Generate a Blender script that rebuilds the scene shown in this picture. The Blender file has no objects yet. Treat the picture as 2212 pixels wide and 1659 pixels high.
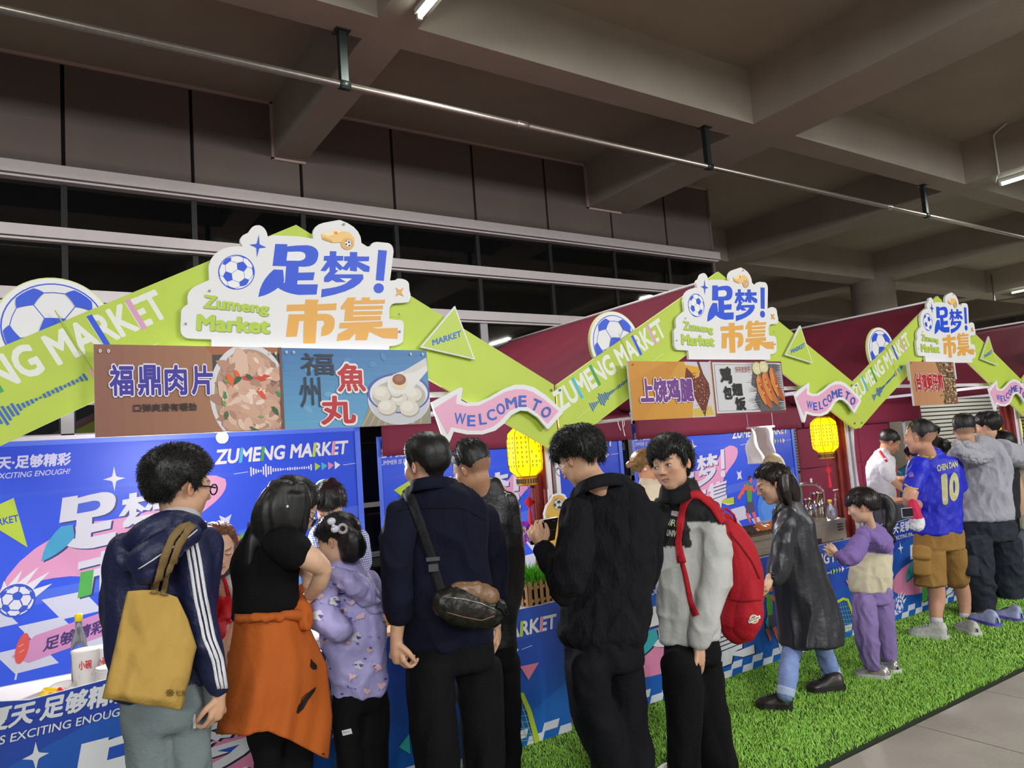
import bpy, math, random, time
import numpy as np
from mathutils import Vector, Matrix, noise
from mathutils.bvhtree import BVHTree
from mathutils.geometry import tessellate_polygon
random.seed(7); rng = np.random.default_rng(7)
S = bpy.context.scene; COL = S.collection; PI = math.pi
# ---------------------------------------------------------------- camera
FPX = 1592.0; CXP, CYP = 1106.0, 829.5
def _d(x, y):
    v = Vector((x-CXP, -(y-CYP), -FPX)); return v.normalized()
_X = _d(3520, 805); _Y = _d(58, 1058); _Y = (_Y-_X*_X.dot(_Y)).normalized(); _Z = _X.cross(_Y)
ROT = Matrix((_X, _Y, _Z)); EYE = Vector((0, 0, 1.65))
cd = bpy.data.cameras.new('camera'); cam = bpy.data.objects.new('camera', cd); COL.objects.link(cam)
cd.sensor_width = 36; cd.lens = 36*FPX/2212; cd.clip_start = .05; cd.clip_end = 300
cam.matrix_world = Matrix.Translation(EYE) @ ROT.to_4x4(); S.camera = cam
def P(px, py, y):
    "point of the world plane y=const seen at a pixel of the 2212x1659 photograph"
    r = ROT @ Vector((px-CXP, -(py-CYP), -FPX)); return EYE + r*((y-EYE.y)/r.y)
def PZ(px, py, z):
    r = ROT @ Vector((px-CXP, -(py-CYP), -FPX)); return EYE + r*((z-EYE.z)/r.z)
FWD = (ROT @ Vector((0, 0, -1))); RIGHT = Vector((FWD.y, -FWD.x, 0)).normalized(); VH = Vector((FWD.x, FWD.y, 0)).normalized()
UP = Vector((0, 0, 1))
# ---------------------------------------------------------------- world, exposure
S.view_settings.view_transform = 'Standard'; S.view_settings.look = 'None'
S.view_settings.gamma = 1; S.view_settings.use_curve_mapping = False
S.view_settings.exposure = 0.0
w = bpy.data.worlds.new('night'); S.world = w; w.use_nodes = True
w.node_tree.nodes['Background'].inputs[0].default_value = (.20, .20, .22, 1)
w.node_tree.nodes['Background'].inputs[1].default_value = .55
S.cycles.max_bounces = 6; S.cycles.diffuse_bounces = 3; S.cycles.transparent_max_bounces = 8
S.cycles.sample_clamp_indirect = 4.0
S.cycles.use_denoising = True
def area(name, loc, size, power, color, rot=(0, 0, 0)):
    l = bpy.data.lights.new(name, 'AREA'); l.shape = 'RECTANGLE'; l.size, l.size_y = size; l.energy = power; l.color = color
    o = bpy.data.objects.new(name, l); COL.objects.link(o); o.location = loc; o.rotation_euler = rot; return o
def point(name, loc, power, color, r=.04):
    l = bpy.data.lights.new(name, 'POINT'); l.energy = power; l.color = color; l.shadow_soft_size = r
    o = bpy.data.objects.new(name, l); COL.objects.link(o); o.location = loc; return o
# added fill lights, unseen behind the camera, for the stall fronts
area('front_fill_light', (-4, -9, 5.2), (5, 1.5), 760, (.97, .98, 1), (math.radians(72), 0, math.radians(-25)))
area('front_fill_light', (9, -9, 5.2), (5, 1.5), 760, (.97, .98, 1), (math.radians(72), 0, math.radians(5)))
# ---------------------------------------------------------------- colours and materials
def lin(c):
    if isinstance(c, str):
        c = c.lstrip('#'); c = [int(c[i:i+2], 16)/255 for i in (0, 2, 4)]
        return tuple((x/12.92 if x <= .04045 else ((x+.055)/1.055)**2.4) for x in c)
    return tuple(c[:3])
MATS = {}
def mat(name, color='#808080', rough=.6, metal=0, var=.0, vscale=8., bump=0., bscale=40., emit=0, ecol=None, attr=False, alpha=1, spec=.5, coat=0, trans=0, stretch=None, sheen=0, detail=3):
    if name in MATS: return MATS[name]
    m = bpy.data.materials.new(name); m.use_nodes = True; nt = m.node_tree; N = nt.nodes; L = nt.links
    b = N['Principled BSDF']; c = lin(color)
    b.inputs['Base Color'].default_value = (*c, 1); b.inputs['Roughness'].default_value = rough; b.inputs['Metallic'].default_value = metal
    b.inputs['Specular IOR Level'].default_value = spec
    if coat: b.inputs['Coat Weight'].default_value = coat; b.inputs['Coat Roughness'].default_value = .15
    if sheen: b.inputs['Sheen Weight'].default_value = sheen
    if trans: b.inputs['Transmission Weight'].default_value = trans
    src = None
    if attr:
        a = N.new('ShaderNodeAttribute'); a.attribute_name = 'Col'; src = a.outputs['Color']
    tc = None
    if var or bump:
        tc = N.new('ShaderNodeTexCoord'); mp = N.new('ShaderNodeMapping'); L.new(tc.outputs['Object'], mp.inputs[0])
        if stretch: mp.inputs['Scale'].default_value = stretch
    if var:
        n = N.new('ShaderNodeTexNoise'); n.inputs['Scale'].default_value = vscale; n.inputs['Detail'].default_value = detail; L.new(mp.outputs[0], n.inputs[0])
        r = N.new('ShaderNodeMapRange'); r.inputs[1].default_value = .3; r.inputs[2].default_value = .7
        r.inputs[3].default_value = 1-var; r.inputs[4].default_value = 1+var; L.new(n.outputs[0], r.inputs[0])
        mx = N.new('ShaderNodeVectorMath'); mx.operation = 'SCALE'; mx.inputs[0].default_value = c
        if src: L.new(src, mx.inputs[0])
        L.new(r.outputs[0], mx.inputs['Scale']); src = mx.outputs[0]
    if src: L.new(src, b.inputs['Base Color'])
    if bump:
        n = N.new('ShaderNodeTexNoise'); n.inputs['Scale'].default_value = bscale; n.inputs['Detail'].default_value = 4; L.new(mp.outputs[0], n.inputs[0])
        bp = N.new('ShaderNodeBump'); bp.inputs['Strength'].default_value = bump; bp.inputs['Distance'].default_value = .01
        L.new(n.outputs[0], bp.inputs['Height']); L.new(bp.outputs[0], b.inputs['Normal'])
    if emit:
        b.inputs['Emission Color'].default_value = (*lin(ecol or color), 1); b.inputs['Emission Strength'].default_value = emit
        if attr: L.new(a.outputs['Color'], b.inputs['Emission Color'])
    if alpha < 1:
        t = N.new('ShaderNodeBsdfTransparent'); ms = N.new('ShaderNodeMixShader'); ms.inputs[0].default_value = alpha
        L.new(t.outputs[0], ms.inputs[1]); L.new(b.outputs[0], ms.inputs[2]); L.new(ms.outputs[0], N['Material Output'].inputs[0])
    MATS[name] = m; return m
# ---------------------------------------------------------------- mesh helpers
def tag(o, label=None, cat=None, group=None, kind=None):
    if label: o['label'] = label
    if cat: o['category'] = cat
    if group: o['group'] = group
    if kind: o['kind'] = kind
    return o
def link(name, me, parent=None):
    o = bpy.data.objects.new(name, me); COL.objects.link(o)
    if parent: o.parent = parent
    return o
def empty(name, label, cat, loc=(0, 0, 0), group=None):
    o = bpy.data.objects.new(name, None); COL.objects.link(o); o.location = loc; o.empty_display_size = .1
    bpy_loc[o.name] = Vector(loc); return tag(o, label, cat, group)
bpy_loc = {}
def mesh(name, V, F, mats, parent=None, smooth=False, fm=None, cols=None, vcols=None):
    "mesh object from world coordinates; parent is an Empty that is only translated"
    off = bpy_loc.get(parent.name) if parent is not None else None
    if parent is not None and off is None: off = Vector((0, 0, 0))
    if off is not None and off.length > 0:
        V = (np.asarray(V, dtype=float)-np.array(off)) if len(V) else V
    me = bpy.data.meshes.new(name)
    me.from_pydata([tuple(v) for v in V], [], F)
    if not isinstance(mats, (list, tuple)): mats = [mats]
    for m in mats: me.materials.append(m)
    if fm is not None: me.polygons.foreach_set('material_index', fm)
    if smooth: me.polygons.foreach_set('use_smooth', [True]*len(me.polygons))
    if cols is not None:
        ca = me.color_attributes.new('Col', 'FLOAT_COLOR', 'CORNER')
        arr = np.ones((len(me.loops), 4), np.float32); k = 0
        for p, c in zip(me.polygons, cols):
            arr[p.loop_start:p.loop_start+p.loop_total, :3] = c
        ca.data.foreach_set('color', arr.ravel())
    if vcols is not None:
        ca = me.color_attributes.new('Col', 'FLOAT_COLOR', 'POINT'); arr = np.ones((len(me.vertices), 4), np.float32); arr[:, :3] = vcols; ca.data.foreach_set('color', arr.ravel())
    me.update(); o = link(name, me, parent)
    if parent is not None: bpy_loc[o.name] = off if off is not None else Vector((0, 0, 0))
    return o
class MB:
    def __init__(s): s.v = []; s.f = []; s.m = []; s.c = []
    def add(s, V, F, mi=0, col=None):
        k = len(s.v); s.v += [tuple(v) for v in V]; s.f += [tuple(i+k for i in f) for f in F]; s.m += [mi]*len(F); s.c += [col or (1, 1, 1)]*len(F); return s
    def box(s, a, b, mi=0, M=None, col=None):
        V = [Vector((x, y, z)) for x in (a[0], b[0]) for y in (a[1], b[1]) for z in (a[2], b[2])]
        if M: V = [M @ v for v in V]
        return s.add(V, [(0, 1, 3, 2), (4, 6, 7, 5), (0, 4, 5, 1), (2, 3, 7, 6), (0, 2, 6, 4), (1, 5, 7, 3)], mi, col)
    def tube(s, pts, r, n=8, mi=0, col=None, cap=True):
        pts = [Vector(p) for p in pts]; rs = r if isinstance(r, (list, tuple)) else [r]*len(pts); V = []; F = []
        ref = None
        for i, p in enumerate(pts):
            t = (pts[min(i+1, len(pts)-1)]-pts[max(i-1, 0)]).normalized()
            if ref is None: ref = Vector((1, 0, 0)) if abs(t.x) < .9 else Vector((0, 1, 0))
            u = (ref-t*ref.dot(t)).normalized(); w_ = t.cross(u); ref = u
            for k in range(n):
                a = 2*PI*k/n; V.append(p+(u*math.cos(a)+w_*math.sin(a))*rs[i])
        for i in range(len(pts)-1):
            for k in range(n):
                k2 = (k+1) % n; F.append((i*n+k, i*n+k2, (i+1)*n+k2, (i+1)*n+k))
        if cap: F.append(tuple(range(n-1, -1, -1))); F.append(tuple((len(pts)-1)*n+k for k in range(n)))
        return s.add(V, F, mi, col)
    def lathe(s, prof, c, n=20, mi=0, axis=None, col=None):
        V = []; F = []; c = Vector(c)
        q = axis if axis is not None else Matrix.Identity(3)
        for (r, z) in prof:
            for k in range(n): a = 2*PI*k/n; V.append(c+q@Vector((r*math.cos(a), r*math.sin(a), z)))
        for i in range(len(prof)-1):
            for k in range(n): k2 = (k+1) % n; F.append((i*n+k, i*n+k2, (i+1)*n+k2, (i+1)*n+k))
        if prof[0][0] > 1e-5: F.append(tuple(range(n-1, -1, -1)))
        if prof[-1][0] > 1e-5: F.append(tuple((len(prof)-1)*n+k for k in range(n)))
        return s.add(V, F, mi, col)
    def ball(s, c, r, n=12, m=8, mi=0, col=None):
        r = r if isinstance(r, (tuple, list, Vector)) else (r, r, r); V = []; F = []
        for i in range(m+1):
            th = PI*i/m
            for k in range(n): a = 2*PI*k/n; V.append((c[0]+r[0]*math.sin(th)*math.cos(a), c[1]+r[1]*math.sin(th)*math.sin(a), c[2]+r[2]*math.cos(th)))
        for i in range(m):
            for k in range(n): k2 = (k+1) % n; F.append((i*n+k, (i+1)*n+k, (i+1)*n+k2, i*n+k2))
        return s.add(V, F, mi, col)
    def prism(s, poly, fn, d, mi=0, mside=None, col=None):
        "extrude 2-D polygon; fn(u,v)->world, d = world thickness vector"
        n = len(poly); A = [Vector(fn(*p)) for p in poly]; B = [a+Vector(d) for a in A]
        T = tri(poly)
        s.add(A+B, [tuple(t) for t in T]+[tuple(i+n for i in t[::-1]) for t in T], mi, col)
        return s.add(A+B, [(i, (i+1) % n, (i+1) % n+n, i+n) for i in range(n)], mside if mside is not None else mi, col)
    def build(s, name, mats, parent=None, smooth=False, col=False):
        return mesh(name, s.v, s.f, mats, parent, smooth, s.m, s.c if col else None)
def tri(poly):
    return [tuple(t) for t in tessellate_polygon([[Vector((p[0], p[1], 0)) for p in poly]])]
_fc = {}
def glyphs(txt, bold=.02, res=3):
    k = (txt, bold, res)
    if k in _fc: return _fc[k]
    cu = bpy.data.curves.new('t', 'FONT'); cu.body = txt; cu.offset = bold; cu.resolution_u = res
    o = bpy.data.objects.new('t', cu); COL.objects.link(o); bpy.context.view_layer.update()
    me = bpy.data.meshes.new_from_object(o.evaluated_get(bpy.context.evaluated_depsgraph_get()))
    V = [(v.co.x, v.co.y) for v in me.vertices]; F = [tuple(p.vertices) for p in me.polygons]
    bpy.data.objects.remove(o); bpy.data.curves.remove(cu); bpy.data.meshes.remove(me)
    _fc[k] = (V, F); return _fc[k]
_ICO = None
def ico_geo():
    g = (1+5**.5)/2; v = []
    for a in (-1, 1):
        for b in (-g, g): v += [(0, a, b), (a, b, 0), (b, 0, a)]
    v = [np.array(x)/np.linalg.norm(x) for x in v]; e = [(i, j) for i in range(12) for j in range(i) if np.linalg.norm(v[i]-v[j]) < 1.1]
    return v, e
class Art:
    "flat printed artwork: layered coloured polygons in a 2-D frame"
    def __init__(s, m=None): s.items = []; s.m = m or (lambda p: p); s.layer = 0
    def raw(s, V, F, col): s.layer += 1; s.items.append((V, F, lin(col), s.layer)); return s
    def poly(s, pts, col): return s.raw([s.m(p) for p in pts], tri(pts), col)
    def ell(s, c, r, col, n=28, rot=0, a0=0, a1=2*PI):
        ca, sa = math.cos(rot), math.sin(rot); pts = []
        for i in range(n):
            a = a0+(a1-a0)*i/(n if abs(a1-a0-2*PI) < 1e-6 else n-1); x, y = r[0]*math.cos(a), r[1]*math.sin(a); pts.append((c[0]+x*ca-y*sa, c[1]+x*sa+y*ca))
        return s.poly(pts, col)
    def line(s, pts, w_, col):
        "polyline stroke, joined"
        L_ = []; R_ = []
        for i, p in enumerate(pts):
            a = pts[max(i-1, 0)]; b = pts[min(i+1, len(pts)-1)]; dx, dy = b[0]-a[0], b[1]-a[1]; l = math.hypot(dx, dy) or 1
            ww = w_[i] if isinstance(w_, (list, tuple)) else w_
            L_.append((p[0]-dy/l*ww/2, p[1]+dx/l*ww/2)); R_.append((p[0]+dy/l*ww/2, p[1]-dx/l*ww/2))
        n = len(pts); return s.raw([s.m(p) for p in L_+R_], [(i, i+1, n+i+1, n+i) for i in range(n-1)], col)
    def text(s, txt, quad, col, bold=.02, res=3):
        "quad: BL, BR, TR, TL in the art frame"
        V, F = glyphs(txt, 0, res); bold = max(0, bold)*1.15; xs = [v[0] for v in V]; ys = [v[1] for v in V]; x0, x1, y0, y1 = min(xs), max(xs), min(ys), max(ys)
        BL, BR, TR, TL = quad; n = 0 if bold <= .001 else (4 if bold < .02 else 8); sh = [(0, 0)]+[(bold*math.cos(2*PI*i/n+.4), bold*math.sin(2*PI*i/n+.4)) for i in range(n)]
        x0 -= bold; x1 += bold; y0 -= bold; y1 += bold; l0 = s.layer+1
        for i, (dx, dy) in enumerate(sh):
            out = []
            for x, y in V:
                a = (x+dx-x0)/(x1-x0); b = (y+dy-y0)/(y1-y0)
                out.append(s.m(tuple(BL[i_]*(1-a)*(1-b)+BR[i_]*a*(1-b)+TR[i_]*a*b+TL[i_]*(1-a)*b for i_ in (0, 1))))
            s.items.append((out, F, lin(col), l0+.08*i))
        s.layer = l0; return s
    def star4(s, c, r, col, rot=0, pin=.32):
        pts = []
        for k in range(4):
            a = rot+k*PI/2
            pts.append((c[0]+r[0]*math.cos(a), c[1]+r[1]*math.sin(a)))
            for q in (.25, .5, .75):
                b = a+q*PI/2; rr = pin*(1+1.2*abs(q-.5)); pts.append((c[0]+rr*r[0]*math.cos(b), c[1]+rr*r[1]*math.sin(b)))
        return s.poly(pts, col)
    def soccer(s, c, r, R, ink, paper='#e9e9e6', rim=.05, lw=.03):
        s.ell(c, r, ink, 40); s.ell(c, (r[0]*(1-rim), r[1]*(1-rim)), paper, 40)
        v, e = ico_geo(); R = np.array(R); v = [R@x for x in v]; k = 1-rim
        def pr(q):
            q = q/np.linalg.norm(q)
            if q[2] < 0: q = np.array([q[0], q[1], 0]); q /= (np.linalg.norm(q)+1e-9)
            return (c[0]+q[0]*r[0]*k, c[1]+q[1]*r[1]*k)
        for i, j in e:
            a = v[i]*2/3+v[j]/3; b = v[i]/3+v[j]*2/3
            if a[2] > -.02 and b[2] > -.02: s.line([pr(a), pr((a+b)/2), pr(b)], lw*(abs(r[0])+abs(r[1])), ink)
        for i in range(12):
            nb = [j for (p, q) in e for j in ((q,) if p == i else (p,) if q == i else ())]
            pts = [v[i]*2/3+v[j]/3 for j in nb]
            ax = v[i]; t = np.cross(ax, [0, .3, 1]); t /= np.linalg.norm(t); u = np.cross(ax, t)
            pts.sort(key=lambda p: math.atan2(p@u, p@t))
            if max(p[2] for p in pts) < .03: continue
            q = [];
            for a_, b_ in zip(pts, pts[1:]+pts[:1]): q += [a_, (a_*2+b_)/3, (a_+b_*2)/3]
            if v[i][2] < -.35: continue
            s.poly([pr(p) for p in q], ink)
        return s
    def put(s, A, f):
        "copy another art through a 2-D map"
        for V, F, c_, l in A.items: s.layer += 1; s.items.append(([s.m(f(p)) for p in V], F, c_, s.layer))
        return s
    def build(s, name, parent, fn, nrm, eps=.0006, m=None):
        V = []; F = []; C = []; nrm = Vector(nrm); eps = min(eps, .008/max(1, s.layer))
        for vs, fs, c_, l in s.items:
            k = len(V); V += [Vector(fn(*p))+nrm*eps*(l+1) for p in vs]; F += [tuple(i+k for i in f) for f in fs]; C += [c_]*len(fs)
        return mesh(name, V, F, m or mat('printed_vinyl', attr=True, rough=.45), parent, False, None, C)
def rotm(ax, ay, az):
    return np.array(Matrix.Rotation(az, 3, 'Z') @ Matrix.Rotation(ay, 3, 'Y') @ Matrix.Rotation(ax, 3, 'X'))
def inst(o, parent=None, dx=(0, 0, 0)):
    "copy a thing with its parts and sub-parts, moved by dx"
    c = o.copy(); COL.objects.link(c); c.parent = parent
    if parent is None: c.location = Vector(o.location)+Vector(dx)
    bpy_loc[c.name] = bpy_loc.get(o.name, Vector((0, 0, 0)))+Vector(dx)
    for ch in list(o.children): inst(ch, c, dx)
    return c
# ================================================================ setting
conc = mat('painted_concrete', '#a39a89', .85, var=.07, vscale=1.2, bump=.25, bscale=25)
conc_lt = mat('painted_concrete_soffit', '#a89e90', .85, var=.06, vscale=1.5, bump=.25, bscale=25)
ZS, ZB = 6.3, 5.58
b = MB().box((-14, -16, ZS), (60, 45, ZS+.25)); tag(b.build('ceiling', conc), kind='structure')
def beam(a, b_, nm):
    m = MB().box(a, b_); return tag(m.build(nm, conc_lt), kind='structure')
n_ = 0
for (x0, x1) in ((-8.4, -7.9), (-3.1, -2.65), (2.63, 3.02), (7.72, 8.56), (13.13, 13.66), (18.95, 19.65), (25.2, 25.9), (31.5, 32.2), (38, 38.7)):
    for (y0, y1) in ((-15.6, -5.2), (-4.75, .25), (.6, 5.68), (6.05, 8.98 if x0 < 8 else 10.7), (11.3, 15.2), (15.8, 24)):
        if y0 > 10 and x0 < 8: continue
        beam((x0, y0, ZB), (x1, y1, ZS+.02), 'ceiling_beam')
for (y0, y1, x0) in ((-5.2, -4.75, -13.9), (.25, .6, -13.9), (5.68, 6.05, -13.9), (10.7, 11.3, 10.65), (15.2, 15.8, 10.65), (24, 24.6, 10.65)):
    beam((x0, y0, ZB), (59, y1, ZS+.02), 'ceiling_beam')
# floor: paving slabs with recessed joints
slab_m = mat('granite_paving', '#9c958c', .55, var=.10, vscale=3, bump=.25, bscale=60)
base_m = mat('paving_joint', '#4c4844', .9)
fl = tag(MB().box((-14, -16, -.2), (60, 45, -.014)).build('floor', base_m), kind='structure')
me_slab = None; k_ = 0
for ix in range(0, 26):
    for iy in range(0, 6):
        x = -1.5+ix*.8; y = 2.40-.8*(iy+1)
        if x > 10 and iy > 3: continue
        if me_slab is None:
            o = MB().box((0, 0, -.016), (.792, .792, 0)).build('paving_slab', slab_m, fl); me_slab = o.data
        else: o = link('paving_slab', me_slab, fl)
        o.location = (x, y, random.uniform(-.0015, 0))
ob_ = MB().box((-14, -16, -.013), (60, 2.40-4.8, -.002)).box((-14, 3.8, -.013), (60, 45, -.004)).box((19.3, -2.4, -.013), (60, 3.8, -.002)); ob_.build('floor_far_paving', slab_m, fl)
# back wall: metal cladding panels, ledges, glazing
WY = 9.0
clad = mat('bronze_cladding', '#786b64', .5, metal=.25, var=.05, vscale=.8, bump=.05)
clad_gap = mat('cladding_joint', '#1c1715', .9)
trim = mat('anodised_ledge', '#eae0e0', .45, metal=.1, var=.03)
glass = mat('dark_glass', '#0a0c0e', .03, spec=1.0, var=.3, vscale=.7)
wall = MB().box((-8, WY+.06, 0), (10.6, WY+.5, ZS)).build('wall_back', clad_gap); tag(wall, kind='structure')
js = [-4.86, -3.55, -2.25, -.94, .36, 1.67, 2.97, 4.26, 5.55, 6.87, 8.2, 9.47, 10.62]
for a, c_ in zip(js[:-1], js[1:]):
    MB().box((a+.02, WY, 4.94), (c_-.02, WY+.08, ZS)).build('cladding_panel', clad, wall)
for i, (z0, z1, d) in enumerate(((4.93, 5.06, .13), (4.27, 4.39, .10), (3.60, 3.73, .08))):
    t_ = MB().box((-6, WY-d, z0), (10.68 if i == 0 else 10.62, WY+.05, z1)).box((-6, WY-d*.75, z0-.035), (10.66 if i == 0 else 10.6, WY+.05, z0-.012)).build('trim_%d' % (i+1), trim); tag(t_, kind='structure')
frame_m = mat('white_window_frame', '#c9c3c6', .45)
blk = mat('black_gasket', '#08090a', .5)
wn = 0
for i, (a, c_) in enumerate(zip(js[:-1], js[1:])):
    for (z0, z1, white) in ((4.39, 4.92, 0), (3.73, 4.26, 0), (2.2, 3.60, 1), (1.17, 2.14, 1), (.15, 1.08, 1)):
        wn += 1; wd = tag(link('window_%d' % wn, None), kind='structure')
        MB().box((a+.03, WY+.02, z0), (c_-.03, WY+.05, z1)).build('pane', glass, wd)
        fr = MB()
        if white: fr.box((a-.06, WY-.02, z0), (a+.06, WY+.05, z1)); fr.box((a+.06, WY-.0, z0), (a+.075, WY+.04, z1), 1).box((a-.075, WY, z0), (a-.06, WY+.04, z1), 1)
        else: fr.box((a-.03, WY-.005, z0), (a+.03, WY+.05, z1), 1)
        fr.build('mullion', [frame_m, blk], wd)
        if white: MB().box((a+.06, WY-.015, z0-.06), (c_-.06, WY+.05, z0)).build('window_rail', frame_m, wd)
tag(MB().box((10.6, WY-.01, 0), (10.66, WY+.5, ZS)).build('trim_4', clad), kind='structure')
# white shadow trim under slab and around beams where they meet the wall
tr = MB()
def strip(x0, x1, z0, z1): tr.box((x0, WY-.03, z0), (x1, WY+.01, z1))
strip(-6, 2.63, ZS-.03, ZS); strip(2.60, 2.63, ZB-.03, ZS); strip(2.60, 3.03, ZB-.035, ZB-.005)
strip(3.02, 7.72, ZS-.03, ZS); strip(7.69, 7.72, ZB-.03, ZS); strip(7.69, 8.42, ZB-.035, ZB-.005); strip(8.56, 10.6, ZS-.03, ZS)
tag(tr.build('trim_5', mat('shadow_trim', '#c7b0a8', .5)), kind='structure')
# far shutters and facade beyond the last stall
far = tag(MB().box((16, 19.5, 0), (60, 20, 5)).build('wall_far', mat('far_wall_paint', '#77736a', .8, var=.1, vscale=.5)), kind='structure')
sh_m = mat('steel_shutter', '#c2c2ba', .4, metal=.2)
for k in range(26):
    MB().box((20, 19.38, .1+k*.12), (34, 19.5, .19+k*.12)).build('shutter_slat', sh_m, far)
ks = tag(MB().box((21.5, 12.6, 0), (36, 13.0, 3.4)).build('wall_kiosk', mat('far_wall_paint')), kind='structure')
for k in range(25): MB().box((21.6, 12.5, .1+k*.13), (35.9, 12.6, .19+k*.13)).build('shutter_slat', sh_m, ks)
col_ = MB().lathe([(.55, 0), (.55, ZB)], (19.3, 11.0, 0), 40).build('column', conc_lt, None, True); tag(col_, kind='structure')
# pipe with hangers
steel = mat('galvanised_steel', '#b5aea4', .32, metal=.85, var=.1, vscale=30)
dark_st = mat('dark_hanger_steel', '#3a4240', .4, metal=.6)
pp = empty('ceiling_pipe', 'long galvanised steel pipe running under the concrete beams', 'pipe', (0, 6.0, 5.06))
MB().tube([(-8, 6.02, 5.065), (40, 6.02, 5.065)], .034, 14).build('pipe_run', steel, pp, True)
for x in (-2.9, 2.42, 7.2, 12.42, 17.6, 23):
    m = MB().box((x-.035, 5.99, 5.03), (x+.035, 6.0, ZB)).box((x-.035, 6.0, 5.03), (x-.028, 6.055, ZB)).box((x+.028, 6.0, 5.03), (x+.035, 6.055, ZB)).box((x-.07, 5.96, ZB-.012), (x+.07, 6.09, ZB)); m.build('pipe_hanger', dark_st, pp)
    MB().tube([(x-.05, 6.02, 5.065), (x+.05, 6.02, 5.065)], .046, 14).build('pipe_clamp', dark_st, pp, True)
for x in (4.36, 11.3, 17.0):
    MB().tube([(x-.07, 6.02, 5.065), (x-.05, 6.02, 5.065), (x+.05, 6.02, 5.065), (x+.07, 6.02, 5.065)], [.038, .045, .045, .038], 14).build('pipe_coupling', steel, pp, True)
MB().tube([(7.3, 5.97, 5.03), (12.3, 5.97, 5.02)], .008, 6).build('thin_conduit', steel, pp)
# fluorescent battens
tube_m = mat('fluorescent_tube', '#f2fff2', .3, emit=14)
hous = mat('white_lamp_housing', '#d8dccf', .4)
def batten(x, y0, y1, lab, vis=True, power=36):
    e = empty('fluorescent_lamp', lab, 'lamp', (x, y0, ZB))
    MB().box((x-.04, y0, ZB-.05), (x+.04, y1, ZB-.001)).box((x-.022, y0, ZB-.10), (x+.022, y0+.03, ZB-.05)).box((x-.022, y1-.03, ZB-.10), (x+.022, y1, ZB-.05)).build('lamp_housing', hous, e)
    MB().tube([(x, y0+.03, ZB-.085), (x, y1-.03, ZB-.085)], .016, 8).build('lamp_tube', tube_m, e, True)
    area('tube_light', (x, (y0+y1)/2, ZB-.112), (.08, y1-y0), power, (1, 1, .93))
LP = 85
batten(2.90, 4.15, 5.42, 'lit fluorescent batten lamp under the beam at the top of the picture', power=LP)
batten(13.52, 4.05, 5.33, 'lit fluorescent batten lamp under the beam at the right edge', power=LP)
batten(8.2, -3.4, -2.1, 'fluorescent batten lamp under the wide beam behind the viewer', power=LP*1.5)
batten(2.9, -3.4, -2.1, 'fluorescent batten lamp under the narrow beam behind the viewer', power=LP*1.5)
batten(-2.9, -3.4, -2.1, 'fluorescent batten lamp under the left beam behind the viewer', power=LP*1.5)
batten(-2.9, 4.15, 5.42, 'fluorescent batten lamp under the left beam beside the wall', power=LP)
batten(25.6, 10.9-2.2, 10.2, 'added batten lamp brightening the pale kiosk shutters', power=420)  # extra lamp, added to brighten the shutter slats
batten(13.4, -3.4, -2.1, 'fluorescent batten lamp under the right beam behind the viewer', power=LP*1.5)
batten(19.3, 4.05, 5.3, 'fluorescent batten lamp under the far beam by the column', power=LP)
batten(13.4, 17.0, 18.3, 'fluorescent batten lamp in the far bay behind the building', power=LP)
batten(25.6, 17.0, 18.3, 'fluorescent batten lamp in the farthest bay by the shutters', power=LP)
cnd = MB().tube([(12.95, 4.9, ZS-.03), (13.08, 5.1, ZS-.06), (13.10, 5.16, ZS-.1), (13.10, 5.16, ZB-.02), (13.12, 5.2, ZB-.03), (13.44, 5.36, ZB-.03)], .014, 8).build('cable_conduit', hous)
tag(cnd, 'white cable conduit bent down the beam to the right hand lamp', 'conduit')
cn2 = MB().tube([(24.9, 10.4, 6.1), (24.9, 10.4, 5.25), (24.9, 9.6, 5.2), (24.9, 5, 5.2)], .03, 8).tube([(24.9, 9.2, 5.2), (24.9, 9.2, 5.56)], .03, 8).build('drain_pipe', mat('brown_pipe', '#6b6156', .5))
tag(cn2, 'thin brown pipe hung low under the beams at far right', 'pipe')
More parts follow.
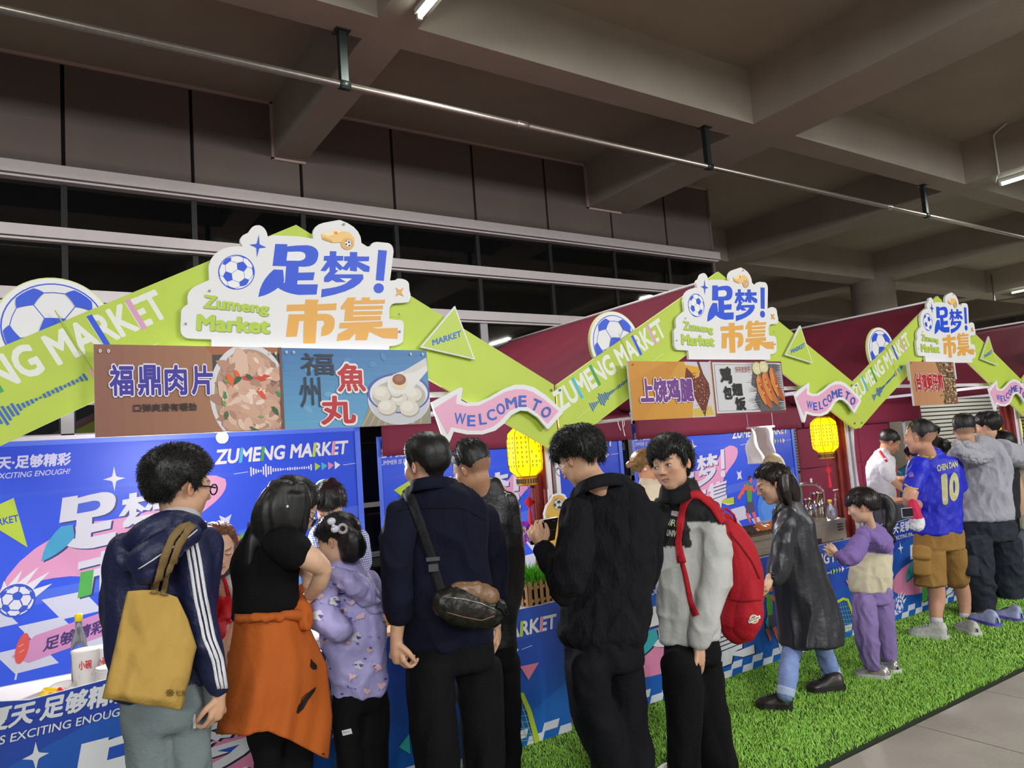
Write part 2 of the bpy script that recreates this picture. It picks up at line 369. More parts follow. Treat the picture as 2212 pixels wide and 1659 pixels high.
# turf
TY0, TY1 = 2.42, 3.80
tm = empty('turf_mat', 'long strip of bright green artificial grass in front of the counters', 'turf mat', (0, TY0, 0))
MB().box((-1.6, TY0, -.013), (18, TY1, .008)).build('mat_backing', mat('turf_backing', '#22301a', .95), tm)
def grass(x0, x1, y0, y1, n, h, wd, nm):
    x = rng.uniform(x0, x1, n); y = rng.uniform(y0, y1, n); a = rng.uniform(0, 2*PI, n); hh = h*rng.uniform(.7, 1.2, n); ln = rng.normal(0, .011, (n, 2))
    V = np.zeros((n, 5, 3)); c, s_ = np.cos(a)*wd/2, np.sin(a)*wd/2
    V[:, 0] = np.c_[x-c, y-s_, np.full(n, .006)]; V[:, 1] = np.c_[x+c, y+s_, np.full(n, .006)]
    V[:, 2] = np.c_[x+c*.8+ln[:, 0]*.4, y+s_*.8+ln[:, 1]*.4, hh*.6]; V[:, 3] = np.c_[x-c*.8+ln[:, 0]*.4, y-s_*.8+ln[:, 1]*.4, hh*.6]
    V[:, 4] = np.c_[x+ln[:, 0], y+ln[:, 1], hh]
    i = np.arange(n)*5; me = bpy.data.meshes.new(nm); me.vertices.add(n*5)
    off = np.array(bpy_loc[tm.name]); me.vertices.foreach_set('co', (V.reshape(-1, 3)-off).ravel())
    q = np.stack([i, i+1, i+2, i+3], 1); t = np.stack([i+3, i+2, i+4], 1)
    lv = np.concatenate([q, t], 1).ravel(); me.loops.add(len(lv)); me.loops.foreach_set('vertex_index', lv.astype(np.int32))
    st = np.empty(n*2, np.int32); st[0::2] = np.arange(n)*7; st[1::2] = np.arange(n)*7+4
    me.polygons.add(n*2); me.polygons.foreach_set('loop_start', st); me.update(calc_edges=True); me.validate()
    g = mat('turf_blade', '#a4dc58', .45, var=.28, vscale=60, spec=.6, detail=1)
    me.materials.append(g); tag(link(nm, me, tm), kind='stuff')
grass(.2, 5.5, TY0, TY1-.05, 120000, .026, .0042, 'turf_pile')
grass(-1.6, .2, TY0, TY1-.05, 26000, .026, .0055, 'turf_pile_left')
grass(5.5, 13, TY0, TY1-.05, 90000, .026, .006, 'turf_pile_far')
# ================================================================ stalls
W0, SP = -.44, 3.145
XK = [W0+SP*k for k in range(5)]
YF = 3.60            # plane of the gable boards
ORD = ['leftmost', 'second', 'third', 'far right']
def PF(k, y): return lambda p: (lambda q: (q.x-XK[k], q.z))(P(p[0], p[1], y))
# ---- emblem glyphs traced in one 1991x1659 crop of the photograph (scale 3.3183 from 380,460)
c5 = lambda x, y: (380+x/3.3183, 460+y/3.3183)
BLUE, GOLD, LIME, WHITE = '#1f4fd6', '#e3a84a', '#b4cf3e', '#e9e9ea'
def qb(a, c, b, n=5): return [(a[0]*(1-t)**2+2*c[0]*t*(1-t)+b[0]*t*t, a[1]*(1-t)**2+2*c[1]*t*(1-t)+b[1]*t*t) for t in [i/n for i in range(n+1)]]
G_ZU = [[(712, 222), (800, 224), (797, 240), (870, 233), (940, 231)]+qb((940, 231), (1022, 240), (1022, 300))+qb((1020, 310), (1012, 386), (920, 386))+[(692, 380)],
        [(790, 380), (880, 380), (878, 428), (995, 425), (985, 482), (872, 484), (868, 520), (780, 510)],
        [(702, 405), (768, 408), (776, 485)]+qb((770, 500), (700, 580), (590, 603))+qb((592, 590), (610, 480), (702, 405))[1:-1],
        [(745, 500), (800, 500), (870, 512), (1018, 512), (1008, 585), (880, 588)]+qb((880, 588), (780, 575), (730, 535))]
G_ZUH = [[(800, 279), (880, 277)]+qb((880, 277), (930, 278), (929, 310))+qb((927, 320), (915, 342), (880, 343))+[(792, 342)]]
G_MENG = [[(1103, 274), (1150, 275), (1149, 308), (1200, 308), (1198, 342), (1152, 344), (1200, 392), (1178, 414), (1146, 385), (1144, 416), (1100, 414), (1101, 385), (1072, 418), (1035, 415), (1085, 345), (1058, 342), (1062, 308), (1102, 308)],
          [(1247, 280), (1300, 281), (1299, 312), (1386, 313), (1382, 346), (1305, 347), (1390, 385), (1385, 424), (1345, 420), (1298, 385), (1296, 420), (1246, 414), (1248, 385), (1225, 414), (1188, 402), (1235, 346), (1204, 344), (1206, 311), (1247, 311)],
          [(1115, 402), (1165, 412), (1135, 440), (1340, 440)]+qb((1345, 470), (1300, 560), (1040, 606))+[(1045, 546)]+qb((1060, 545), (1190, 530), (1232, 495))+[(1150, 497), (1120, 482), (1092, 497), (1060, 494), (1062, 462)]]
G_BANG = [[(1450, 265), (1512, 270), (1490, 488), (1432, 482)]]
G_SHI = [[(928, 621), (1024, 622), (1014, 655), (1152, 648), (1148, 696), (792, 705), (796, 658), (925, 655)],
         [(808, 727), (920, 726), (925, 690), (1018, 690), (1014, 723), (1085, 724)]+qb((1085, 724), (1142, 735), (1138, 790))+qb((1138, 800), (1130, 880), (1040, 884))+[(1046, 822), (1064, 800), (1060, 772), (1010, 772), (1000, 935), (912, 936), (916, 774), (884, 775), (866, 886), (788, 889)]]
G_JI = [[(1232, 606), (1290, 607), (1280, 628), (1330, 627), (1332, 606), (1392, 606), (1388, 625), (1500, 622), (1496, 650), (1275, 655), (1274, 668), (1485, 664), (1482, 690), (1272, 694), (1272, 706), (1480, 702), (1478, 728), (1270, 732), (1269, 742), (1470, 738), (1468, 768), (1205, 776), (1214, 690), (1180, 692), (1182, 672)],
        [(1175, 788), (1482, 776), (1478, 816), (1398, 820), (1440, 828), (1590, 824), (1588, 903), (1480, 896), (1385, 850), (1368, 912), (1285, 912), (1288, 860), (1240, 910), (1152, 918), (1160, 870), (1240, 826), (1168, 828)]]
def brand_art(A, dark=False, blue=BLUE, gold=GOLD, bg=WHITE):
    "blue lettering over gold lettering, in crop coordinates through A.m"
    for g in G_ZU: A.poly(g, blue)
    for g in G_ZUH: A.poly(g, bg)
    for g in G_MENG+G_BANG: A.poly(g, blue)
    A.poly([(1175, 468), (1262, 470), (1225, 498)], bg)
    A.ell((1453, 540), (37, 36), blue)
    for g in G_SHI+G_JI: A.poly(g, gold)
OUT = [(255, 960), (255, 905), (90, 898)]+qb((90, 898), (35, 890), (33, 835))+[(38, 700)]+qb((38, 700), (50, 672), (85, 655))+[(83, 600)]+qb((85, 590), (95, 545), (150, 520))+[(238, 480), (235, 380)]+qb((235, 380), (262, 245), (440, 238))+[(480, 240)]+qb((480, 240), (440, 195), (480, 160))+[(520, 140)]+qb((520, 140), (545, 85), (590, 88))+qb((600, 88), (650, 105), (658, 170))+[(700, 160), (880, 168), (985, 185)]+qb((985, 185), (965, 90), (1060, 70))+[(1160, 52)]+qb((1175, 50), (1330, 100), (1330, 215))+[(1370, 240), (1395, 240)]+qb((1395, 240), (1400, 205), (1450, 208))+[(1520, 215)]+qb((1520, 215), (1560, 225), (1560, 280))+[(1535, 485), (1570, 482)]+qb((1590, 470), (1680, 470), (1672, 530))+qb((1675, 560), (1695, 610), (1665, 640))+[(1610, 645)]+qb((1600, 645), (1530, 640), (1530, 700))+[(1530, 760), (1600, 768)]+qb((1610, 768), (1636, 775), (1635, 820))+[(1628, 915)]+qb((1628, 920), (1610, 950), (1530, 955))+[(1525, 985), (1525, 1010), (255, 1000)]
board_w = mat('white_foam_board', '#e6e6e6', .5); board_g = mat('lime_foam_board', '#cbe058', .5, var=.04, vscale=1.5)
lime_edge = mat('pale_board_edge', '#e6ec9a', .6)
protos = []
def F0(y): return lambda u, z: (XK[0]+u, y, z)
f0 = PF(0, YF-.03); TT = lambda p: f0(c5(*p))
title = empty('title_sign', 'x', 'sign', (XK[0]+1.6, YF, 2.2), 'white cut-out title signs on the stall gables')
MB().prism([TT(p) for p in OUT], F0(YF-.03), (0, .02, 0)).build('sign_board', board_w, title)
A = Art(TT); brand_art(A)
A.soccer((434, 425), (131, -125), rotm(.28, .42, .25), BLUE, '#eeeeee', .05, .010)
A.star4((587, 238), (60, 82), BLUE, rot=.12, pin=.26)
A.star4((1602, 568), (42, 46), GOLD, rot=PI/4, pin=.35)
A.text('Zumeng', [(196, 716), (668, 748), (672, 655), (206, 588)], '#8c9c86', .035); A.text('Zumeng', [(190, 712), (664, 744), (668, 651), (200, 584)], LIME, .035)
A.text('Market', [(149, 848), (678, 872), (680, 760), (158, 728)], '#8c9c86', .04); A.text('Market', [(144, 844), (673, 868), (675, 756), (152, 724)], LIME, .04)
for g, c_ in (([(1042, 150), (1150, 122), (1240, 140), (1278, 180), (1275, 235), (1225, 265), (1190, 250), (1180, 212), (1120, 215), (1048, 190)], '#f0c67c'), ([(1042, 150), (1150, 122), (1195, 132), (1090, 170)], '#f8e2ab'), ([(1090, 170), (1195, 132), (1240, 142), (1130, 180)], '#eec480'), ([(1128, 138), (1150, 133), (1160, 152), (1140, 158)], '#d98c3c'), ([(1048, 190), (1120, 215), (1120, 200), (1052, 172)], '#dba452')): A.poly(g, c_)
A.ell((1228, 222), (47, 42), '#e3ae5c'); A.soccer((1232, 221), (25, -25), rotm(.2, .3, .2), '#222222', '#f4f4f4', .04, .012)
for p in ((238, 560), (1595, 728), (1600, 852), (68, 796), (1200, 84)): A.ell(p, (8, 8), '#5c5f60', 10); A.ell(p, (3, 3), '#d8d8d8', 8)
A.build('printed_face', title, F0(YF-.03), (0, -1, 0))
# gable chevron
gb = empty('gable_board', 'x', 'sign board', (XK[0]+1.6, YF, 2), 'lime green chevron boards')
chev = [(.012, 2.052), (1.59, 2.885), (3.135, 2.055), (3.135, 1.655), (3.10, 1.652), (2.78, 1.825), (1.59, 2.47), (.35, 1.832), (.03, 1.655), (.012, 1.66)]
MB().prism(chev, F0(YF), (0, .02, 0), 0, 1).build('chevron_board', [board_g, lime_edge], gb)
A = Art()
a_ = math.atan2(2.885-2.052, 1.58); ca, sa = math.cos(a_), math.sin(a_)
def along(t, h): return (.012+t*ca-h*sa, 1.66+.0+t*sa+h*ca)    # band frame of the left wing
def wq(t0, t1, h0, h1, sh=.03): return [along(t0, h0), along(t1, h0), along(t1+sh, h1), along(t0+sh, h1)]
A.text('ZUMENG MARKET', wq(.12, 1.21, .185, .325, .0), '#e4e6dc', .03)
def stems():
    V, _ = glyphs('ZUMENG MARKET', 0); x0 = min(v[0] for v in V); x1 = max(v[0] for v in V); out = []
    for pre in ('ZU', 'ZUME', 'ZUMENG MA', 'ZUMENG MARK'):
        m = max(v[0] for v in glyphs(pre, 0)[0]); nx = min(v[0] for v in V if v[0] > m+.02); out.append(((nx-.03-x0)/(x1-x0), .175/(x1-x0)))
    return out
STM = stems()
for (f_, wd), c_ in zip(STM, ('#48b7c9', '#3d9b4c', BLUE, '#d79bbd')): A.poly(wq(.12+1.09*f_, .12+1.09*(f_+wd), .182, .328, .0), c_)
x = .34
for h in (1, .75, .55, .35, .2, 1, 1.5, 1.1, .8, .9, .5, .35, .35, .3, .18, .12, .3, .35, .25, .35, .3, .2, .25, .3, .2, .35, .5):
    A.poly(wq(x, x+.010, .10-h*.03, .10+h*.03, 0), '#2a62b8'); x += .0165
A.poly(wq(.20, .32, .098, .102, 0), '#dfe9a0'); A.poly(wq(.98, 1.10, .098, .102, 0), '#dfe9a0')
for k, c_ in enumerate(('#e79bb4', '#4bb8c8', '#2458c9')): A.poly([along(.80+k*.05, .08), along(.845+k*.05, .10), along(.80+k*.05, .125)], c_)
A.poly([along(.81, -.02), along(.815, -.02), along(.815, .40), along(.81, .40)], '#9fb838')
for p in ((.03, 2.02), (3.11, 2.02), (3.09, 1.70), (.05, 1.70)): A.ell(p, (.008, .008), '#54563a', 8)
A.build('printed_face', gb, F0(YF), (0, -1, 0))
# ball emblem board behind the left wing
bs = empty('ball_sign', 'x', 'sign', (XK[0]+.55, YF+.03, 2.1), 'round soccer ball emblems on the left wings')
MB().prism([(.545+.217*math.cos(i*PI/24), 2.325+.217*math.sin(i*PI/24)) for i in range(48)], F0(YF+.03), (0, .02, 0), 0, 1).build('ball_board', [board_w, lime_edge], bs)
A = Art(); A.ell((.545, 2.325), (.217, .217), '#d6e39a', 48); A.ell((.545, 2.325), (.212, .212), WHITE, 48)
A.soccer((.545, 2.325), (.192, .192), rotm(.62, 0, 0)@rotm(0, 0, 0), BLUE, '#e4e4e6', .03, .008); A.build('printed_face', bs, F0(YF+.03), (0, -1, 0))
# triangle board
ts = empty('triangle_sign', 'x', 'sign', (XK[0]+2.4, YF-.03, 2.2), 'small triangular boards on the right wings')
f1 = PF(0, YF-.03); c6 = lambda x, y: (880+x/3.6867, 560+y/3.6867)
T1 = [f1(c6(*p)) for p in ((380, 371), (540, 800), (100, 700))]
def inset(T, d):
    cx = sum(p[0] for p in T)/3; cz = sum(p[1] for p in T)/3; return [(p[0]+(cx-p[0])*d, p[1]+(cz-p[1])*d) for p in T]
MB().prism(T1, F0(YF-.03), (0, .015, 0)).build('triangle_board', board_w, ts)
A = Art(); A.poly(inset(T1, .085), '#b9d04a')
A.text('MARKET', [f1(c6(*p)) for p in ((200, 690), (432, 616), (425, 566), (194, 642))], '#2a66c4', .03); A.build('printed_face', ts, F0(YF-.03), (0, -1, 0))
# arrow board
ar = empty('arrow_sign', 'x', 'sign', (XK[0]+2.8, YF-.04, 1.9), 'pink wavy arrow boards')
AO = [(192, 1140), (415, 1022), (438, 1022), (440, 1040), (428, 1122), (470, 1143), (560, 1138), (650, 1100), (760, 1035), (850, 1000), (930, 998), (1010, 1020), (1100, 1080), (1240, 1205), (1240, 1222), (1128, 1350), (1112, 1350), (1040, 1262), (960, 1210), (900, 1205), (830, 1240), (770, 1310), (700, 1365), (600, 1395), (480, 1395), (370, 1372), (335, 1460), (318, 1474), (300, 1465)]
AI = [(210, 1190), (395, 1075), (388, 1150), (470, 1170), (570, 1165), (680, 1110), (780, 1055), (860, 1035), (930, 1035), (1000, 1058), (1080, 1110), (1205, 1210), (1115, 1310), (1040, 1230), (960, 1175), (890, 1172), (810, 1210), (740, 1290), (680, 1335), (590, 1365), (480, 1362), (350, 1335), (320, 1400)]
fa = PF(0, YF-.05)
MB().prism([fa(c6(*p)) for p in AO], F0(YF-.05), (0, .015, 0)).build('arrow_board', board_w, ar)
A = Art(); A.poly([fa(c6(*p)) for p in AI], '#e6a9c4')
for ch, x, y, s_, r in (('W', 418, 1270, 92, .07), ('E', 508, 1286, 66, .0), ('L', 598, 1272, 58, -.12), ('C', 668, 1240, 72, -.25), ('O', 742, 1192, 66, -.25), ('M', 826, 1145, 88, -.15), ('E', 915, 1130, 62, 0), ('T', 1022, 1160, 66, .42), ('O', 1102, 1217, 72, .5)):
    h = 90; q = [(-s_/2, h/2), (s_/2, h/2), (s_/2, -h/2), (-s_/2, -h/2)]
    A.text(ch, [fa(c6(x+a*math.cos(r)-b*math.sin(r), y+a*math.sin(r)+b*math.cos(r))) for a, b in q], '#2f5fc4', .018)
A.build('printed_face', ar, F0(YF-.05), (0, -1, 0))
protos = [title, gb, bs, ts, ar]
cnames = ['nearest stall at left', 'middle stall', 'third stall', 'stall at right picture edge']
lab = {0: 'white cut-out title sign with gold lettering on the %s', 1: 'lime green chevron board with market lettering on the %s',
       2: 'round blue soccer ball sign on the left wing of the %s', 3: 'lime triangular market sign on the right of the %s', 4: 'pink wavy welcome arrow sign on the %s'}
for k in range(4):
    for i, o in enumerate(protos):
        c_ = o if k == 0 else inst(o, None, (SP*k, 0, 0)); c_['label'] = lab[i] % cnames[k]
# ================================================================ menu boards
def board(nm, quad, y, labl, art, k, side='#e8e8e8'):
    q = [(lambda a: (a.x, a.z))(P(*p, y)) for p in quad]
    x0 = (q[0][0]+q[3][0])/2; x1 = (q[1][0]+q[2][0])/2; z1 = (q[0][1]+q[1][1])/2; z0 = (q[2][1]+q[3][1])/2
    e = empty('menu_board', labl, 'menu board', (x0, y, z0), 'food menu boards under the titles')
    MB().box((x0, y, z0), (x1, y+.018, z1)).build('board_panel', mat('board_core', side, .5), e)
    A = Art(lambda p: (x0+min(1, max(0, p[0]))*(x1-x0), z1+min(1, max(0, p[1]))*(z0-z1)))   # frame: u right 0..1, v down 0..1
    art(A, (x1-x0)/(z1-z0)); A.build('printed_face', e, lambda u, z: (u, y, z), (0, -1, 0)); return e
def blob(A, c, r, col, n=11, j=.25, rot=0, R=random):
    A.poly([(c[0]+r[0]*(1+R.uniform(-j, j))*math.cos(2*PI*i/n+rot), c[1]+r[1]*(1+R.uniform(-j, j))*math.sin(2*PI*i/n+rot)) for i in range(n)], col)
def grad(A, c0, c1, n=14, vert=False, box=(0, 0, 1, 1)):
    a, b = lin(c0), lin(c1)
    for i in range(n):
        t = i/(n-1); c_ = tuple(a[k]*(1-t)+b[k]*t for k in range(3)); u0, u1 = i/n, (i+1)/n
        X = (lambda u: box[0]+u*(box[2]-box[0])); Y = (lambda u: box[1]+u*(box[3]-box[1]))
        A.poly([(box[0], Y(u0)), (box[2], Y(u0)), (box[2], Y(u1)), (box[0], Y(u1))] if vert else [(X(u0), box[1]), (X(u1), box[1]), (X(u1), box[3]), (X(u0), box[3])], c_)
Q = lambda a, b, c_, d: [(a, d), (c_, d), (c_, b), (a, b)]
def art_meat(A, asp):
    grad(A, '#8b5a4a', '#b08058'); R = random.Random(3)
    A.poly([(.56, 0), (1, 0), (1, .08), (.60, .10)], '#a4623f'); A.poly([(.60, .10), (1, .07), (1, .5), (.60, .5)], '#40403f')
    A.ell((.805, .56), (.225, .60), '#d9d6d8', 48); A.ell((.81, .585), (.205, .56), '#b0937c', 48)
    def inb(x, y): return ((x-.81)/.165)**2+((y-.6)/.455)**2 < 1
    def put(n, r, cols, j=.3):
        for _ in range(n):
            x, y = R.uniform(.6, 1), R.uniform(.05, 1)
            if inb(x, y):
                a = R.uniform(0, 3); rr = R.uniform(.7, 1.3)*r; pts = []
                for i in range(10):
                    t = 2*PI*i/10; px_, py_ = rr*1.5*(1+R.uniform(-j, j))*math.cos(t), rr*.65*(1+R.uniform(-j, j))*math.sin(t)
                    pts.append((min(.997, x+(px_*math.cos(a)-py_*math.sin(a))/asp*1.0), min(.995, y+px_*math.sin(a)+py_*math.cos(a))))
                A.poly(pts, R.choice(cols))
    put(60, .10, ['#a37c66', '#8f6a57', '#b58d76'], .2); put(70, .10, ['#c59a84', '#b98c75', '#a87d68'], .2); put(80, .085, ['#d1a890', '#dcb8a2', '#cfa48a', '#c79c86'], .2); put(50, .04, ['#e0c2ae', '#b08570', '#ead0bf'], .2)
    put(15, .042, ['#d9512f', '#e2632b', '#cf3f2c'], .3); put(17, .045, ['#3d6b45', '#4d8350', '#2f5a40'], .5); put(14, .02, ['#6fa35a', '#f3ddd0'])
    A.poly([(.985, 0), (1, 0), (1, 1), (.985, 1)], '#6d4a3c')
    for k, (ch, x) in enumerate(zip('福鼎肉片', (.068, .205, .34, .48))):
        A.text(ch, Q(x-.004, .205, x+.126, .585), '#e8e2ea', .065); A.text(ch, Q(x+.002, .222, x+.12, .568), '#3a2f9c', .028)
    A.text('口弹爽滑有嚼劲', Q(.182, .655, .505, .745), '#2c2220', .02); 
    for x in (.03, .07, .93, .965): A.ell((x, .075), (.007, .02), '#eae6df', 10); A.ell((x, .075), (.003, .009), '#55504a', 8)
def art_fish(A, asp):
    grad(A, '#3f76ad', '#5d9fc4', 10, True); R = random.Random(5)
    for _ in range(16):
        x, y, a = R.uniform(0, .95), R.uniform(.03, .95), R.uniform(0, 3); L_ = .05
        A.poly([(min(.99, max(0.01, x+(u*math.cos(a)-v*math.sin(a))/1.6)), min(.99, max(.01, y+u*math.sin(a)*1.5+v*math.cos(a)*1.5))) for u, v in ((-L_, 0), (-L_/2, .02), (0, .028), (L_/2, .02), (L_, 0), (L_/2, -.02), (0, -.028), (-L_/2, -.02))], R.choice(['#5088b8', '#4a82b2', '#69a2c8']))
    A.poly([(.58, .62), (1, .55), (1, 1), (.50, 1)], '#8e8a78')
    for k in range(9): A.line([(.50+k*.052, 1.0), (.60+k*.045, .70)], .012, '#b9a06a')
    A.ell((.775, .66), (.228, .34), '#cfd0d4', 44); A.poly([(.56, .72), (.60, .88), (.70, .985), (.86, .985), (.95, .88), (.995, .70)], '#c3c4c8')
    A.ell((.775, .58), (.228, .27), '#4c5aa6', 44); A.ell((.775, .585), (.212, .245), '#d9dade', 44); A.ell((.775, .62), (.195, .21), '#b4b3a6', 44)
    for p, r in (((.65, .58), .07), ((.88, .60), .066), ((.77, .66), .06), ((.68, .76), .07), ((.84, .78), .075), ((.75, .56), .05)):
        A.ell((p[0]+.004, p[1]+.012), (r, r*1.5), '#a39e90', 26); A.ell(p, (r*.96, r*1.42), '#d7d0c2', 26); A.ell((p[0]-.012, p[1]-.02), (r*.6, r*.85), '#e2dcd0', 22)
    A.poly([(.99, .10), (.995, .28), (.90, .47), (.86, .56), (.80, .60), (.73, .59), (.69, .52), (.69, .40), (.74, .33), (.82, .28)], '#dedcd9'); A.poly([(.99, .10), (.82, .28), (.80, .33), (.90, .30), (.995, .20)], '#cfccc8')
    A.ell((.775, .44), (.062, .105), '#e0cfae', 24); A.ell((.778, .40), (.05, .075), '#8a5238', 24); A.ell((.778, .385), (.03, .045), '#a4684a', 18)
    A.text('福', Q(.115, .06, .33, .34), '#262b38', .01); A.text('州', Q(.10, .36, .235, .74), '#262b38', .01)
    for ch, q in (('魚', (.345, .19, .54, .555)), ('丸', (.225, .60, .46, .965))):
        A.text(ch, Q(q[0]-.012, q[1]-.03, q[2]+.012, q[3]+.03), '#e9dede', .06); A.text(ch, Q(*q), '#b8242c', .03)
    for x in (.03, .075, .875, .965): A.ell((x, .055), (.008, .018), '#e6e6e2', 10); A.ell((x, .055), (.004, .009), '#4a5058', 8)
board('menu_board', [(203, 744), (608, 750.5), (613, 930), (205, 942)], YF-.09, 'brown menu board with a bowl of sliced meat and purple characters', art_meat, 0)
board('menu_board', [(608.5, 750.5), (923, 758), (929, 913), (613.5, 930)], YF-.09, 'blue menu board with a bowl of fish balls and red characters', art_fish, 0)
def art_leg(A, asp):
    grad(A, '#c98a2c', '#cf9c3a', 8); A.poly([(0, .35), (.45, 0), (.6, 0), (.12, 1), (0, 1)], '#c4852a')
    A.poly([(.66, 0), (.99, 0), (.99, 1), (.70, 1), (.74, .6)], '#c9c6cc'); A.poly([(.66, .05), (.86, .10), (.82, .3), (.72, .28)], '#d8a12e'); A.poly([(.7, .85), (.95, .80), (.98, .97), (.72, .99)], '#cdb352')
    L_ = [(.68, .10), (.74, .20), (.78, .30), (.83, .27), (.85, .18), (.82, 0), (.85, 0), (.89, .22), (.95, .40), (.955, .58), (.90, .80), (.86, .995), (.80, .80), (.72, .55), (.65, .35), (.66, .22)]
    A.poly(L_, '#6a2f1e'); R = random.Random(9)
    for _ in range(150):
        x, y = R.uniform(.68, .95), R.uniform(.2, .9)
        if abs(x-.80-(y-.4)*.1)/.14+abs(y-.5)/.55 < 1: A.ell((x, y), (.006*R.uniform(.6, 1.8), .008*R.uniform(.6, 1.8)), R.choice(['#a5633e', '#cf9a78', '#8d3b22', '#e3c3a8', '#7a2a1a']), 5)
    A.text('上饶鸡腿', Q(.085, .27, .745, .74), '#ece3ee', .09); A.text('上饶鸡腿', Q(.095, .285, .735, .725), '#6d3a86', .045)
    A.ell((.045, .06), (.008, .012), '#3c3020', 8)
def art_wing(A, asp):
    A.poly([(0, 0), (1, 0), (1, 1), (0, 1)], '#7d2c34'); A.poly([(.015, .03), (.985, .03), (.985, .97), (.015, .97)], '#cfcfd0')
    for a, b in (((.04, .07), (.96, .07)), ((.04, .93), (.96, .93)), ((.04, .07), (.04, .93))): A.line([a, b], .006, '#55565a')
    R = random.Random(4)
    A.poly([(.56, .18), (.62, .05), (.98, .05), (.98, .97), (.62, .97), (.55, .75), (.60, .55), (.52, .45)], '#5b5c60')
    for k in range(26):
        y = .06+k*.035; A.line([(R.uniform(.44, .55), y), (.62, y+R.uniform(-.01, .01))], [.002, .02], R.choice(['#4a4b50', '#6a6b70'])); A.line([(.99, y), (R.uniform(.86, .95), y+R.uniform(-.01, .02))], [.02, .002], '#c9c9ca')
    for p in ((.62, .14), (.72, .11)): A.ell(p, (.068, .125), '#c4b984', 26); A.ell(p, (.055, .105), '#d8d0a4', 24); A.ell(p, (.012, .02), '#efe9cf', 8)
    for dx, s_, c_ in ((.0, 1, '#b8602c'), (.09, 1.02, '#c06a30'), (.20, .95, '#ad5526')):
        o = [(.585, .36), (.62, .27), (.67, .29), (.70, .42), (.735, .62), (.80, .86), (.79, .93), (.75, .90), (.66, .76), (.60, .58)]
        A.poly([(.585+(x-.585)*s_*.95+dx, y-dx*.75) for x, y in o], c_); A.poly([(.585+(x-.585)*s_*.5+dx+.012, .02+y*.9-dx*.75) for x, y in o], '#d08643')
        for _ in range(9): y = R.uniform(.35, .7); A.ell((.63+dx+(y-.4)*.25, y-dx*.7), (.012, .02), R.choice(['#8c3e1c', '#dfa05c', '#9c4a20']), 7)
    for ch, q in (('鸡', (.10, .11, .255, .43)), ('包', (.12, .47, .235, .72)), ('翅', (.24, .42, .385, .66)), ('饭', (.265, .68, .41, .93))): A.text(ch, Q(*q), '#222326', .04)
    A.text('快来尝尝吧', Q(.31, .10, .52, .22), '#a8474a', .0)
board('menu_board', [(1356, 781), (1534, 781), (1547, 899), (1368, 909)], YF-.09, 'orange menu board with a roast chicken leg and purple characters', art_leg, 1)
board('menu_board', [(1534.5, 780), (1688, 780), (1698, 889), (1547.5, 898)], YF-.09, 'grey menu board with three fried chicken wings and lemon slices', art_wing, 1)
def art_oyster(A, asp):
    grad(A, '#b9835c', '#c49468', 6); R = random.Random(8)
    A.poly([(.58, 0), (1, 0), (1, 1), (.66, 1), (.72, .6)], '#7c5f45')
    for _ in range(220):
        x, y = R.uniform(.60, .99), R.uniform(.02, .98)
        if x > .6+.12*abs(math.sin(y*4)): blob(A, (min(x, .965), min(max(y, .04), .96)), (.03*R.uniform(.5, 1.1), .028*R.uniform(.5, 1.1)), R.choice(['#a86a3c', '#8b6a4c', '#5f6a4a', '#c2a27a', '#4f4138', '#b9b095', '#8d4a3a', '#d2b890']), 7, .3, 0, R)
    A.text('台湾蚵仔煎', Q(.065, .25, .70, .69), '#e8d9cc', .09); A.text('台湾蚵仔煎', Q(.075, .265, .69, .675), '#b01f2c', .045)
    A.ell((.035, .04), (.01, .012), '#54412f', 8)
ob = board('menu_board', [(1965, 782), (2062, 781), (2066, 872), (1975, 877)], YF-.09, 'tan menu board with an oyster omelette picture and red characters', art_oyster, 2)
ft = MB()
for (a, b) in (((1960, 783), (1968, 822)), ((2061, 783), (2067, 819))):
    p, q = P(*a, YF-.07), P(*b, YF-.07); ft.box((p.x, YF-.07, q.z), (q.x, YF-.055, p.z))
tag(ft.build('sign_bracket', board_w), 'two white foam strips holding the tan menu board on the third stall', 'bracket')
# ================================================================ tents
cloth = mat('maroon_tent_cloth', '#8a2a44', .75, var=.06, vscale=2, bump=.12, bscale=9)
def add_translucent(m, k):
    nt = m.node_tree; N, L = nt.nodes, nt.links; b = N['Principled BSDF']; out = N['Material Output']
    t = N.new('ShaderNodeBsdfTranslucent'); t.inputs[0].default_value = b.inputs['Base Color'].default_value
    if b.inputs['Base Color'].links: L.new(b.inputs['Base Color'].links[0].from_socket, t.inputs[0])
    ms = N.new('ShaderNodeMixShader'); ms.inputs[0].default_value = k
    L.new(b.outputs[0], ms.inputs[1]); L.new(t.outputs[0], ms.inputs[2]); L.new(ms.outputs[0], out.inputs[0])
add_translucent(cloth, .3)
add_translucent(board_g, .22)
pole_m = mat('white_tent_pole', '#d9d4da', .4, metal=.1)
red_c = mat('red_brown_curtain', '#7c2018', .6, var=.1, vscale=6)
def sheet(nm, fn, nu, nv, m, par, thick=.004):
    V = [Vector(fn(i/nu, j/nv)) for j in range(nv+1) for i in range(nu+1)]
    F = [(j*(nu+1)+i, j*(nu+1)+i+1, (j+1)*(nu+1)+i+1, (j+1)*(nu+1)+i) for j in range(nv) for i in range(nu)]
    o = mesh(nm, V, F, m, par, True); md = o.modifiers.new('thickness', 'SOLIDIFY'); md.thickness = thick; return o
YB = 6.45; RZ, EZ = 2.84, 2.03
t0 = empty('market_tent', 'x', 'tent', (XK[0]+1.55, 5, 0), 'maroon gabled market tents')
x0 = XK[0]+.03; x1 = XK[0]+3.11; xc = XK[0]+1.6
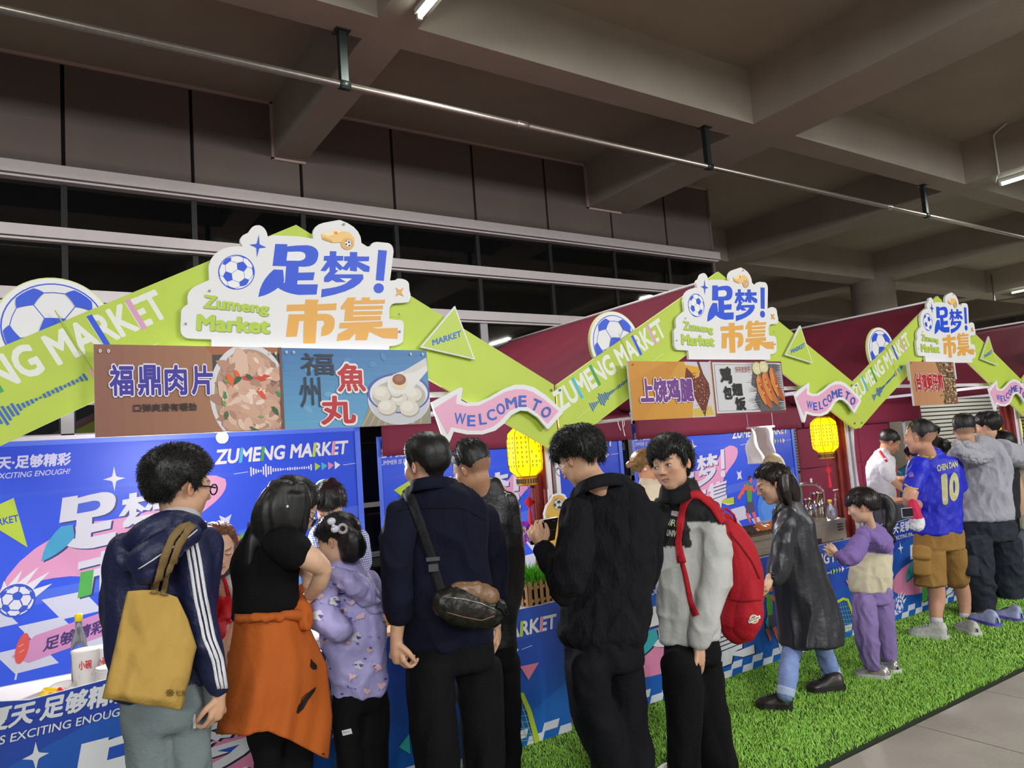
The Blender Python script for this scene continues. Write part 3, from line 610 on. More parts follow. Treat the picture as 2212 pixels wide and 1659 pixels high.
for s_ in (0, 1):
    xa = x0 if s_ == 0 else x1
    sheet('roof_slope', lambda u, v: (xa+(xc-xa)*v, YF+.06+(YB-YF-.02)*u, EZ+(RZ-EZ)*v-.03*math.sin(PI*u)*math.sin(PI*v)-.008*math.sin(u*40)*math.sin(PI*v)), 40, 12, cloth, t0)
MB().tube([(xc, YF+.04, RZ+.006), (xc, YB+.04, RZ+.006)], .014, 8).build('ridge_bar', pole_m, t0, True)
sheet('rear_valance', lambda u, v: (x0+(x1-x0)*u, YB-.10+.012*math.sin(u*23)*(1-v), 1.72+(EZ-1.72)*v), 40, 4, cloth, t0)
MB().prism([(x0, EZ), (x1, EZ), (xc, RZ)], lambda u, z: (u, YB+.0, z), (0, .004, 0)).build('rear_gable_cloth', cloth, t0)
for xa, ya in ((x0, YF+.10), (x1, YF+.10), (x0+.16, YB+.02), (x1-.32, YB+.02)):
    MB().box((xa-.016, ya-.016, 0), (xa+.016, ya+.016, EZ)).box((xa-.045, ya-.045, 0), (xa+.045, ya+.045, .008)).box((xa-.024, ya-.024, .95), (xa+.024, ya+.024, 1.01)).build('tent_leg', pole_m, t0)
for y in (YF+.10, YB-.05):
    m = MB()
    for k in range(4):
        a, b = x0+(x1-x0)*k/4, x0+(x1-x0)*(k+1)/4; up = k % 2 == 0
        m.tube([(a, y, EZ-.02 if up else EZ-.30), (b, y, EZ-.30 if up else EZ-.02)], .011, 6)
        if y > 5: m.tube([(a, y, EZ-.30 if up else EZ-.02), (b, y, EZ-.02 if up else EZ-.30)], .011, 6)
MB().box((x0, YB-.08, EZ-.03), (x1, YB-.05, EZ)).box((x0, YF+.09, EZ-.03), (x1, YF+.11, EZ)).box((x0-.01, YF+.1, EZ-.03), (x0+.01, YB, EZ)).box((x1-.01, YF+.1, EZ-.03), (x1+.01, YB, EZ)).build('eave_bar', pole_m, t0)
sheet('rolled_curtain', lambda u, v: (x1+.00+(.055+.02*math.sin(u*2*PI*6))*math.cos(u*2*PI), YF+.17+(.055+.02*math.sin(u*2*PI*6))*math.sin(u*2*PI), .75+(EZ-.78)*v), 60, 6, red_c, t0)
t0['label'] = 'maroon gabled tent of the nearest stall at left'
for k in (1, 2, 3):
    o = inst(t0, None, (SP*k, 0, 0)); o['label'] = 'maroon gabled tent of the '+cnames[k]
for ch in list(t0.children):      # the nearest tent is open at the back
    if ch.name in ('rear_valance', 'rear_gable_cloth'): bpy.data.objects.remove(ch)
tents = t0
# maroon rear wall of the fourth tent
wl = empty('tent_side_wall', 'maroon cloth wall closing the back of the third stall behind the white shirted seller', 'cloth wall', (8.9, 6.5, 0))
sheet('wall_cloth', lambda u, v: (8.96+2.35*u, YB-.01+.015*math.sin(u*18)*(1-v), .03+1.98*v), 40, 6, cloth, wl)
for u in (.32, .62): MB().tube([(8.96+2.35*u, YB-.035, .05), (8.96+2.35*u, YB-.035, 2)], .004, 5).build('cloth_seam', cloth, wl)
MB().box((8.98, YB-.03, 1.16), (11.3, YB-.022, 1.175)).build('cloth_seam', cloth, wl)
# ================================================================ vinyl banners and counter fronts
def brand_box(A, u0, u1, z0, z1, col, shadow=None, bg=None, tilt=.12, parts=None):
    "the title glyphs fitted into a box, leaning up to the right, with a hard drop shadow"
    def f(p, d=(0, 0)):
        a = (p[0]-590)/(1590-590); b = (936-p[1])/(936-222); return (u0+(u1-u0)*a+d[0], z0+(z1-z0)*(b+tilt*(a-.5))+d[1])
    def draw(c_, d):
        for g in G_ZU+G_MENG+G_BANG+G_SHI+G_JI: A.poly([f(p, d) for p in g], c_)
        A.ell(f((1453, 540), d), ((u1-u0)*.04, (z1-z0)*.055), c_, 20)
    if shadow: draw(shadow, ((u1-u0)*.012, -(z1-z0)*.012))
    draw(col, (0, 0))
    for g in G_ZUH: A.poly([f(p) for p in g], bg)
    A.poly([f(p) for p in ((1175, 468), (1262, 470), (1225, 498))], bg)
    return f
def market_text(A, u0, u1, z0, z1, dz=.02, sh=.02):
    def q(a, b): return [(u0+(u1-u0)*a, z0+dz*a), (u0+(u1-u0)*b, z0+dz*b), (u0+(u1-u0)*b+sh, z1+dz*b), (u0+(u1-u0)*a+sh, z1+dz*a)]
    A.text('ZUMENG MARKET', q(0, 1), '#e6e6e8', .03)
    for (a, wd), c_ in zip(STM, ('#48b3d6', '#45a348', '#b7d23c', '#e58fa8')): A.poly(q(a, a+wd), c_)
def wave(A, u, z, s, arr=True):
    A.line([(u-.14*s, z-.01), (u-.02*s, z)], .005*s, '#d6dcf2')
    for h in (1, .7, .5, .3, .2, .9, 1.4, .9, .9, .4, .35, .35, .3, .18, .12, .3, .35, .25, .35, .3, .2, .25, .3, .2, .35, .7):
        A.poly([(u, z-h*.04*s), (u+.012*s, z-h*.04*s), (u+.012*s, z+h*.04*s), (u, z+h*.04*s)], '#e6e6ee'); u += .0215*s
    u += .02*s
    for c_ in ('#b7d23c', '#4cb7cf', '#e58fa8', '#e6e6ee'): A.poly([(u, z-.035*s), (u+.055*s, z+.004), (u, z+.04*s)], c_); u += .063*s
    A.line([(u+.02*s, z), (u+.14*s, z+.008)], .005*s, '#d6dcf2')
def player(A, u, z, s, mir=1):
    sk, sh_, pt = '#dc6a58', '#5aa344', '#54506a'
    def L_(pts, w_, c_): A.line([(u+mir*a*s, z+b*s) for a, b in pts], [x*s for x in w_] if isinstance(w_, list) else w_*s, c_)
    L_([(.02, .40), (.10, .22), (.16, .02)], [.12, .10, .06], sk); L_([(.16, .03), (.20, -.14)], [.05, .05], '#e6e2d4')      # trailing leg
    L_([(-.02, .42), (-.10, .24), (-.04, .06)], [.13, .10, .05], sk)
    L_([(.02, .52), (.05, .42), (.08, .26)], [.16, .17, .13], pt); L_([(0, .50), (-.05, .36), (-.09, .26)], [.14, .15, .12], pt)
    L_([(.06, .82), (.02, .66), (.01, .48)], [.16, .17, .13], sh_)
    L_([(.0, .80), (-.10, .84), (-.16, .70)], [.07, .055, .045], sk); L_([(.10, .80), (.18, .68), (.26, .76)], [.07, .05, .045], sk); L_([(.02, .82), (-.05, .85)], [.1, .08], sh_)
    A.ell((u+mir*.10*s, z+.93*s), (.055*s, .07*s), sk, 18); A.poly([(u+mir*a*s, z+b*s) for a, b in ((.04, .94), (.05, 1.01), (.12, 1.02), (.16, .98), (.10, .97), (.07, .92))], '#35303c')
    A.ell((u-mir*.17*s, z+.68*s), (.03*s, .03*s), sk, 10); A.ell((u+mir*.27*s, z+.78*s), (.03*s, .03*s), sk, 10)
def flame_ball(A, c, r):
    for a in (.3, .8, 1.3, 1.8, 2.3): A.poly([(c[0]+r*math.cos(a-.25), c[1]+r*math.sin(a-.25)), (c[0]+r*1.9*math.cos(a+.1-.5), c[1]+r*1.9*math.sin(a+.1)), (c[0]+r*math.cos(a+.25), c[1]+r*math.sin(a+.25))], '#e4e4ec')
    A.soccer(c, (r, r), rotm(.3, .2, .4), '#2f55c8', '#e4e4ec', .10, .035)
def tri_tag(A, u, z, s): A.poly([(u-.12*s, z+.10*s), (u+.10*s, z+.20*s), (u+.18*s, z-.16*s)], '#b7cf3a'); A.text('MARKET', [(u-.07*s, z-.0*s), (u+.13*s, z+.03*s), (u+.125*s, z+.08*s), (u-.075*s, z+.05*s)], '#3350b0', .02)
def banner_art():
    A = Art(); B = '#2a4fd0'
    grad(A, '#3a60e8', '#3354dc', 12, True, (0, .22, 2.97, 1.995))
    R = random.Random(2)
    A.poly([(0, .9), (.9, .95), (1.5, 1.15), (2.97, 1.3), (2.97, 1.2), (1.5, 1.05), (.9, .86), (0, .8)], '#4f6fe2')
    A.poly([(0, 1.62), (2.97, 1.70), (2.97, 1.67), (0, 1.59)], '#3a5cdc')
    # checkered pitch and ribbon
    for i in range(-2, 12):
        for j in range(3):
            if (i+j) % 2: continue
            z1 = .86-.16*j; a = [(.26*i+.12*j, z1), (.26*i+.26+.12*j, z1+.02), (.26*i+.38+.12*j, z1-.14), (.26*i+.12+.12*j, z1-.16)]
            a = [(min(max(p[0], 0), 2.96), p[1]) for p in a]
            if a[1][0]-a[0][0] > .02: A.poly(a, '#d2d4e4')
    # swoosh blob
    A.poly([(.27, .92)]+qb((.27, .95), (.36, 1.22), (.75, 1.36))+qb((.8, 1.38), (1.2, 1.36), (1.42, 1.5))+qb((1.42, 1.5), (1.62, 1.74), (1.80, 1.62))+qb((1.80, 1.62), (1.84, 1.52), (1.66, 1.40))+qb((1.66, 1.40), (1.5, 1.3), (1.38, 1.08))+qb((1.38, 1.08), (1.2, .90), (.8, .98))+qb((.7, 1.0), (.4, 1.02), (.30, .90)), '#e29ec2')
    f = brand_box(A, .52, 1.64, .82, 1.62, '#d9dae4', '#3c3f78', '#3a5ad4', .16)
    A.poly([f(p) for p in G_ZU[2]], '#3fa2cc'); A.poly([f(p) for p in ((808, 727), (884, 727), (866, 886), (788, 889))], '#4fae4c'); A.poly([f(p) for p in ((1398, 820), (1590, 824), (1588, 903), (1385, 850))], '#b7cf3a')
    A.star4((.995, 1.685), (.075, .095), '#d9dae8', pin=.28); A.star4((1.79, 1.27), (.07, .085), '#d9dae8', rot=PI/4, pin=.40); A.star4((1.2, 1.30), (.05, .06), '#d9dae8')
    flame_ball(A, (.37, .88), .115); tri_tag(A, .26, 1.40, 1.0)
    A.text('这个夏天·足够精彩', [(-.0, 1.80), (.71, 1.808), (.72, 1.905), (.01, 1.90)], '#d5d9f4', .035); A.text('SUMMER IS EXCITING ENOUGH!', [(-.0, 1.735), (.70, 1.745), (.712, 1.785), (.005, 1.778)], '#c9d0f2', .015)
    A.poly([(.34, .50), (.48, .62), (1.35, .80), (1.30, .62), (.44, .44)], '#cf8fbc'); A.text('足够精彩,就现在!', [(.52, .49), (1.25, .62), (1.27, .73), (.54, .59)], '#4a3a72', .03)
    A.line([(.36, .34), (.43, .70)], .012, '#d8d8e2'); A.ell((.402, .545), (.038, .105), '#d8584c', rot=-.22); A.line([(.38, .56), (.41, .575)], .006, '#e8a090'); A.line([(.385, .52), (.415, .535)], .006, '#e8a090')
    player(A, 1.93, .62, .62); A.line([(1.72, .98), (1.86, 1.10), (2.02, 1.08)], [.05, .055, .05], '#dc6a58')
    A.ell((2.33, .80), (.26, .26), '#4c86dc', 30); A.ell((2.33, .80), (.20, .20), '#5b94e4', 6)
    player(A, 2.66, .52, .60, -1)
    market_text(A, 1.72, 2.85, 1.74, 1.865); wave(A, 2.0, 1.665, .95)
    for k in range(9): A.ell((.12+k*.34, 1.975), (.010, .010), '#dfe3f6', 10); A.ell((.12+k*.34, 1.975), (.005, .005), '#3a3f66', 8)
    return A
YV = 6.40
vin = mat('blue_vinyl_print', attr=True, rough=.42, alpha=.86, spec=.35, bump=.35, bscale=3.5, stretch=(1, 1, 3))
bn = empty('vinyl_banner', 'x', 'banner', (XK[0]+1.5, YV, .2), 'blue market banners hung at the back of the stalls')
BA = banner_art()
hem = mat('banner_hem', '#5c7cf0', .4, alpha=.8)
sheet('banner_cloth', lambda u, v: (XK[0]+2.97*u, YV+.006, .22+1.775*v), 20, 12, mat('blue_vinyl_sheet', '#3a5ce6', .45, alpha=.86), bn, .001)
BA.build('printed_face', bn, F0(YV), (0, -1, 0), .0004, vin)
MB().box((XK[0]-.01, YV-.012, 1.965), (XK[0]+2.98, YV-.010, 2.0)).box((XK[0]+2.93, YV-.012, .22), (XK[0]+2.98, YV-.010, 2.0)).box((XK[0]-.01, YV-.012, .22), (XK[0]+.03, YV-.010, 2.0)).build('banner_hem_tape', hem, bn)
bn['label'] = 'blue vinyl banner printed with market lettering behind the nearest counter at left'
for k, l in ((1, 'blue vinyl banner behind the yellow lantern of the nearer counter gap'), (2, 'blue vinyl banner with running player behind the grill')):
    o = inst(bn, None, (SP*k, 0, -.10)); o['label'] = l
# counter fronts
def panel_art():
    A = Art(); grad(A, '#1c45b8', '#1668c4', 12, True, (.13, .02, 3.09, .765)) if False else grad(A, '#1560b8', '#1d3fa8', 12, True, (.13, .02, 3.09, .765))
    for g, c_ in (([(1.9, .765), (3.09, .765), (3.09, .62), (1.9, .52)], '#2452bc'), ([(2.3, .50), (3.09, .62), (3.09, .44), (2.3, .36)], '#1c4cb4'), ([(.13, .50), (.9, .765), (1.3, .765), (.13, .36)], '#1c58b8'), ([(2.4, .02), (3.09, .30), (3.09, .02)], '#1a66bd')): A.poly(g, c_)
    for i in range(27):
        for j in range(2):
            if (i+j) % 2 == 0: a = .13+i*.11; A.poly([(a, .02+.045*j), (min(a+.11, 3.09), .02+.045*j), (min(a+.13, 3.09), .065+.045*j), (a+.02, .065+.045*j)], '#d9dde8')
    A.poly([(.28, .30)]+qb((.28, .34), (.42, .47), (.8, .47))+qb((.8, .47), (1.2, .46), (1.42, .56))+qb((1.42, .56), (1.6, .66), (1.66, .58))+qb((1.66, .58), (1.7, .48), (1.52, .40))+qb((1.52, .40), (1.4, .25), (1.2, .22))+qb((1.0, .18), (.4, .16), (.28, .26)), '#dd86ac')
    f = brand_box(A, .48, 1.60, .075, .62, '#dfe1e4', '#16203c', '#1d50b8', .08)
    A.poly([f(p) for p in G_ZU[2]], '#35a3ac'); A.poly([f(p) for p in ((808, 727), (884, 727), (866, 886), (788, 889))], '#4fae4c')
    flame_ball(A, (.34, .13), .065); A.star4((.46, .60), (.045, .055), '#dfe1e4'); A.star4((1.68, .38), (.035, .04), '#dfe1e4', rot=PI/4, pin=.4)
    player(A, 1.80, .15, .42); player(A, 2.25, .13, .42, -1); A.poly([(2.0, .22), (2.06, .27), (2.06, .17)], '#39bcb0'); A.poly([(1.74, .31), (1.78, .35), (1.775, .26)], '#39bcb0')
    market_text(A, 2.12, 3.03, .615, .70, .0, .012); wave(A, 2.25, .545, .62)
    A.poly([(2.76, .455), (2.89, .45), (2.81, .37)], '#e2829a'); A.poly([(2.52, .18), (2.56, .24), (2.60, .15)], '#39bcb0')
    A.line([(2.55, .30), (2.70, .32), (2.76, .30), (2.80, .20), (2.84, .02)], [.022, .022, .026, .03, .036], '#b9cf35')
    for k in range(7): A.line([(2.56+.03*k, .295), (2.60+.034*k, .06)], .003, '#8fbf6a'); A.line([(2.55, .27-.03*k), (2.79+.006*k, .25-.035*k)], .003, '#8fbf6a')
    A.text('m', Q(2.46, .10, 2.50, .08), '#d9dde8', .02)
    A.poly([(.13, .75), (.13, .80), (.30, .845), (.44, .82), (.80, .845), (.86, .80), (.88, .75)], '#1d3fa8')
    A.text('这个夏天·足够精彩', [(-.02+.14, .725), (.80, .735), (.81, .825), (.15, .815)], '#dfe1e4', .035); A.text('SUMMER IS EXCITING ENOUGH!', [(.14, .672), (.80, .682), (.805, .715), (.145, .705)], '#dfe1e4', .012)
    return A
ct = empty('market_counter', 'x', 'counter', (XK[0]+1.6, 3.66, 0), 'market counters with printed fronts')
YC = 3.63
lit_top = mat('white_table_top', '#e8e6e0', .35)
alu = mat('aluminium_edge', '#b9b9b6', .35, metal=.7)
MB().box((XK[0]+.12, YC+.02, .72), (XK[0]+3.10, YC+.66, .75)).build('table_top', lit_top, ct)
MB().box((XK[0]+.12, YC+.012, .70), (XK[0]+3.10, YC+.02, .752)).box((XK[0]+.12, YC+.66, .70), (XK[0]+3.10, YC+.668, .752)).build('table_edge', alu, ct)
for xx in (.16, 3.07):
    for yy in (.04, .62): MB().box((XK[0]+xx-.018, YC+yy, 0), (XK[0]+xx+.018, YC+yy+.03, .72)).build('table_leg', pole_m, ct)
pm = MB().prism([(.13, .02), (3.09, .02), (3.09, .765), (.88, .765), (.86, .80), (.80, .845), (.44, .82), (.30, .845), (.13, .80)], F0(YC), (0, .01, 0)).build('front_panel', mat('panel_core', '#dfe3ea', .5), ct)
panel_art().build('printed_face', ct, F0(YC), (0, -1, 0))
ct['label'] = 'blue printed counter of the nearest stall, crowded by the customers at left'
for k, l in ((1, 'blue printed counter of the middle stall, grill standing on it'), (2, 'blue printed counter of the third stall behind the man in the blue jersey'), (3, 'blue printed counter at the right picture edge')):
    o = inst(ct, None, (SP*k, 0, 0)); o['label'] = l
# ================================================================ stall lights
led = mat('led_bulb', '#ffffff', .3, emit=60); capm = mat('bulb_cap', '#cfcfcf', .4)
def bulb(p, lab_, power=75, col=(.93, .96, 1)):
    e = empty('led_bulb', lab_, 'lamp', p); x, y, z = p
    MB().ball((x, y, z), .035, 14, 10).build('bulb_glass', led, e, True); MB().lathe([(.018, .03), (.02, .07), (.012, .085)], p, 12).tube([(x, y, z+.08), (x, y, 2.12)], .003, 5).build('bulb_socket', capm, e)
    point('bulb_light', (x, y, z-.045), power, col, .05)
bulb(tuple(P(480, 945, 4.75)), 'glaring white led bulb hanging in front of the blue banner at left', 150)
bulb((XK[1]+1.3, 5.0, 2.05), 'white led bulb hanging under the tent of the middle stall', 75)
bulb((XK[2]+1.4, 5.0, 2.05), 'white led bulb hanging under the tent of the third stall', 85, (1, .95, .95))
bulb((XK[3]+1.2, 4.9, 1.98), 'white led bulb hanging under the tent at the right edge', 110)
# ================================================================ lanterns
paper = mat('yellow_lantern_paper', '#ffd400', .6, emit=1.6, ecol='#ffc400'); gold_b = mat('lantern_gold_trim', '#c98a2a', .4, metal=.3); ink_ = mat('lantern_ink', '#4a3a10', .6); red_t = mat('red_tassel', '#d4202a', .6); black_w = mat('thin_black_wire', '#1a1612', .5)
ln = empty('palace_lantern', 'x', 'lantern', (0, 0, 0), 'yellow palace lanterns')
prof = [(.05, .0), (.062, .012), (.088, .035), (.094, .075), (.094, .19), (.088, .23), (.062, .255), (.05, .262)]
def octl(prof, n=8):
    m = MB(); V = []; F = []
    for r, z in prof:
        for k in range(n*3):
            a = 2*PI*k/(n*3); rr = r*(1-.03*math.cos(a*n)); V.append((rr*math.cos(a), rr*math.sin(a), z))
    q = n*3
    for i in range(len(prof)-1):
        for k in range(q): F.append((i*q+k, i*q+(k+1) % q, (i+1)*q+(k+1) % q, (i+1)*q+k))
    return m.add(V, F)
octl(prof).build('lantern_body', paper, ln, True)
for k in range(8):
    a = 2*PI*k/8+PI/8; MB().tube([(r*1.03*math.cos(a), r*1.03*math.sin(a), z) for r, z in prof], .0016, 5).build('lantern_rib', black_w, ln)
for z0, z1, nm in ((-.045, .006, 'lantern_base'), (.258, .30, 'lantern_collar')):
    m = MB().lathe([(.052, z0), (.056, z0+.006), (.056, z1-.008), (.060, z1)], (0, 0, 0), 24)
    for k in range(24): a = 2*PI*k/24; m.box((-.004, -.002, z0+.012), (.004, .002, z1-.014), 1, Matrix.Translation((.0575*math.cos(a), .0575*math.sin(a), 0))@Matrix.Rotation(a+PI/2, 4, 'Z')@Matrix.Rotation(0, 4, 'Y'))
    m.build(nm, [gold_b, ink_], ln)
A = []; m = MB(); R = random.Random(6)
for k in range(8):
    a0 = 2*PI*k/8
    for j in range(3):
        a = a0+(j-1)*.24; rr = .0955
        for z in (.205, .18, .155, .13, .105, .08, .06):
            if R.random() < .2: continue
            M_ = Matrix.Translation((rr*math.cos(a), rr*math.sin(a), z))@Matrix.Rotation(a, 4, 'Z')
            m.box((-.0008, -.006, .001), (.0008, .006, .003), 0, M_).box((-.0008, -.0015, -.007), (.0008, .0015, .006), 0, M_).box((-.0008, -.005, -.006), (.0008, .004, -.0045), 0, M_)
m.build('lantern_lettering', ink_, ln)
m = MB().tube([(0, 0, -.045), (0, 0, -.12)], .0018, 5).box((-.022, -.004, -.155), (.022, .004, -.111), 0, Matrix.Translation((0, 0, -.133))@Matrix.Rotation(PI/4, 4, 'Y')@Matrix.Translation((0, 0, .133))).tube([(0, 0, -.16), (0, 0, -.18), (0, 0, -.26)], [.004, .009, .013], 8)
m.build('tassel', red_t, ln, False)
MB().tube([(0, 0, .30), (0, 0, .42)], .002, 5).build('lantern_cord', black_w, ln)
lps = [(P(1139, 1030, 3.80), 'lit yellow palace lantern hanging above the flower planter', 1.18), (P(1785, 978, 3.80), 'lit yellow palace lantern hanging above the steel cans', 1.13), (P(2187, 955, 3.84), 'lit yellow palace lantern at the right edge behind the heads', 1.13)]
for i, (p, l, s_) in enumerate(lps):
    o = ln if i == 0 else inst(ln); o.location = p; o.scale = (s_, s_, s_); o['label'] = l
    point('lantern_light', (p.x, p.y, p.z+.13), 3.0, (1, .62, .15), .09)
# ================================================================ people: engine
def ppm(p): return FPX/((Vector(p)-EYE).dot(FWD))
def ring_tube(pts, n=18, caps='rr', world=False):
    "pts: (centre, ru, rw); closed loft, ru across the view, rw along it"
    C = [Vector(p[0]) for p in pts]; V = []; F = []; rings = []
    def frame(i):
        t = (C[min(i+1, len(C)-1)]-C[max(i-1, 0)]).normalized()
        if pts[i][1] > .10 and abs(t.z) > .8: t = Vector((0, 0, 1 if t.z > 0 else -1))
        v = (C[i]-EYE); v.z = 0; v.normalize()
        u = t.cross(v)
        if u.length < .35: u = t.cross(Vector((0, 0, 1)))
        u.normalize(); w_ = u.cross(t).normalized(); return t, u, w_
    fr = [frame(i) for i in range(len(C))]
    seq = []
    t, u, w_ = fr[0]; r0 = min(pts[0][1], pts[0][2])
    kk = .8 if pts[0][1] < .10 else .14
    if caps[0] == 'r':
        for a in (.15, .5, .85): k = math.sin(a*PI/2); seq.append((C[0]-t*r0*kk*math.cos(a*PI/2), pts[0][1]*k, pts[0][2]*k, u, w_))
    for i in range(len(C)): seq.append((C[i], pts[i][1], pts[i][2], fr[i][1], fr[i][2]))
    t, u, w_ = fr[-1]; r1 = min(pts[-1][1], pts[-1][2])
    kk = .8 if pts[-1][1] < .10 else .14
    if caps[1] == 'r':
        for a in (.85, .5, .15): k = math.sin(a*PI/2); seq.append((C[-1]+t*r1*kk*math.cos(a*PI/2), pts[-1][1]*k, pts[-1][2]*k, u, w_))
    for c, a, b, u, w_ in seq:
        for k in range(n): q = 2*PI*k/n; V.append(c+u*a*math.cos(q)+w_*b*math.sin(q))
    m = len(seq)
    for i in range(m-1):
        for k in range(n): k2 = (k+1) % n; F.append((i*n+k, i*n+k2, (i+1)*n+k2, (i+1)*n+k))
    F.append(tuple(range(n-1, -1, -1))); F.append(tuple((m-1)*n+k for k in range(n)))
    return V, F
def catmull(pts, sub=3):
    "interpolate tuples (Vector, a, b)"
    if len(pts) < 3: return pts
    A = [np.array([*p[0], p[1], p[2]]) for p in pts]; A = [2*A[0]-A[1]]+A+[2*A[-1]-A[-2]]; out = []
    for i in range(1, len(A)-2):
        for j in range(sub):
            t = j/sub; p = .5*((2*A[i])+(-A[i-1]+A[i+1])*t+(2*A[i-1]-5*A[i]+4*A[i+1]-A[i+2])*t*t+(-A[i-1]+3*A[i]-3*A[i+1]+A[i+2])*t**3); out.append(p)
    out.append(A[-2]); return [(Vector(p[:3]), max(p[3], .002), max(p[4], .002)) for p in out]
def GP(px, y, z):
    "point of the column of pixels px at depth y that lies at height z"
    a, b = P(px, 900, y), P(px, 1500, y); t = (z-a.z)/(b.z-a.z); return P(px, 900+600*t, y)
def TB(y0, pts, caps='rr', sub=3):
    "tube from photograph measurements: (px, py, dy, half width px[, depth ratio]) ; py may be 'gZ' = height Z above ground"
    out = []
    for p in pts:
        y = y0+p[2]; c = GP(p[0], y, float(p[1][1:])) if isinstance(p[1], str) else P(p[0], p[1], y)
        r = p[3]/ppm(c); out.append((c, r, r*(p[4] if len(p) > 4 else 1)))
    return ring_tube(catmull(out, sub), caps=caps)
def TW(pts, caps='rr', sub=2, n=12): return ring_tube(catmull([(Vector(p[0]), p[1], p[2] if len(p) > 2 else p[1]) for p in pts], sub), n, caps)
def fuse(tubes, voxel, smooth=4, factor=.5):
    "voxel union of closed tubes -> numpy verts, faces"
    V = []; F = []
    for v, f in tubes: k = len(V); V += v; F += [tuple(i+k for i in q) for q in f]
    me = bpy.data.meshes.new('u'); me.from_pydata([tuple(v) for v in V], [], F); o = bpy.data.objects.new('u', me); COL.objects.link(o)
    m = o.modifiers.new('r', 'REMESH'); m.mode = 'VOXEL'; m.voxel_size = voxel
    if smooth: s_ = o.modifiers.new('s', 'SMOOTH'); s_.iterations = smooth; s_.factor = factor
    me2 = bpy.data.meshes.new_from_object(o.evaluated_get(bpy.context.evaluated_depsgraph_get()))
    n = len(me2.vertices); A = np.empty(n*3, np.float32); me2.vertices.foreach_get('co', A); A = A.reshape(-1, 3).astype(float)
    N = np.empty(n*3, np.float32); me2.vertices.foreach_get('normal', N); N = N.reshape(-1, 3).astype(float)
    L = np.empty(len(me2.loops), np.int32); me2.loops.foreach_get('vertex_index', L)
    Fs = L.reshape(-1, 4) if len(L) == 4*len(me2.polygons) else None
    if Fs is None: Fs = [tuple(p.vertices) for p in me2.polygons]
    bpy.data.objects.remove(o); bpy.data.meshes.remove(me); bpy.data.meshes.remove(me2)
    return A, N, Fs
def wav(p, seed, n=6, lo=1., hi=2.2):
    "smooth pseudo noise in numpy, about -1..1"
    R = np.random.default_rng(seed); o = np.zeros(len(p)); w_ = p.copy()
    for i in range(2): k = R.normal(0, 1, (3, 3)); w_ = w_+.35*np.sin(w_@k.T+R.uniform(0, 6, 3))
    for i in range(n):
        k = R.normal(0, 1, 3); k = k/np.linalg.norm(k)*R.uniform(lo, hi); o += np.sin(w_@k+R.uniform(0, 6))
    return o/n*1.6
def folds(A, N, amp, sc, seed):
    if not amp: return A
    if max(sc) < 26: sc = [x*2.9 for x in sc]; amp = amp*1.12
    p = A*np.array(sc); d = wav(p, seed); r = 1-2*np.abs(wav(p*1.0, seed+1)); d2 = wav(p*2.3, seed+2)
    return A+N*(amp*(.4*d+.7*r+.25*d2))[:, None]
class Person:
    def __init__(s, label, y0, foot_px, cat='person'):
        s.y0 = y0; base = GP(foot_px, y0, 0); s.root = empty('person', label, cat, (base.x, base.y, 0)); s.skin = []; s.seed = int(abs(base.x*37+base.y*91)*10) % 9973
        s.bodyparts = []
    def garment(s, name, m, tubes, voxel=.011, fold=(.008, (9, 9, 4)), smooth=4, label=None, colfn=None, caps=None):
        tb = [t if isinstance(t, tuple) else TB(s.y0, t) for t in tubes]
        s.seed += 3; A, N, F = fuse(tb, voxel, smooth); A = folds(A, N, fold[0], fold[1], s.seed)
        vc = colfn(A, N) if colfn else None
        o = mesh(name, A, F.tolist() if isinstance(F, np.ndarray) else F, m, s.root, True, vcols=vc)
        if label: o['label'] = label
        s.last = o
        return o
    def limb(s, tubes, voxel=.0044): s.skin.append(([t if isinstance(t, tuple) else TB(s.y0, t) for t in tubes], voxel))
    def finish(s, head, tone, inner=None):
        "one body mesh: head and neck, bare limbs, and the frame inside the clothes"
        V = []; F = []; C = []; k = 0
        def addm(A, Fs, c_):
            nonlocal k
            V.append(A); F.extend([tuple(int(i)+k for i in f) for f in Fs]); C.append(c_); k += len(A)
        if head is not None:
            for A, Fs, c_ in head: addm(A, Fs, c_)
        t = np.array(lin(tone))
        for tubes, vx in s.skin:
            A, N, Fs = fuse(tubes, vx, 3); addm(A, Fs, np.tile(t, (len(A), 1)))
        if inner:
            A, N, Fs = fuse([TB(s.y0, q) for q in inner], .02, 2); addm(A, Fs, np.tile(t, (len(A), 1)))
        V = np.concatenate(V); C = np.concatenate(C)
        return mesh('body', V, F, mat('skin', attr=True, rough=.48, var=.04, vscale=30, spec=.4), s.root, True, vcols=C)
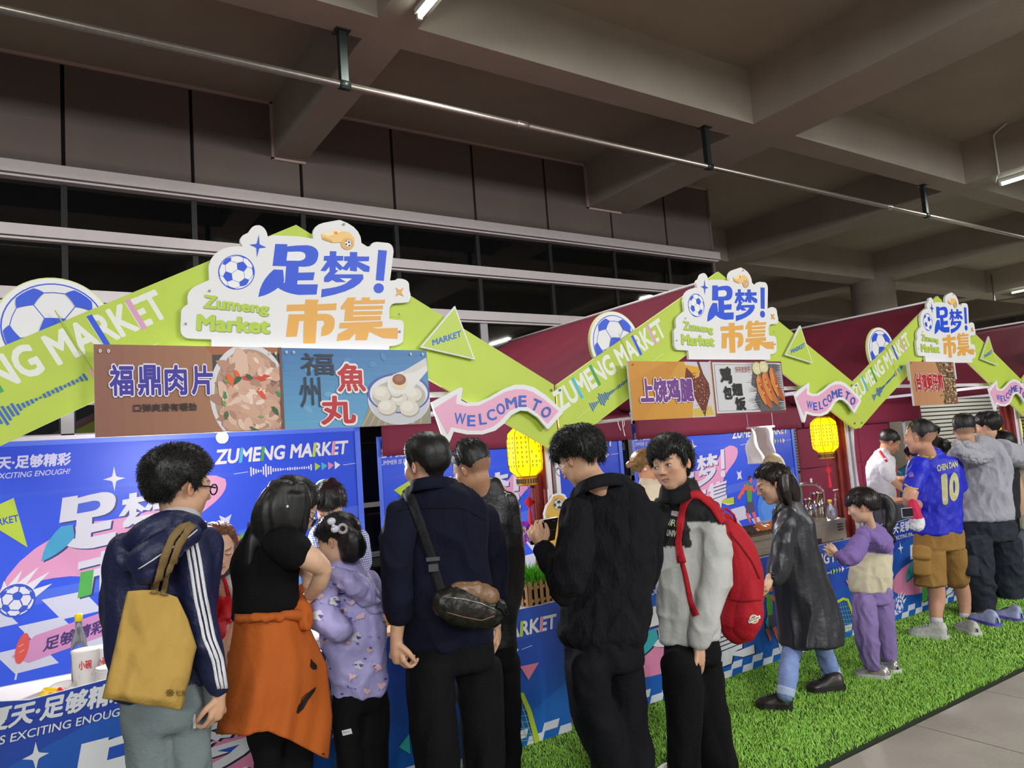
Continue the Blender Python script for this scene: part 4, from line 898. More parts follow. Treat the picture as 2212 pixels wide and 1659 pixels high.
# ---- head -------------------------------------------------------
def _sm(a, b, k): h = np.clip(.5+.5*(b-a)/k, 0, 1); return b*(1-h)+a*h-k*h*(1-h)
def _el(p, c, r): q = (p-np.array(c))/np.array(r); l = np.linalg.norm(q, axis=1); return (l-1)*min(r)
def _cap(p, a, b, ra, rb):
    a = np.array(a); b = np.array(b); ab = b-a; t = np.clip((p-a)@ab/(ab@ab), 0, 1); return np.linalg.norm(p-a-t[:, None]*ab, axis=1)-(ra+(rb-ra)*t)
def head_sdf(p, fem=0, fat=0, kid=0, mouth=0, nk=(0, -.06, -.55)):
    ax = np.c_[np.abs(p[:, 0]), p[:, 1], p[:, 2]]
    d = _el(p, (0, -.075, .13), (.335+.02*fat, .425, .375))
    d = _sm(d, _el(p, (0, .11, -.13), (.265+.04*fat, .265, .345)), .10)
    d = _sm(d, _el(p, (0, .235, -.405+.04*kid), (.10+.03*fat-.015*fem, .085, .075)), .10)
    d = _sm(d, _el(ax, (.165+.035*fat-.02*fem, .05, -.26), (.080, .12, .10)), .10)
    d = _sm(d, _el(ax, (.165+.01*fat, .235, -.095), (.10+.02*fat+.02*kid, .09, .095)), .08)
    d = _sm(d, _cap(ax, (0, .345, .075), (.15, .315, .085), .045, .035), .06)
    d = -_sm(-d, _el(ax, (.14, .455, -.005), (.085, .10, .055)), .05)
    d = _sm(d, _el(ax, (.138, .315, -.008), (.066, .058, .050)), .025)
    d = _sm(d, _cap(p, (0, .365, .03), (0, .435-.02*kid, -.125), .026, .040), .035)
    d = _sm(d, _el(ax, (.040, .395, -.140), (.036, .042, .032)), .035)
    d = _sm(d, _cap(ax, (0, .365, -.243), (.072, .33, -.252), .022, .010), .022)
    d = _sm(d, _cap(ax, (0, .358, -.287-mouth), (.062, .325, -.272-mouth*.5), .027, .010), .022)
    d = _sm(d, _cap(p, (0, -.07, -.25), nk, .200-.03*fem+.022*fat-.03*kid, .220-.03*fem+.025*fat-.04*kid), .08)
    return d
def make_dirs(nu, nv):
    th = (np.arange(nv+1)/nv)*PI; ph = np.arange(nu)/nu*2*PI
    T_, P_ = np.meshgrid(th, ph, indexing='ij'); return np.stack([np.sin(T_)*np.sin(P_), np.sin(T_)*np.cos(P_), np.cos(T_)], -1).reshape(-1, 3)
def grid_faces(nu, nv): return [(i*nu+k, i*nu+(k+1) % nu, (i+1)*nu+(k+1) % nu, (i+1)*nu+k) for i in range(nv) for k in range(nu)]
O_ = np.array([0, .03, 0.0])
def trace(D, **kw):
    t = np.full(len(D), .05); lo = t.copy(); done = np.zeros(len(D), bool)
    for _ in range(60):
        f = head_sdf(O_+D*t[:, None], **kw); done |= f > -.0015; lo = np.where(done, lo, t); t = np.where(done, t, np.minimum(t+np.maximum(-f*.85, .003), 1.15))
    return t
def zline(phi, zf, ztemple, zside, znape):
    x = np.degrees(np.abs(phi)); return np.interp(x, [0, 35, 55, 68, 80, 92, 104, 118, 140, 180], [zf, zf, ztemple+.06, ztemple, zside, zside+.03, .07, -.05, znape, znape])
class Head:
    def __init__(s, P_, px, py, dy, yaw, pitch=0, roll=0, H=.235, tone='#c79a7c', fem=0, fat=0, kid=0, mouth=0, eyes=1, detail=0, look=0, lips='#a5605a', nk=None):
        c = P(px, py, P_.y0+dy); v = c-EYE; base = math.atan2(v.y, v.x)-PI/2
        R = Matrix.Rotation(base+math.radians(yaw), 3, 'Z') @ Matrix.Rotation(math.radians(pitch), 3, 'X') @ Matrix.Rotation(math.radians(roll), 3, 'Y')
        s.R = np.array(R); s.c = np.array(c); s.H = H; dn = np.array(R).T@np.array([0, 0, -1.]); s.kw = dict(fem=fem, fat=fat, kid=kid, mouth=mouth, nk=tuple(np.array([0, -.09, -.24])+dn*.42)); s.P = P_
        if nk: q = (np.array(P(nk[0], nk[1], P_.y0+(nk[2] if len(nk) > 2 else 0)))-s.c)@s.R/H; s.kw['nk'] = tuple(q)
        nu, nv = (190, 150) if detail else (100, 80)
        D = make_dirs(nu, nv); t = trace(D, **s.kw); Q = O_+D*t[:, None]
        tn = np.array(lin(tone)); C = np.tile(tn, (len(Q), 1)); x, y, z = Q.T; ax = np.abs(x); fr = y > .2
        def mix(m, c_): m = np.clip(m, 0, 1)[:, None]; C[:] = C*(1-m)+np.array(c_)*m
        mix(.28*np.exp(-((ax-.17)**2+(z+.12)**2)/.008)*fr, np.array(lin('#c06a58')))
        if eyes:
            ez = z+.006+.10*(ax-.14)**2*0; al = ((ax-.138)/.062)**2+((ez)/(.026 if eyes == 1 else .008))**2
            if eyes == 1:
                mix((al < 1)*fr*1., lin('#c9c2bd')); ir = ((x-np.sign(x)*.138-look)/.024)**2+(ez/.026)**2; mix(((ir < 1) & (al < 1.0))*fr*1., lin('#1d1410'))
            lid = np.abs(ez-(.024 if eyes == 1 else -.004)*(1-((ax-.138)/.068)**2)); mix(((lid < .009) & (np.abs(ax-.138) < .068))*fr*.9, lin('#2a1a14'))
            br = np.abs(z-.088-.02*(ax-.10)/.1+.9*np.maximum(0, ax-.17)**2*8); mix(((br < .016) & (ax > .055) & (ax < .215))*fr*.75, lin('#2c211c'))
        lp = ((ax/.092)**2+((z+.265+mouth*.5)/(.034+mouth*.6))**2); mix((lp < 1)*fr*.8, lin(lips)); mix((np.abs(z+.266+mouth*.5) < .006+mouth*.3)*(ax < .07)*fr*.7, lin('#5c2c28'))
        nz = ((ax-.03)/.015)**2+((z+.168)/.010)**2; mix((nz < 1)*(y > .36)*.7, lin('#4a2a20'))
        s.parts = [(s.w(Q), grid_faces(nu, nv), C)]
        for sx in (-1, 1):     # ears
            n1, n2 = 14, 9; E = make_dirs(n1, n2); e = E*np.array([.030, .062, .105]); r2 = (E[:, 1]/.75)**2+(E[:, 2]/.8)**2
            e[:, 0] += np.where(E[:, 0] > 0, -.026*np.exp(-r2*2.2), 0); e[:, 0] += .018*(-E[:, 1]); e[:, 1] *= 1-.25*(E[:, 2] < 0)*np.abs(E[:, 2])
            ez_ = np.array([.335+.02*fat+.012, -.035, -.045]); q = e+ez_; q[:, 0] += -.10*(q[:, 1]+.035); q[:, 0] *= sx
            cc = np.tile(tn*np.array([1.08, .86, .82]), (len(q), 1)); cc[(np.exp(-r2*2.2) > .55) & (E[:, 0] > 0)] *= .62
            f = grid_faces(n1, n2); s.parts.append((s.w(q), f if sx > 0 else [g[::-1] for g in f], cc))
        s.tone = tone
    def w(s, q): return s.c+(np.asarray(q)*s.H)@s.R.T
    def hair(s, m, zf=.27, ztemple=.10, zside=-.06, znape=-.30, top=.09, side=.05, back=.06, noise_=.02, tufts=1200, tl=.05, fade=0, part=None, lift=.0, seed=1, fringe=0, name='hair', freq=22, tw=.006):
        nu, nv = 150, 90; D = make_dirs(nu, nv); D = D[:]; t = trace(D, **s.kw); Q = O_+D*t[:, None]; x, y, z = Q.T
        phi = np.arctan2(x, y); zl = zline(phi, zf, ztemple, zside, znape)+.012*np.sin(phi*31+seed)+.008*np.sin(phi*57)
        if fringe: zl = zl+fringe*.05*np.sin(phi*6+seed)
        k = np.clip((z-zl)/.06, 0, 1); k = k*k*(3-2*k)
        Q0 = None; A0, F0_, C0 = s.parts[0]; q0 = (A0-s.c)@s.R/s.H; z0 = zline(np.arctan2(q0[:, 0], q0[:, 1]), zf, ztemple, zside, znape); mk = np.clip((q0[:, 2]-z0+(.26 if fade else .05))/(.34 if fade else .10), 0, 1)[:, None]*(.78 if fade else .5)*((q0[:, 1] < .22)[:, None] | (q0[:, 2] > z0+.0)[:, None]); C0[:] = C0*(1-mk)+np.array([.03, .026, .024])*mk
        zt = np.clip((z-.05)/.35, 0, 1); bk = np.clip(-y/.3, 0, 1)
        T_ = (side*(1-bk)+back*bk)*(1-zt)+top*zt
        if fade: T_ = T_*np.clip((z-zl)/(.42*fade), .12, 1)
        a = np.c_[x*freq, y*freq*.6, z*freq*.35]
        nz = wav(a, seed, 7); T_ = T_*(1+.0*nz)+noise_*nz*np.clip(T_/.05, 0, 1)
        if part is not None: T_ -= .03*np.exp(-((x-part)/.03)**2)*(z > .3)
        tt = np.where(k > 0, t+T_*k+.004, t-.03); tt = np.where(z < zl-.005, t-.05, tt)
        H_ = O_+D*tt[:, None]
        # keep only cells that touch the scalp hair
        F = grid_faces(nu, nv); keep = (z > zl-.03); F = [f for f in F if keep[f[0]] or keep[f[1]] or keep[f[2]] or keep[f[3]]]
        o = mesh(name, s.w(H_), F, m, s.P.root, True)
        if tufts:
            R = np.random.default_rng(seed+5); ok = np.where(k > .35)[0]; st = np.abs(np.sin(np.arccos(D[ok, 2])))+.05; pk = R.choice(ok, tufts, p=st/st.sum()); V = []; Fq = []
            crown = np.array([0, -.20, .45])
            for i in pk:
                p = H_[i]; nrm = D[i]; fl = p-crown; fl = fl-nrm*(fl@nrm); fl /= np.linalg.norm(fl)+1e-6
                d = nrm*(.35+lift)+fl+R.normal(0, .25, 3); d /= np.linalg.norm(d); L_ = tl*R.uniform(.5, 1.3)*(.4+.6*k[i])*(1 if not fade else np.clip(T_[i]/(top+.01), .25, 1))
                sd = np.cross(d, nrm); sd /= np.linalg.norm(sd)+1e-6; b = p-nrm*.012; m_ = b+d*L_*.55+nrm*.004; e = b+d*L_+(fl-nrm)*L_*.12
                w_ = tw; j = len(V); V += [b-sd*w_, b+sd*w_, b+nrm*.008, m_-sd*w_*.7, m_+sd*w_*.7, m_+nrm*.006, e]; Fq += [(j, j+1, j+4, j+3), (j+1, j+2, j+5, j+4), (j+2, j, j+3, j+5), (j+3, j+4, j+6), (j+4, j+5, j+6), (j+5, j+3, j+6)]
            mesh('hair_strands', s.w(np.array(V)), Fq, m, o, True)
        return o
    def glasses(s, m, lens=None, w_=.105, h=.085, y=.44, name='glasses', z0=-.015, th=.009):
        g = MB()
        for sx in (-1, 1):
            pts = [Vector(s.w(np.array([sx*.135+w_*math.cos(a), y-.05*abs(.0+math.cos(a)*.5)*0-.12*(sx*.135+w_*math.cos(a))**2*2, z0+h*math.sin(a)]))) for a in [2*PI*i/20 for i in range(21)]]
            g.tube(pts, th*s.H, 6, cap=False)
            g.tube([Vector(s.w(np.array(q))) for q in ((sx*.235, y-.04, z0+.02), (sx*.30, y-.16, z0+.03), (sx*.345, .05, z0+.03), (sx*.36, -.03, z0-.0))], th*s.H, 6)
        g.tube([Vector(s.w(np.array(q))) for q in ((-.035, y, z0+.02), (0, y+.01, z0+.035), (.035, y, z0+.02))], th*s.H, 6)
        return g.build(name, m, s.P.root, True)
def hand(wr, d, n, side=1, curl=.5, s=1., spread=.15, thumb=.3):
    "tubes of one hand: wrist point, finger direction, palm normal, thumb side"
    wr = Vector(wr); d = Vector(d).normalized(); n = Vector(n); n = (n-d*n.dot(d)).normalized(); l = d.cross(n).normalized()*side; out = []
    out.append(TW([(wr-d*.02*s, .024*s, .024*s), (wr+d*.02*s, .026*s), (wr+d*.055*s, .028*s), (wr+d*.085*s, .022*s)]))
    for i in range(4): b = wr+d*.02*s; k = wr+d*(.088-.006*abs(i-1.3))*s+l*(.036-.0238*i)*s; out.append(TW([(b+l*(.012-.008*i)*s, .014*s), (k, .0125*s)], n=8))
    for i in range(4):
        k = wr+d*(.088-.006*abs(i-1.3))*s+l*(.036-.0238*i)*s; L_ = (.040, .046, .043, .034)[i]*s; pts = [(k, .0104*s)]; p = k; th = 0
        for j, f in enumerate((1, .68, .55)):
            th += curl*(.55, .75, .6)[j]*(1+.12*i); q = d*math.cos(th)+n*math.sin(th)+l*spread*(1.5-i)*.35; p = p+q.normalized()*L_*f; pts.append((p, (.0098, .0088, .0075)[j]*s))
        out.append(TW(pts, n=8))
    b = wr+d*.025*s+l*.022*s; t1 = b+(d*.55+l*.75+n*thumb).normalized()*.038*s; t2 = t1+(d*.85+l*.25+n*(thumb+.2)).normalized()*.032*s; t3 = t2+(d*.9+l*.0+n*(thumb+.3)).normalized()*.024*s
    out.append(TW([(b, .015*s), (t1, .0125*s), (t2, .0105*s), (t3, .008*s)], n=8)); return out
# ---- things laid on cloth -----------------------------------------
def bvh(*objs):
    V = []; F = []
    for o in objs:
        off = bpy_loc.get(o.name, Vector((0, 0, 0))); k = len(V); V += [v.co+off for v in o.data.vertices]; F += [tuple(i+k for i in p.vertices) for p in o.data.polygons]
    return BVHTree.FromPolygons(V, F)
def onto(tree, px, py, off, fall=None):
    r = (P(px, py, 5)-EYE).normalized(); h = tree.ray_cast(EYE, r)
    if h[0] is None: return None
    return h[0]+(h[1] if h[1].dot(r) < 0 else -h[1])*off
def ribbon(name, tree, pts, wpx, m, parent, off=.003, n=28, thick=.002, across=4, y_fall=None):
    "cloth strip following a pixel polyline on a surface"
    P_ = [np.array(p, float) for p in pts]; seg = [np.linalg.norm(b-a) for a, b in zip(P_, P_[1:])]; tot = sum(seg); C = []
    for i in range(n+1):
        t = tot*i/n; k = 0
        while k < len(seg)-1 and t > seg[k]: t -= seg[k]; k += 1
        C.append(P_[k]+(P_[k+1]-P_[k])*min(1, t/seg[k]))
    C = [C[0]]+[(C[i-1]+2*C[i]+C[i+1])/4 for i in range(1, n)]+[C[-1]]
    V = []; last = None
    for i, c in enumerate(C):
        d = C[min(i+1, n)]-C[max(i-1, 0)]; d /= np.linalg.norm(d)+1e-9; nn = np.array([-d[1], d[0]]); w_ = wpx[0]+(wpx[1]-wpx[0])*i/n if isinstance(wpx, (tuple, list)) else wpx
        for j in range(across+1):
            q = c+nn*w_*(j/across-.5); h = onto(tree, q[0], q[1], off)
            if h is None: h = (P(q[0], q[1], last.y) if last is not None else (P(q[0], q[1], y_fall) if y_fall else None))
            if h is None: h = Vector((0, 0, -50))
            V.append(h); last = h if h.z > -40 else last
    good = next((v for v in V if v.z > -40), Vector((0, 0, 0))); V = [v if v.z > -40 else good for v in V]
    a = across+1; F = [(i*a+j, i*a+j+1, (i+1)*a+j+1, (i+1)*a+j) for i in range(n) for j in range(across)]
    o = mesh(name, V, F, m, parent, True); md = o.modifiers.new('t', 'SOLIDIFY'); md.thickness = thick; md.offset = 0; return o
def decal(name, tree, A, m, parent, off=.003, maxe=6.):
    "printed artwork (pixel frame) laid on a surface"
    V = []; F = []; C = []
    for vs, fs, c_, l in A.items:
        tr_ = [];
        for f in fs: tr_ += [(vs[f[0]], vs[f[i]], vs[f[i+1]]) for i in range(1, len(f)-1)]
        g = 0
        while g < 6:
            g += 1; nt = []; ch = False
            for t in tr_:
                e = [math.dist(t[0], t[1]), math.dist(t[1], t[2]), math.dist(t[2], t[0])]; i = e.index(max(e))
                if e[i] > maxe: a, b, c = t[i], t[(i+1) % 3], t[(i+2) % 3]; mid = ((a[0]+b[0])/2, (a[1]+b[1])/2); nt += [(a, mid, c), (mid, b, c)]; ch = True
                else: nt.append(t)
            tr_ = nt
            if not ch: break
        for t in tr_:
            q = [onto(tree, p[0], p[1], off+.0004*l) for p in t]
            if any(h is None for h in q): continue
            if max((q[0]-q[1]).length, (q[1]-q[2]).length, (q[2]-q[0]).length) > .12: continue
            k = len(V); V += q; F.append((k, k+1, k+2)); C.append(c_)
    return mesh(name, V, F, m, parent, False, None, C)
def fabric(name, color, rough=.85, var=.08, bump=.35, bscale=120, sheen=0, stretch=None, vscale=5, spec=.2): return mat(name, color, rough, var=var, vscale=vscale, bump=bump, bscale=bscale, sheen=sheen, stretch=stretch, spec=spec)
hair_blk = mat('black_hair', '#0a0909', .48, var=.35, vscale=60, spec=.5, stretch=(1, 1, .25)); hair_brn = mat('brown_hair', '#6e472a', .42, var=.35, vscale=50, spec=.5, stretch=(1, 1, .3)); hair_dk = mat('dark_brown_hair', '#1c1412', .36, var=.3, vscale=50)
hair_bl = mat('bleached_hair', '#8c6a3e', .42, var=.4, vscale=40, stretch=(1, 1, .3))
def shoe(root, heel, toe, m_up, m_sole, w_=.048, h=.085, sole=.028, tilt=0., laces=None, name='shoe', zoff=0, high=0):
    "shoe from heel and toe ground points"
    a, b = Vector(heel), Vector(toe); d = b-a; L_ = d.length; d.normalize(); n = Vector((-d.y, d.x, 0)).normalized(); up = d.cross(n)*-1
    if up.z < 0: up = -up
    def R_(t, wd, z): return a+d*L_*t, wd, z
    V = []; F = []; prof = [(-.015, .20, .45), (.0, .50, .72), (.03, .68, .90), (.09, .80, .99), (.18, .84, 1.02), (.32, .82, .98), (.45, .82, .78), (.6, .92, .62), (.75, 1.0, .54), (.88, .88, .46), (.97, .55, .34), (1.0, .25, .18)]
    k = 12
    for t, wd, z in prof:
        for i in range(k):
            q = PI*i/(k-1); V.append(a+d*L_*t+n*w_*wd*math.cos(q)*(1-.25*math.sin(q)*(t < .45))+up*(sole*.8+(h*z+high*(t < .4))*math.sin(q)**.7))
    for j in range(len(prof)-1):
        for i in range(k-1): F.append((j*k+i, j*k+i+1, (j+1)*k+i+1, (j+1)*k+i))
    F.append(tuple(range(k))); F.append(tuple((len(prof)-1)*k+i for i in range(k-1, -1, -1)))
    o = mesh(name, V, F, m_up, root, True)
    V = []; F = []; pr2 = [(-.03, .45), (0, .75), (.1, .95), (.3, .92), (.45, .88), (.6, 1.0), (.78, 1.08), (.92, .9), (1.0, .55), (1.03, .25)]
    for t, wd in pr2:
        for sx in (1, -1):
            for z in (0, sole): V.append(a+d*L_*t+n*sx*w_*wd*1.06+up*(z+(.012*max(0, t-.8)*5 if z == 0 else .004)))
    for j in range(len(pr2)-1): q = j*4; r = q+4; F += [(q, q+1, r+1, r), (q+2, r+2, r+3, q+3), (q+1, q+3, r+3, r+1), (q, r, r+2, q+2)]
    F += [(0, 2, 3, 1), (len(V)-4, len(V)-3, len(V)-1, len(V)-2)]
    mesh('sole', V, F, m_sole, o)
    if laces is not None:
        g = MB()
        for t in (.42, .5, .58, .66): c = a+d*L_*t+up*(sole*.8+h*(.86-(t-.4)*1.0)+.004); g.tube([c-n*w_*.5-up*.006, c+up*.004, c+n*w_*.5-up*.006], .0028, 5)
        g.build('laces', laces, o)
    return o

def collar(p, m, pts, h=.045, lean=.25, name='collar'):
    "standing or folded collar band along base points (px, py, dy)"
    C = [np.array(P(a, b, p.y0+d)) for a, b, d in pts]; mid = np.mean(C, 0); C = catmull([(Vector(c), .01, .01) for c in C], 5); V = []; n = len(C)
    for j in range(4):
        for c, _, _ in C:
            o = Vector((mid[0]-c.x, mid[1]+.04-c.y, 0)); V.append(c+o.normalized()*h*lean*(j/3)**1.5+UP*h*(j/3-.15))
    F = [(j*n+i, j*n+i+1, (j+1)*n+i+1, (j+1)*n+i) for j in range(3) for i in range(n-1)]
    o = mesh(name, V, F, m, p.root, True); md = o.modifiers.new('t', 'SOLIDIFY'); md.thickness = .006; return o
# ================================================================ people: the customers and sellers
SK, SK2, SKF = '#c69b7d', '#b98a6a', '#d2aa8d'
navy = fabric('navy_track_cloth', '#171c42', .5, bscale=60, spec=.45); white_s = fabric('white_stripe_cloth', '#d6d6dc', .7); black_c = fabric('black_cotton', '#08080a', .9); blk_tr = fabric('black_trouser_cloth', '#07070b', .85); grey_tr = fabric('grey_green_trousers', '#6f7b7c', .85, bscale=70)
tote_m = fabric('mustard_tote_cloth', '#b4934c', .8, bscale=35, bump=.5); strap_k = fabric('khaki_strap', '#7a6440', .8)
blk_sh = mat('black_shoe', '#15151a', .4); wh_sole = mat('white_sole', '#cfcfc8', .6); wh_sh = mat('white_shoe', '#d3d4d2', .5, var=.08, vscale=30); dk_sole = mat('dark_sole', '#1c1a19', .6)
blk_fr = mat('black_spectacle_frame', '#16141c', .3); gold_fr = mat('thin_metal_frame', '#9a948c', .25, metal=.9)
def legs(p, name, m, hip, L_, R_, fold=(.009, (7, 7, 3.5)), voxel=.012, shoes=None, colfn=None):
    o = p.garment(name, m, [hip, L_, R_], voxel, fold, 12, colfn=colfn); return o
def simple_shoe(p, px, dy, dirx, up=blk_sh, sole=dk_sole, L_=.27, z=0, ang=None, **k):
    c = GP(px, p.y0+dy, z); d = Vector((math.cos(ang), math.sin(ang), 0)) if ang is not None else Vector((dirx, 1, 0)).normalized(); return shoe(p.root, c-d*L_*.35, c+d*L_*.65, up, sole, **k)
# 1 --- man in navy track jacket -------------------------------------------------
p = Person('man in navy jacket with white sleeve stripes and a mustard tote bag on his back', 2.75, 355)
h = Head(p, 391, 1052, 0, -62, -8, 0, .236, SK, nk=(386, 1135)); h.hair(hair_blk, zf=.22, zside=-.08, znape=-.22, top=.12, side=.07, back=.08, noise_=.014, tufts=5200, tl=.06, lift=.9, seed=3, tw=.0042)
h.glasses(blk_fr, th=.012, h=.075)
p.garment('undershirt', fabric('light_grey_tee', '#b9bcc0', .9), [[(385, 1118, -.03, 44, .8), (384, 1150, -.02, 52, .8)]], .01, (.003, (9, 9, 9)))
torso = [(386, 1138, 0, 52, .8), (376, 1158, 0, 88, .55), (360, 1195, 0, 112, .5), (352, 1270, 0, 112, .52), (348, 1360, 0, 108, .55), (350, 1440, 0, 106, .58), (352, 1490, 0, 100, .58)]
armR = [(404, 1168, -.05, 36), (413, 1235, -.09, 37), (424, 1320, -.11, 35), (440, 1395, -.11, 31), (463, 1452, -.10, 27), (474, 1488, -.10, 22)]
armL = [(282, 1185, .02, 42), (256, 1280, .05, 34), (262, 1370, .12, 32), (285, 1420, .22, 26), (320, 1430, .30, 22)]
jk = p.garment('track_jacket', navy, [torso, armR, armL], .010, (.011, (8, 8, 5)), colfn=None)
hd_ = p.garment('hood', navy, [[(432, 1142, -.05, 16), (405, 1128, -.10, 22), (360, 1130, -.15, 26), (310, 1150, -.15, 26), (272, 1180, -.10, 24)], [(262, 1170, -.10, 18), (258, 1200, -.12, 18), (275, 1228, -.14, 14)], [(415, 1152, -.13, 20), (375, 1172, -.19, 30), (335, 1196, -.21, 34), (300, 1216, -.18, 30)], [(345, 1215, -.20, 28), (315, 1240, -.20, 24), (300, 1250, -.17, 12)]], .008, (.006, (9, 9, 9)), 4)
T_ = bvh(jk)
for dx in (6, 16.5, 27):
    ribbon('sleeve_stripe', T_, [(408-dx*1.0, 1136-dx*.2), (423-dx, 1152), (432-dx, 1185), (440-dx, 1228), (449-dx, 1290), (457-dx, 1330), (467-dx, 1379), (484-dx*.9, 1424), (492-dx*.75, 1487)], 6.5, white_s, p.root, .0035, 44, .0015, 2)
ribbon('hood_edge_piping', bvh(hd_), [(300, 1228), (350, 1196), (400, 1165), (425, 1145)], 2.5, white_s, p.root, .003, 20, .002, 1)
legs(p, 'trousers', grey_tr, [(355, 1475, 0, 92, .62), (362, 1530, 0, 96, .62), (364, 1565, 0, 92, .6)], [(314, 1560, 0, 46, .9), (322, 1640, 0, 41), (326, 'g.45', .03, 35), (330, 'g.07', .03, 32)], [(410, 1560, 0, 46, .9), (412, 1640, 0, 43), (405, 'g.45', .03, 40), (402, 'g.07', .03, 34)])
MB().box((-.0045, -.001, -.022), (.0045, .001, .022), 0, Matrix.Translation(onto(bvh(p.last), 420, 1557, .003))@Matrix.Rotation(-.5, 4, 'Z')).build('fabric_tag', fabric('pale_tag', '#b9b9b0'), p.root)
p.limb([[(474, 1484, -.10, 16), (473, 1502, -.10, 15)]]+hand(P(473, 1498, 2.65), (-.1, .1, -1), (-.6, .8, 0), -1, 1.1, .86))
for px, dy in ((330, .05), (402, .05)): simple_shoe(p, px, dy, .3)
p.finish(h.parts, SK, [[(380, 1130, 0, 26), (370, 1200, 0, 60, .5), (355, 1470, 0, 55, .6)], [(320, 1500, 0, 28), (330, 'g.1', .03, 18)], [(410, 1500, 0, 28), (402, 'g.1', .03, 18)]])
# his tote bag
tb = Person('mustard cloth tote bag hanging from the shoulder of the man in navy', 2.52, 330, 'bag'); tb.root.name = 'tote_bag'
tb.root.location.z = P(330, 1530, 2.52).z; bpy_loc[tb.root.name] = Vector(tb.root.location)
rows = [(0, (276, 1277), (383, 1290)), (.06, (273, 1283), (388, 1300)), (.25, (262, 1330), (406, 1338)), (.5, (250, 1388), (425, 1398)), (.75, (235, 1450), (409, 1465)), (.95, (222, 1500), (395, 1524)), (1, (220, 1508), (392, 1534))]
def tote(u, v):
    L_ = [np.interp(v, [r[0] for r in rows], [r[1][k] for r in rows]) for k in (0, 1)]; R_ = [np.interp(v, [r[0] for r in rows], [r[2][k] for r in rows]) for k in (0, 1)]
    t = abs(u) if abs(u) <= 1 else 2-abs(u)      # front 0..1, back 1..2
    t = u if u <= 1 else 2-u; px, py = L_[0]*(1-t)+R_[0]*t, L_[1]*(1-t)+R_[1]*t-8*math.sin(PI*t)*(1-v)
    b = (math.sin(PI*min(max(t, 0), 1))**.5)*(.012+.040*v**.8*(1-max(0, v-.93)*9))
    return P(px, py, 2.545-(b if u <= 1 else -b*.7))
V = []; nu, nv = 72, 44
for j_ in range(nv+1):
    for i_ in range(nu): V.append(tote(2*i_/nu, j_/nv))
V = np.array([list(v) for v in V]); F = [(j_*nu+i_, (j_+1)*nu+i_, (j_+1)*nu+(i_+1) % nu, j_*nu+(i_+1) % nu) for j_ in range(nv) for i_ in range(nu)]
F.append(tuple(range(nu))); F.append(tuple(nv*nu+i_ for i_ in reversed(range(nu))))
V = V+np.array([0, -1, 0])*(.006*(1-2*np.abs(wav(V*np.array([26, 26, 9]), 4)))+.0035*wav(V*np.array([60, 60, 40]), 9))[:, None]
bg = mesh('bag_body', V, F, tote_m, tb.root, True)
sT = bvh(jk, hd_, bg)
for pts in ([(330, 1284), (338, 1250), (352, 1205), (368, 1168), (392, 1140), (408, 1132)], [(352, 1288), (358, 1250), (370, 1210), (382, 1178), (402, 1148), (414, 1138)]): ribbon('bag_strap', sT, pts, (15, 13), strap_k, tb.root, .009, 40, .004, 3)
A = Art(); A.poly([(322, 1262), (350, 1256), (356, 1276), (328, 1284)], '#d8b832'); A.text('1', [(338, 1275), (343, 1273), (342, 1264), (337, 1266)], '#7a5a20', .0); decal('yellow_card', bvh(bg), A, mat('printed_vinyl', attr=True, rough=.45), tb.root, .004)
A = Art(); A.text('松禾', [(379, 1504), (400, 1504), (400, 1490), (379, 1490)], '#5f4a22', .0); A.text('※', [(357, 1504), (375, 1504), (375, 1488), (357, 1488)], '#5f4a22', 0); decal('printed_mark', bvh(bg), A, mat('printed_vinyl'), tb.root, .003)
# 3 --- long haired woman --------------------------------------------------------
p = Person('woman with long straight black hair, black top and an orange jacket tied round her waist', 2.98, 590)
h = Head(p, 634, 1098, 0, -82, -38, 0, .222, SKF, fem=1, nk=(604, 1155)); h.hair(hair_blk, zf=.26, ztemple=.0, zside=-.25, znape=-.35, top=.06, side=.05, back=.06, noise_=.008, tufts=700, tl=.10, lift=-.2, seed=8)
h.glasses(blk_fr, th=.011)
p.garment('long_hair', hair_blk, [[(615, 1060, -.06, 36, .8), (598, 1092, -.07, 42, .7), (588, 1125, -.07, 44, .55), (590, 1158, -.06, 40, .45), (600, 1178, -.05, 26, .4)], [(640, 1052, -.09, 20, .7), (652, 1082, -.10, 20, .6), (654, 1120, -.10, 14, .6), (652, 1155, -.09, 8, .6)], [(630, 1070, -.10, 30, .5), (628, 1120, -.10, 26, .5), (622, 1160, -.09, 16, .5)], [(570, 1120, -.04, 20, .6), (548, 1170, -.05, 14, .6), (535, 1220, -.05, 7, .6)]], .006, (.005, (60, 60, 5)), 3)
MB().ball(P(621, 1094, 2.83), .005, 8, 6).build('hair_clip', mat('pearl', '#e8e4e0', .2), p.root, True)
torso = [(600, 1140, 0, 36, .8), (590, 1160, 0, 62, .6), (578, 1200, 0, 74, .6), (572, 1260, 0, 70, .6), (574, 1320, 0, 69, .62)]
p.garment('black_top', black_c, [torso, [(600, 1165, -.08, 34), (622, 1182, -.13, 40), (640, 1194, -.155, 39)], [(540, 1180, .05, 26), (535, 1230, .12, 24)]], .009, (.006, (8, 8, 6)))
p.garment('long_sleeve_hem', black_c, [[(573, 1318, 0, 70, .63), (573, 1330, 0, 71, .63)]], .009, (.003, (9, 9, 9)))
org = fabric('orange_jacket_cloth', '#ab561f', .75, bscale=45, bump=.3)
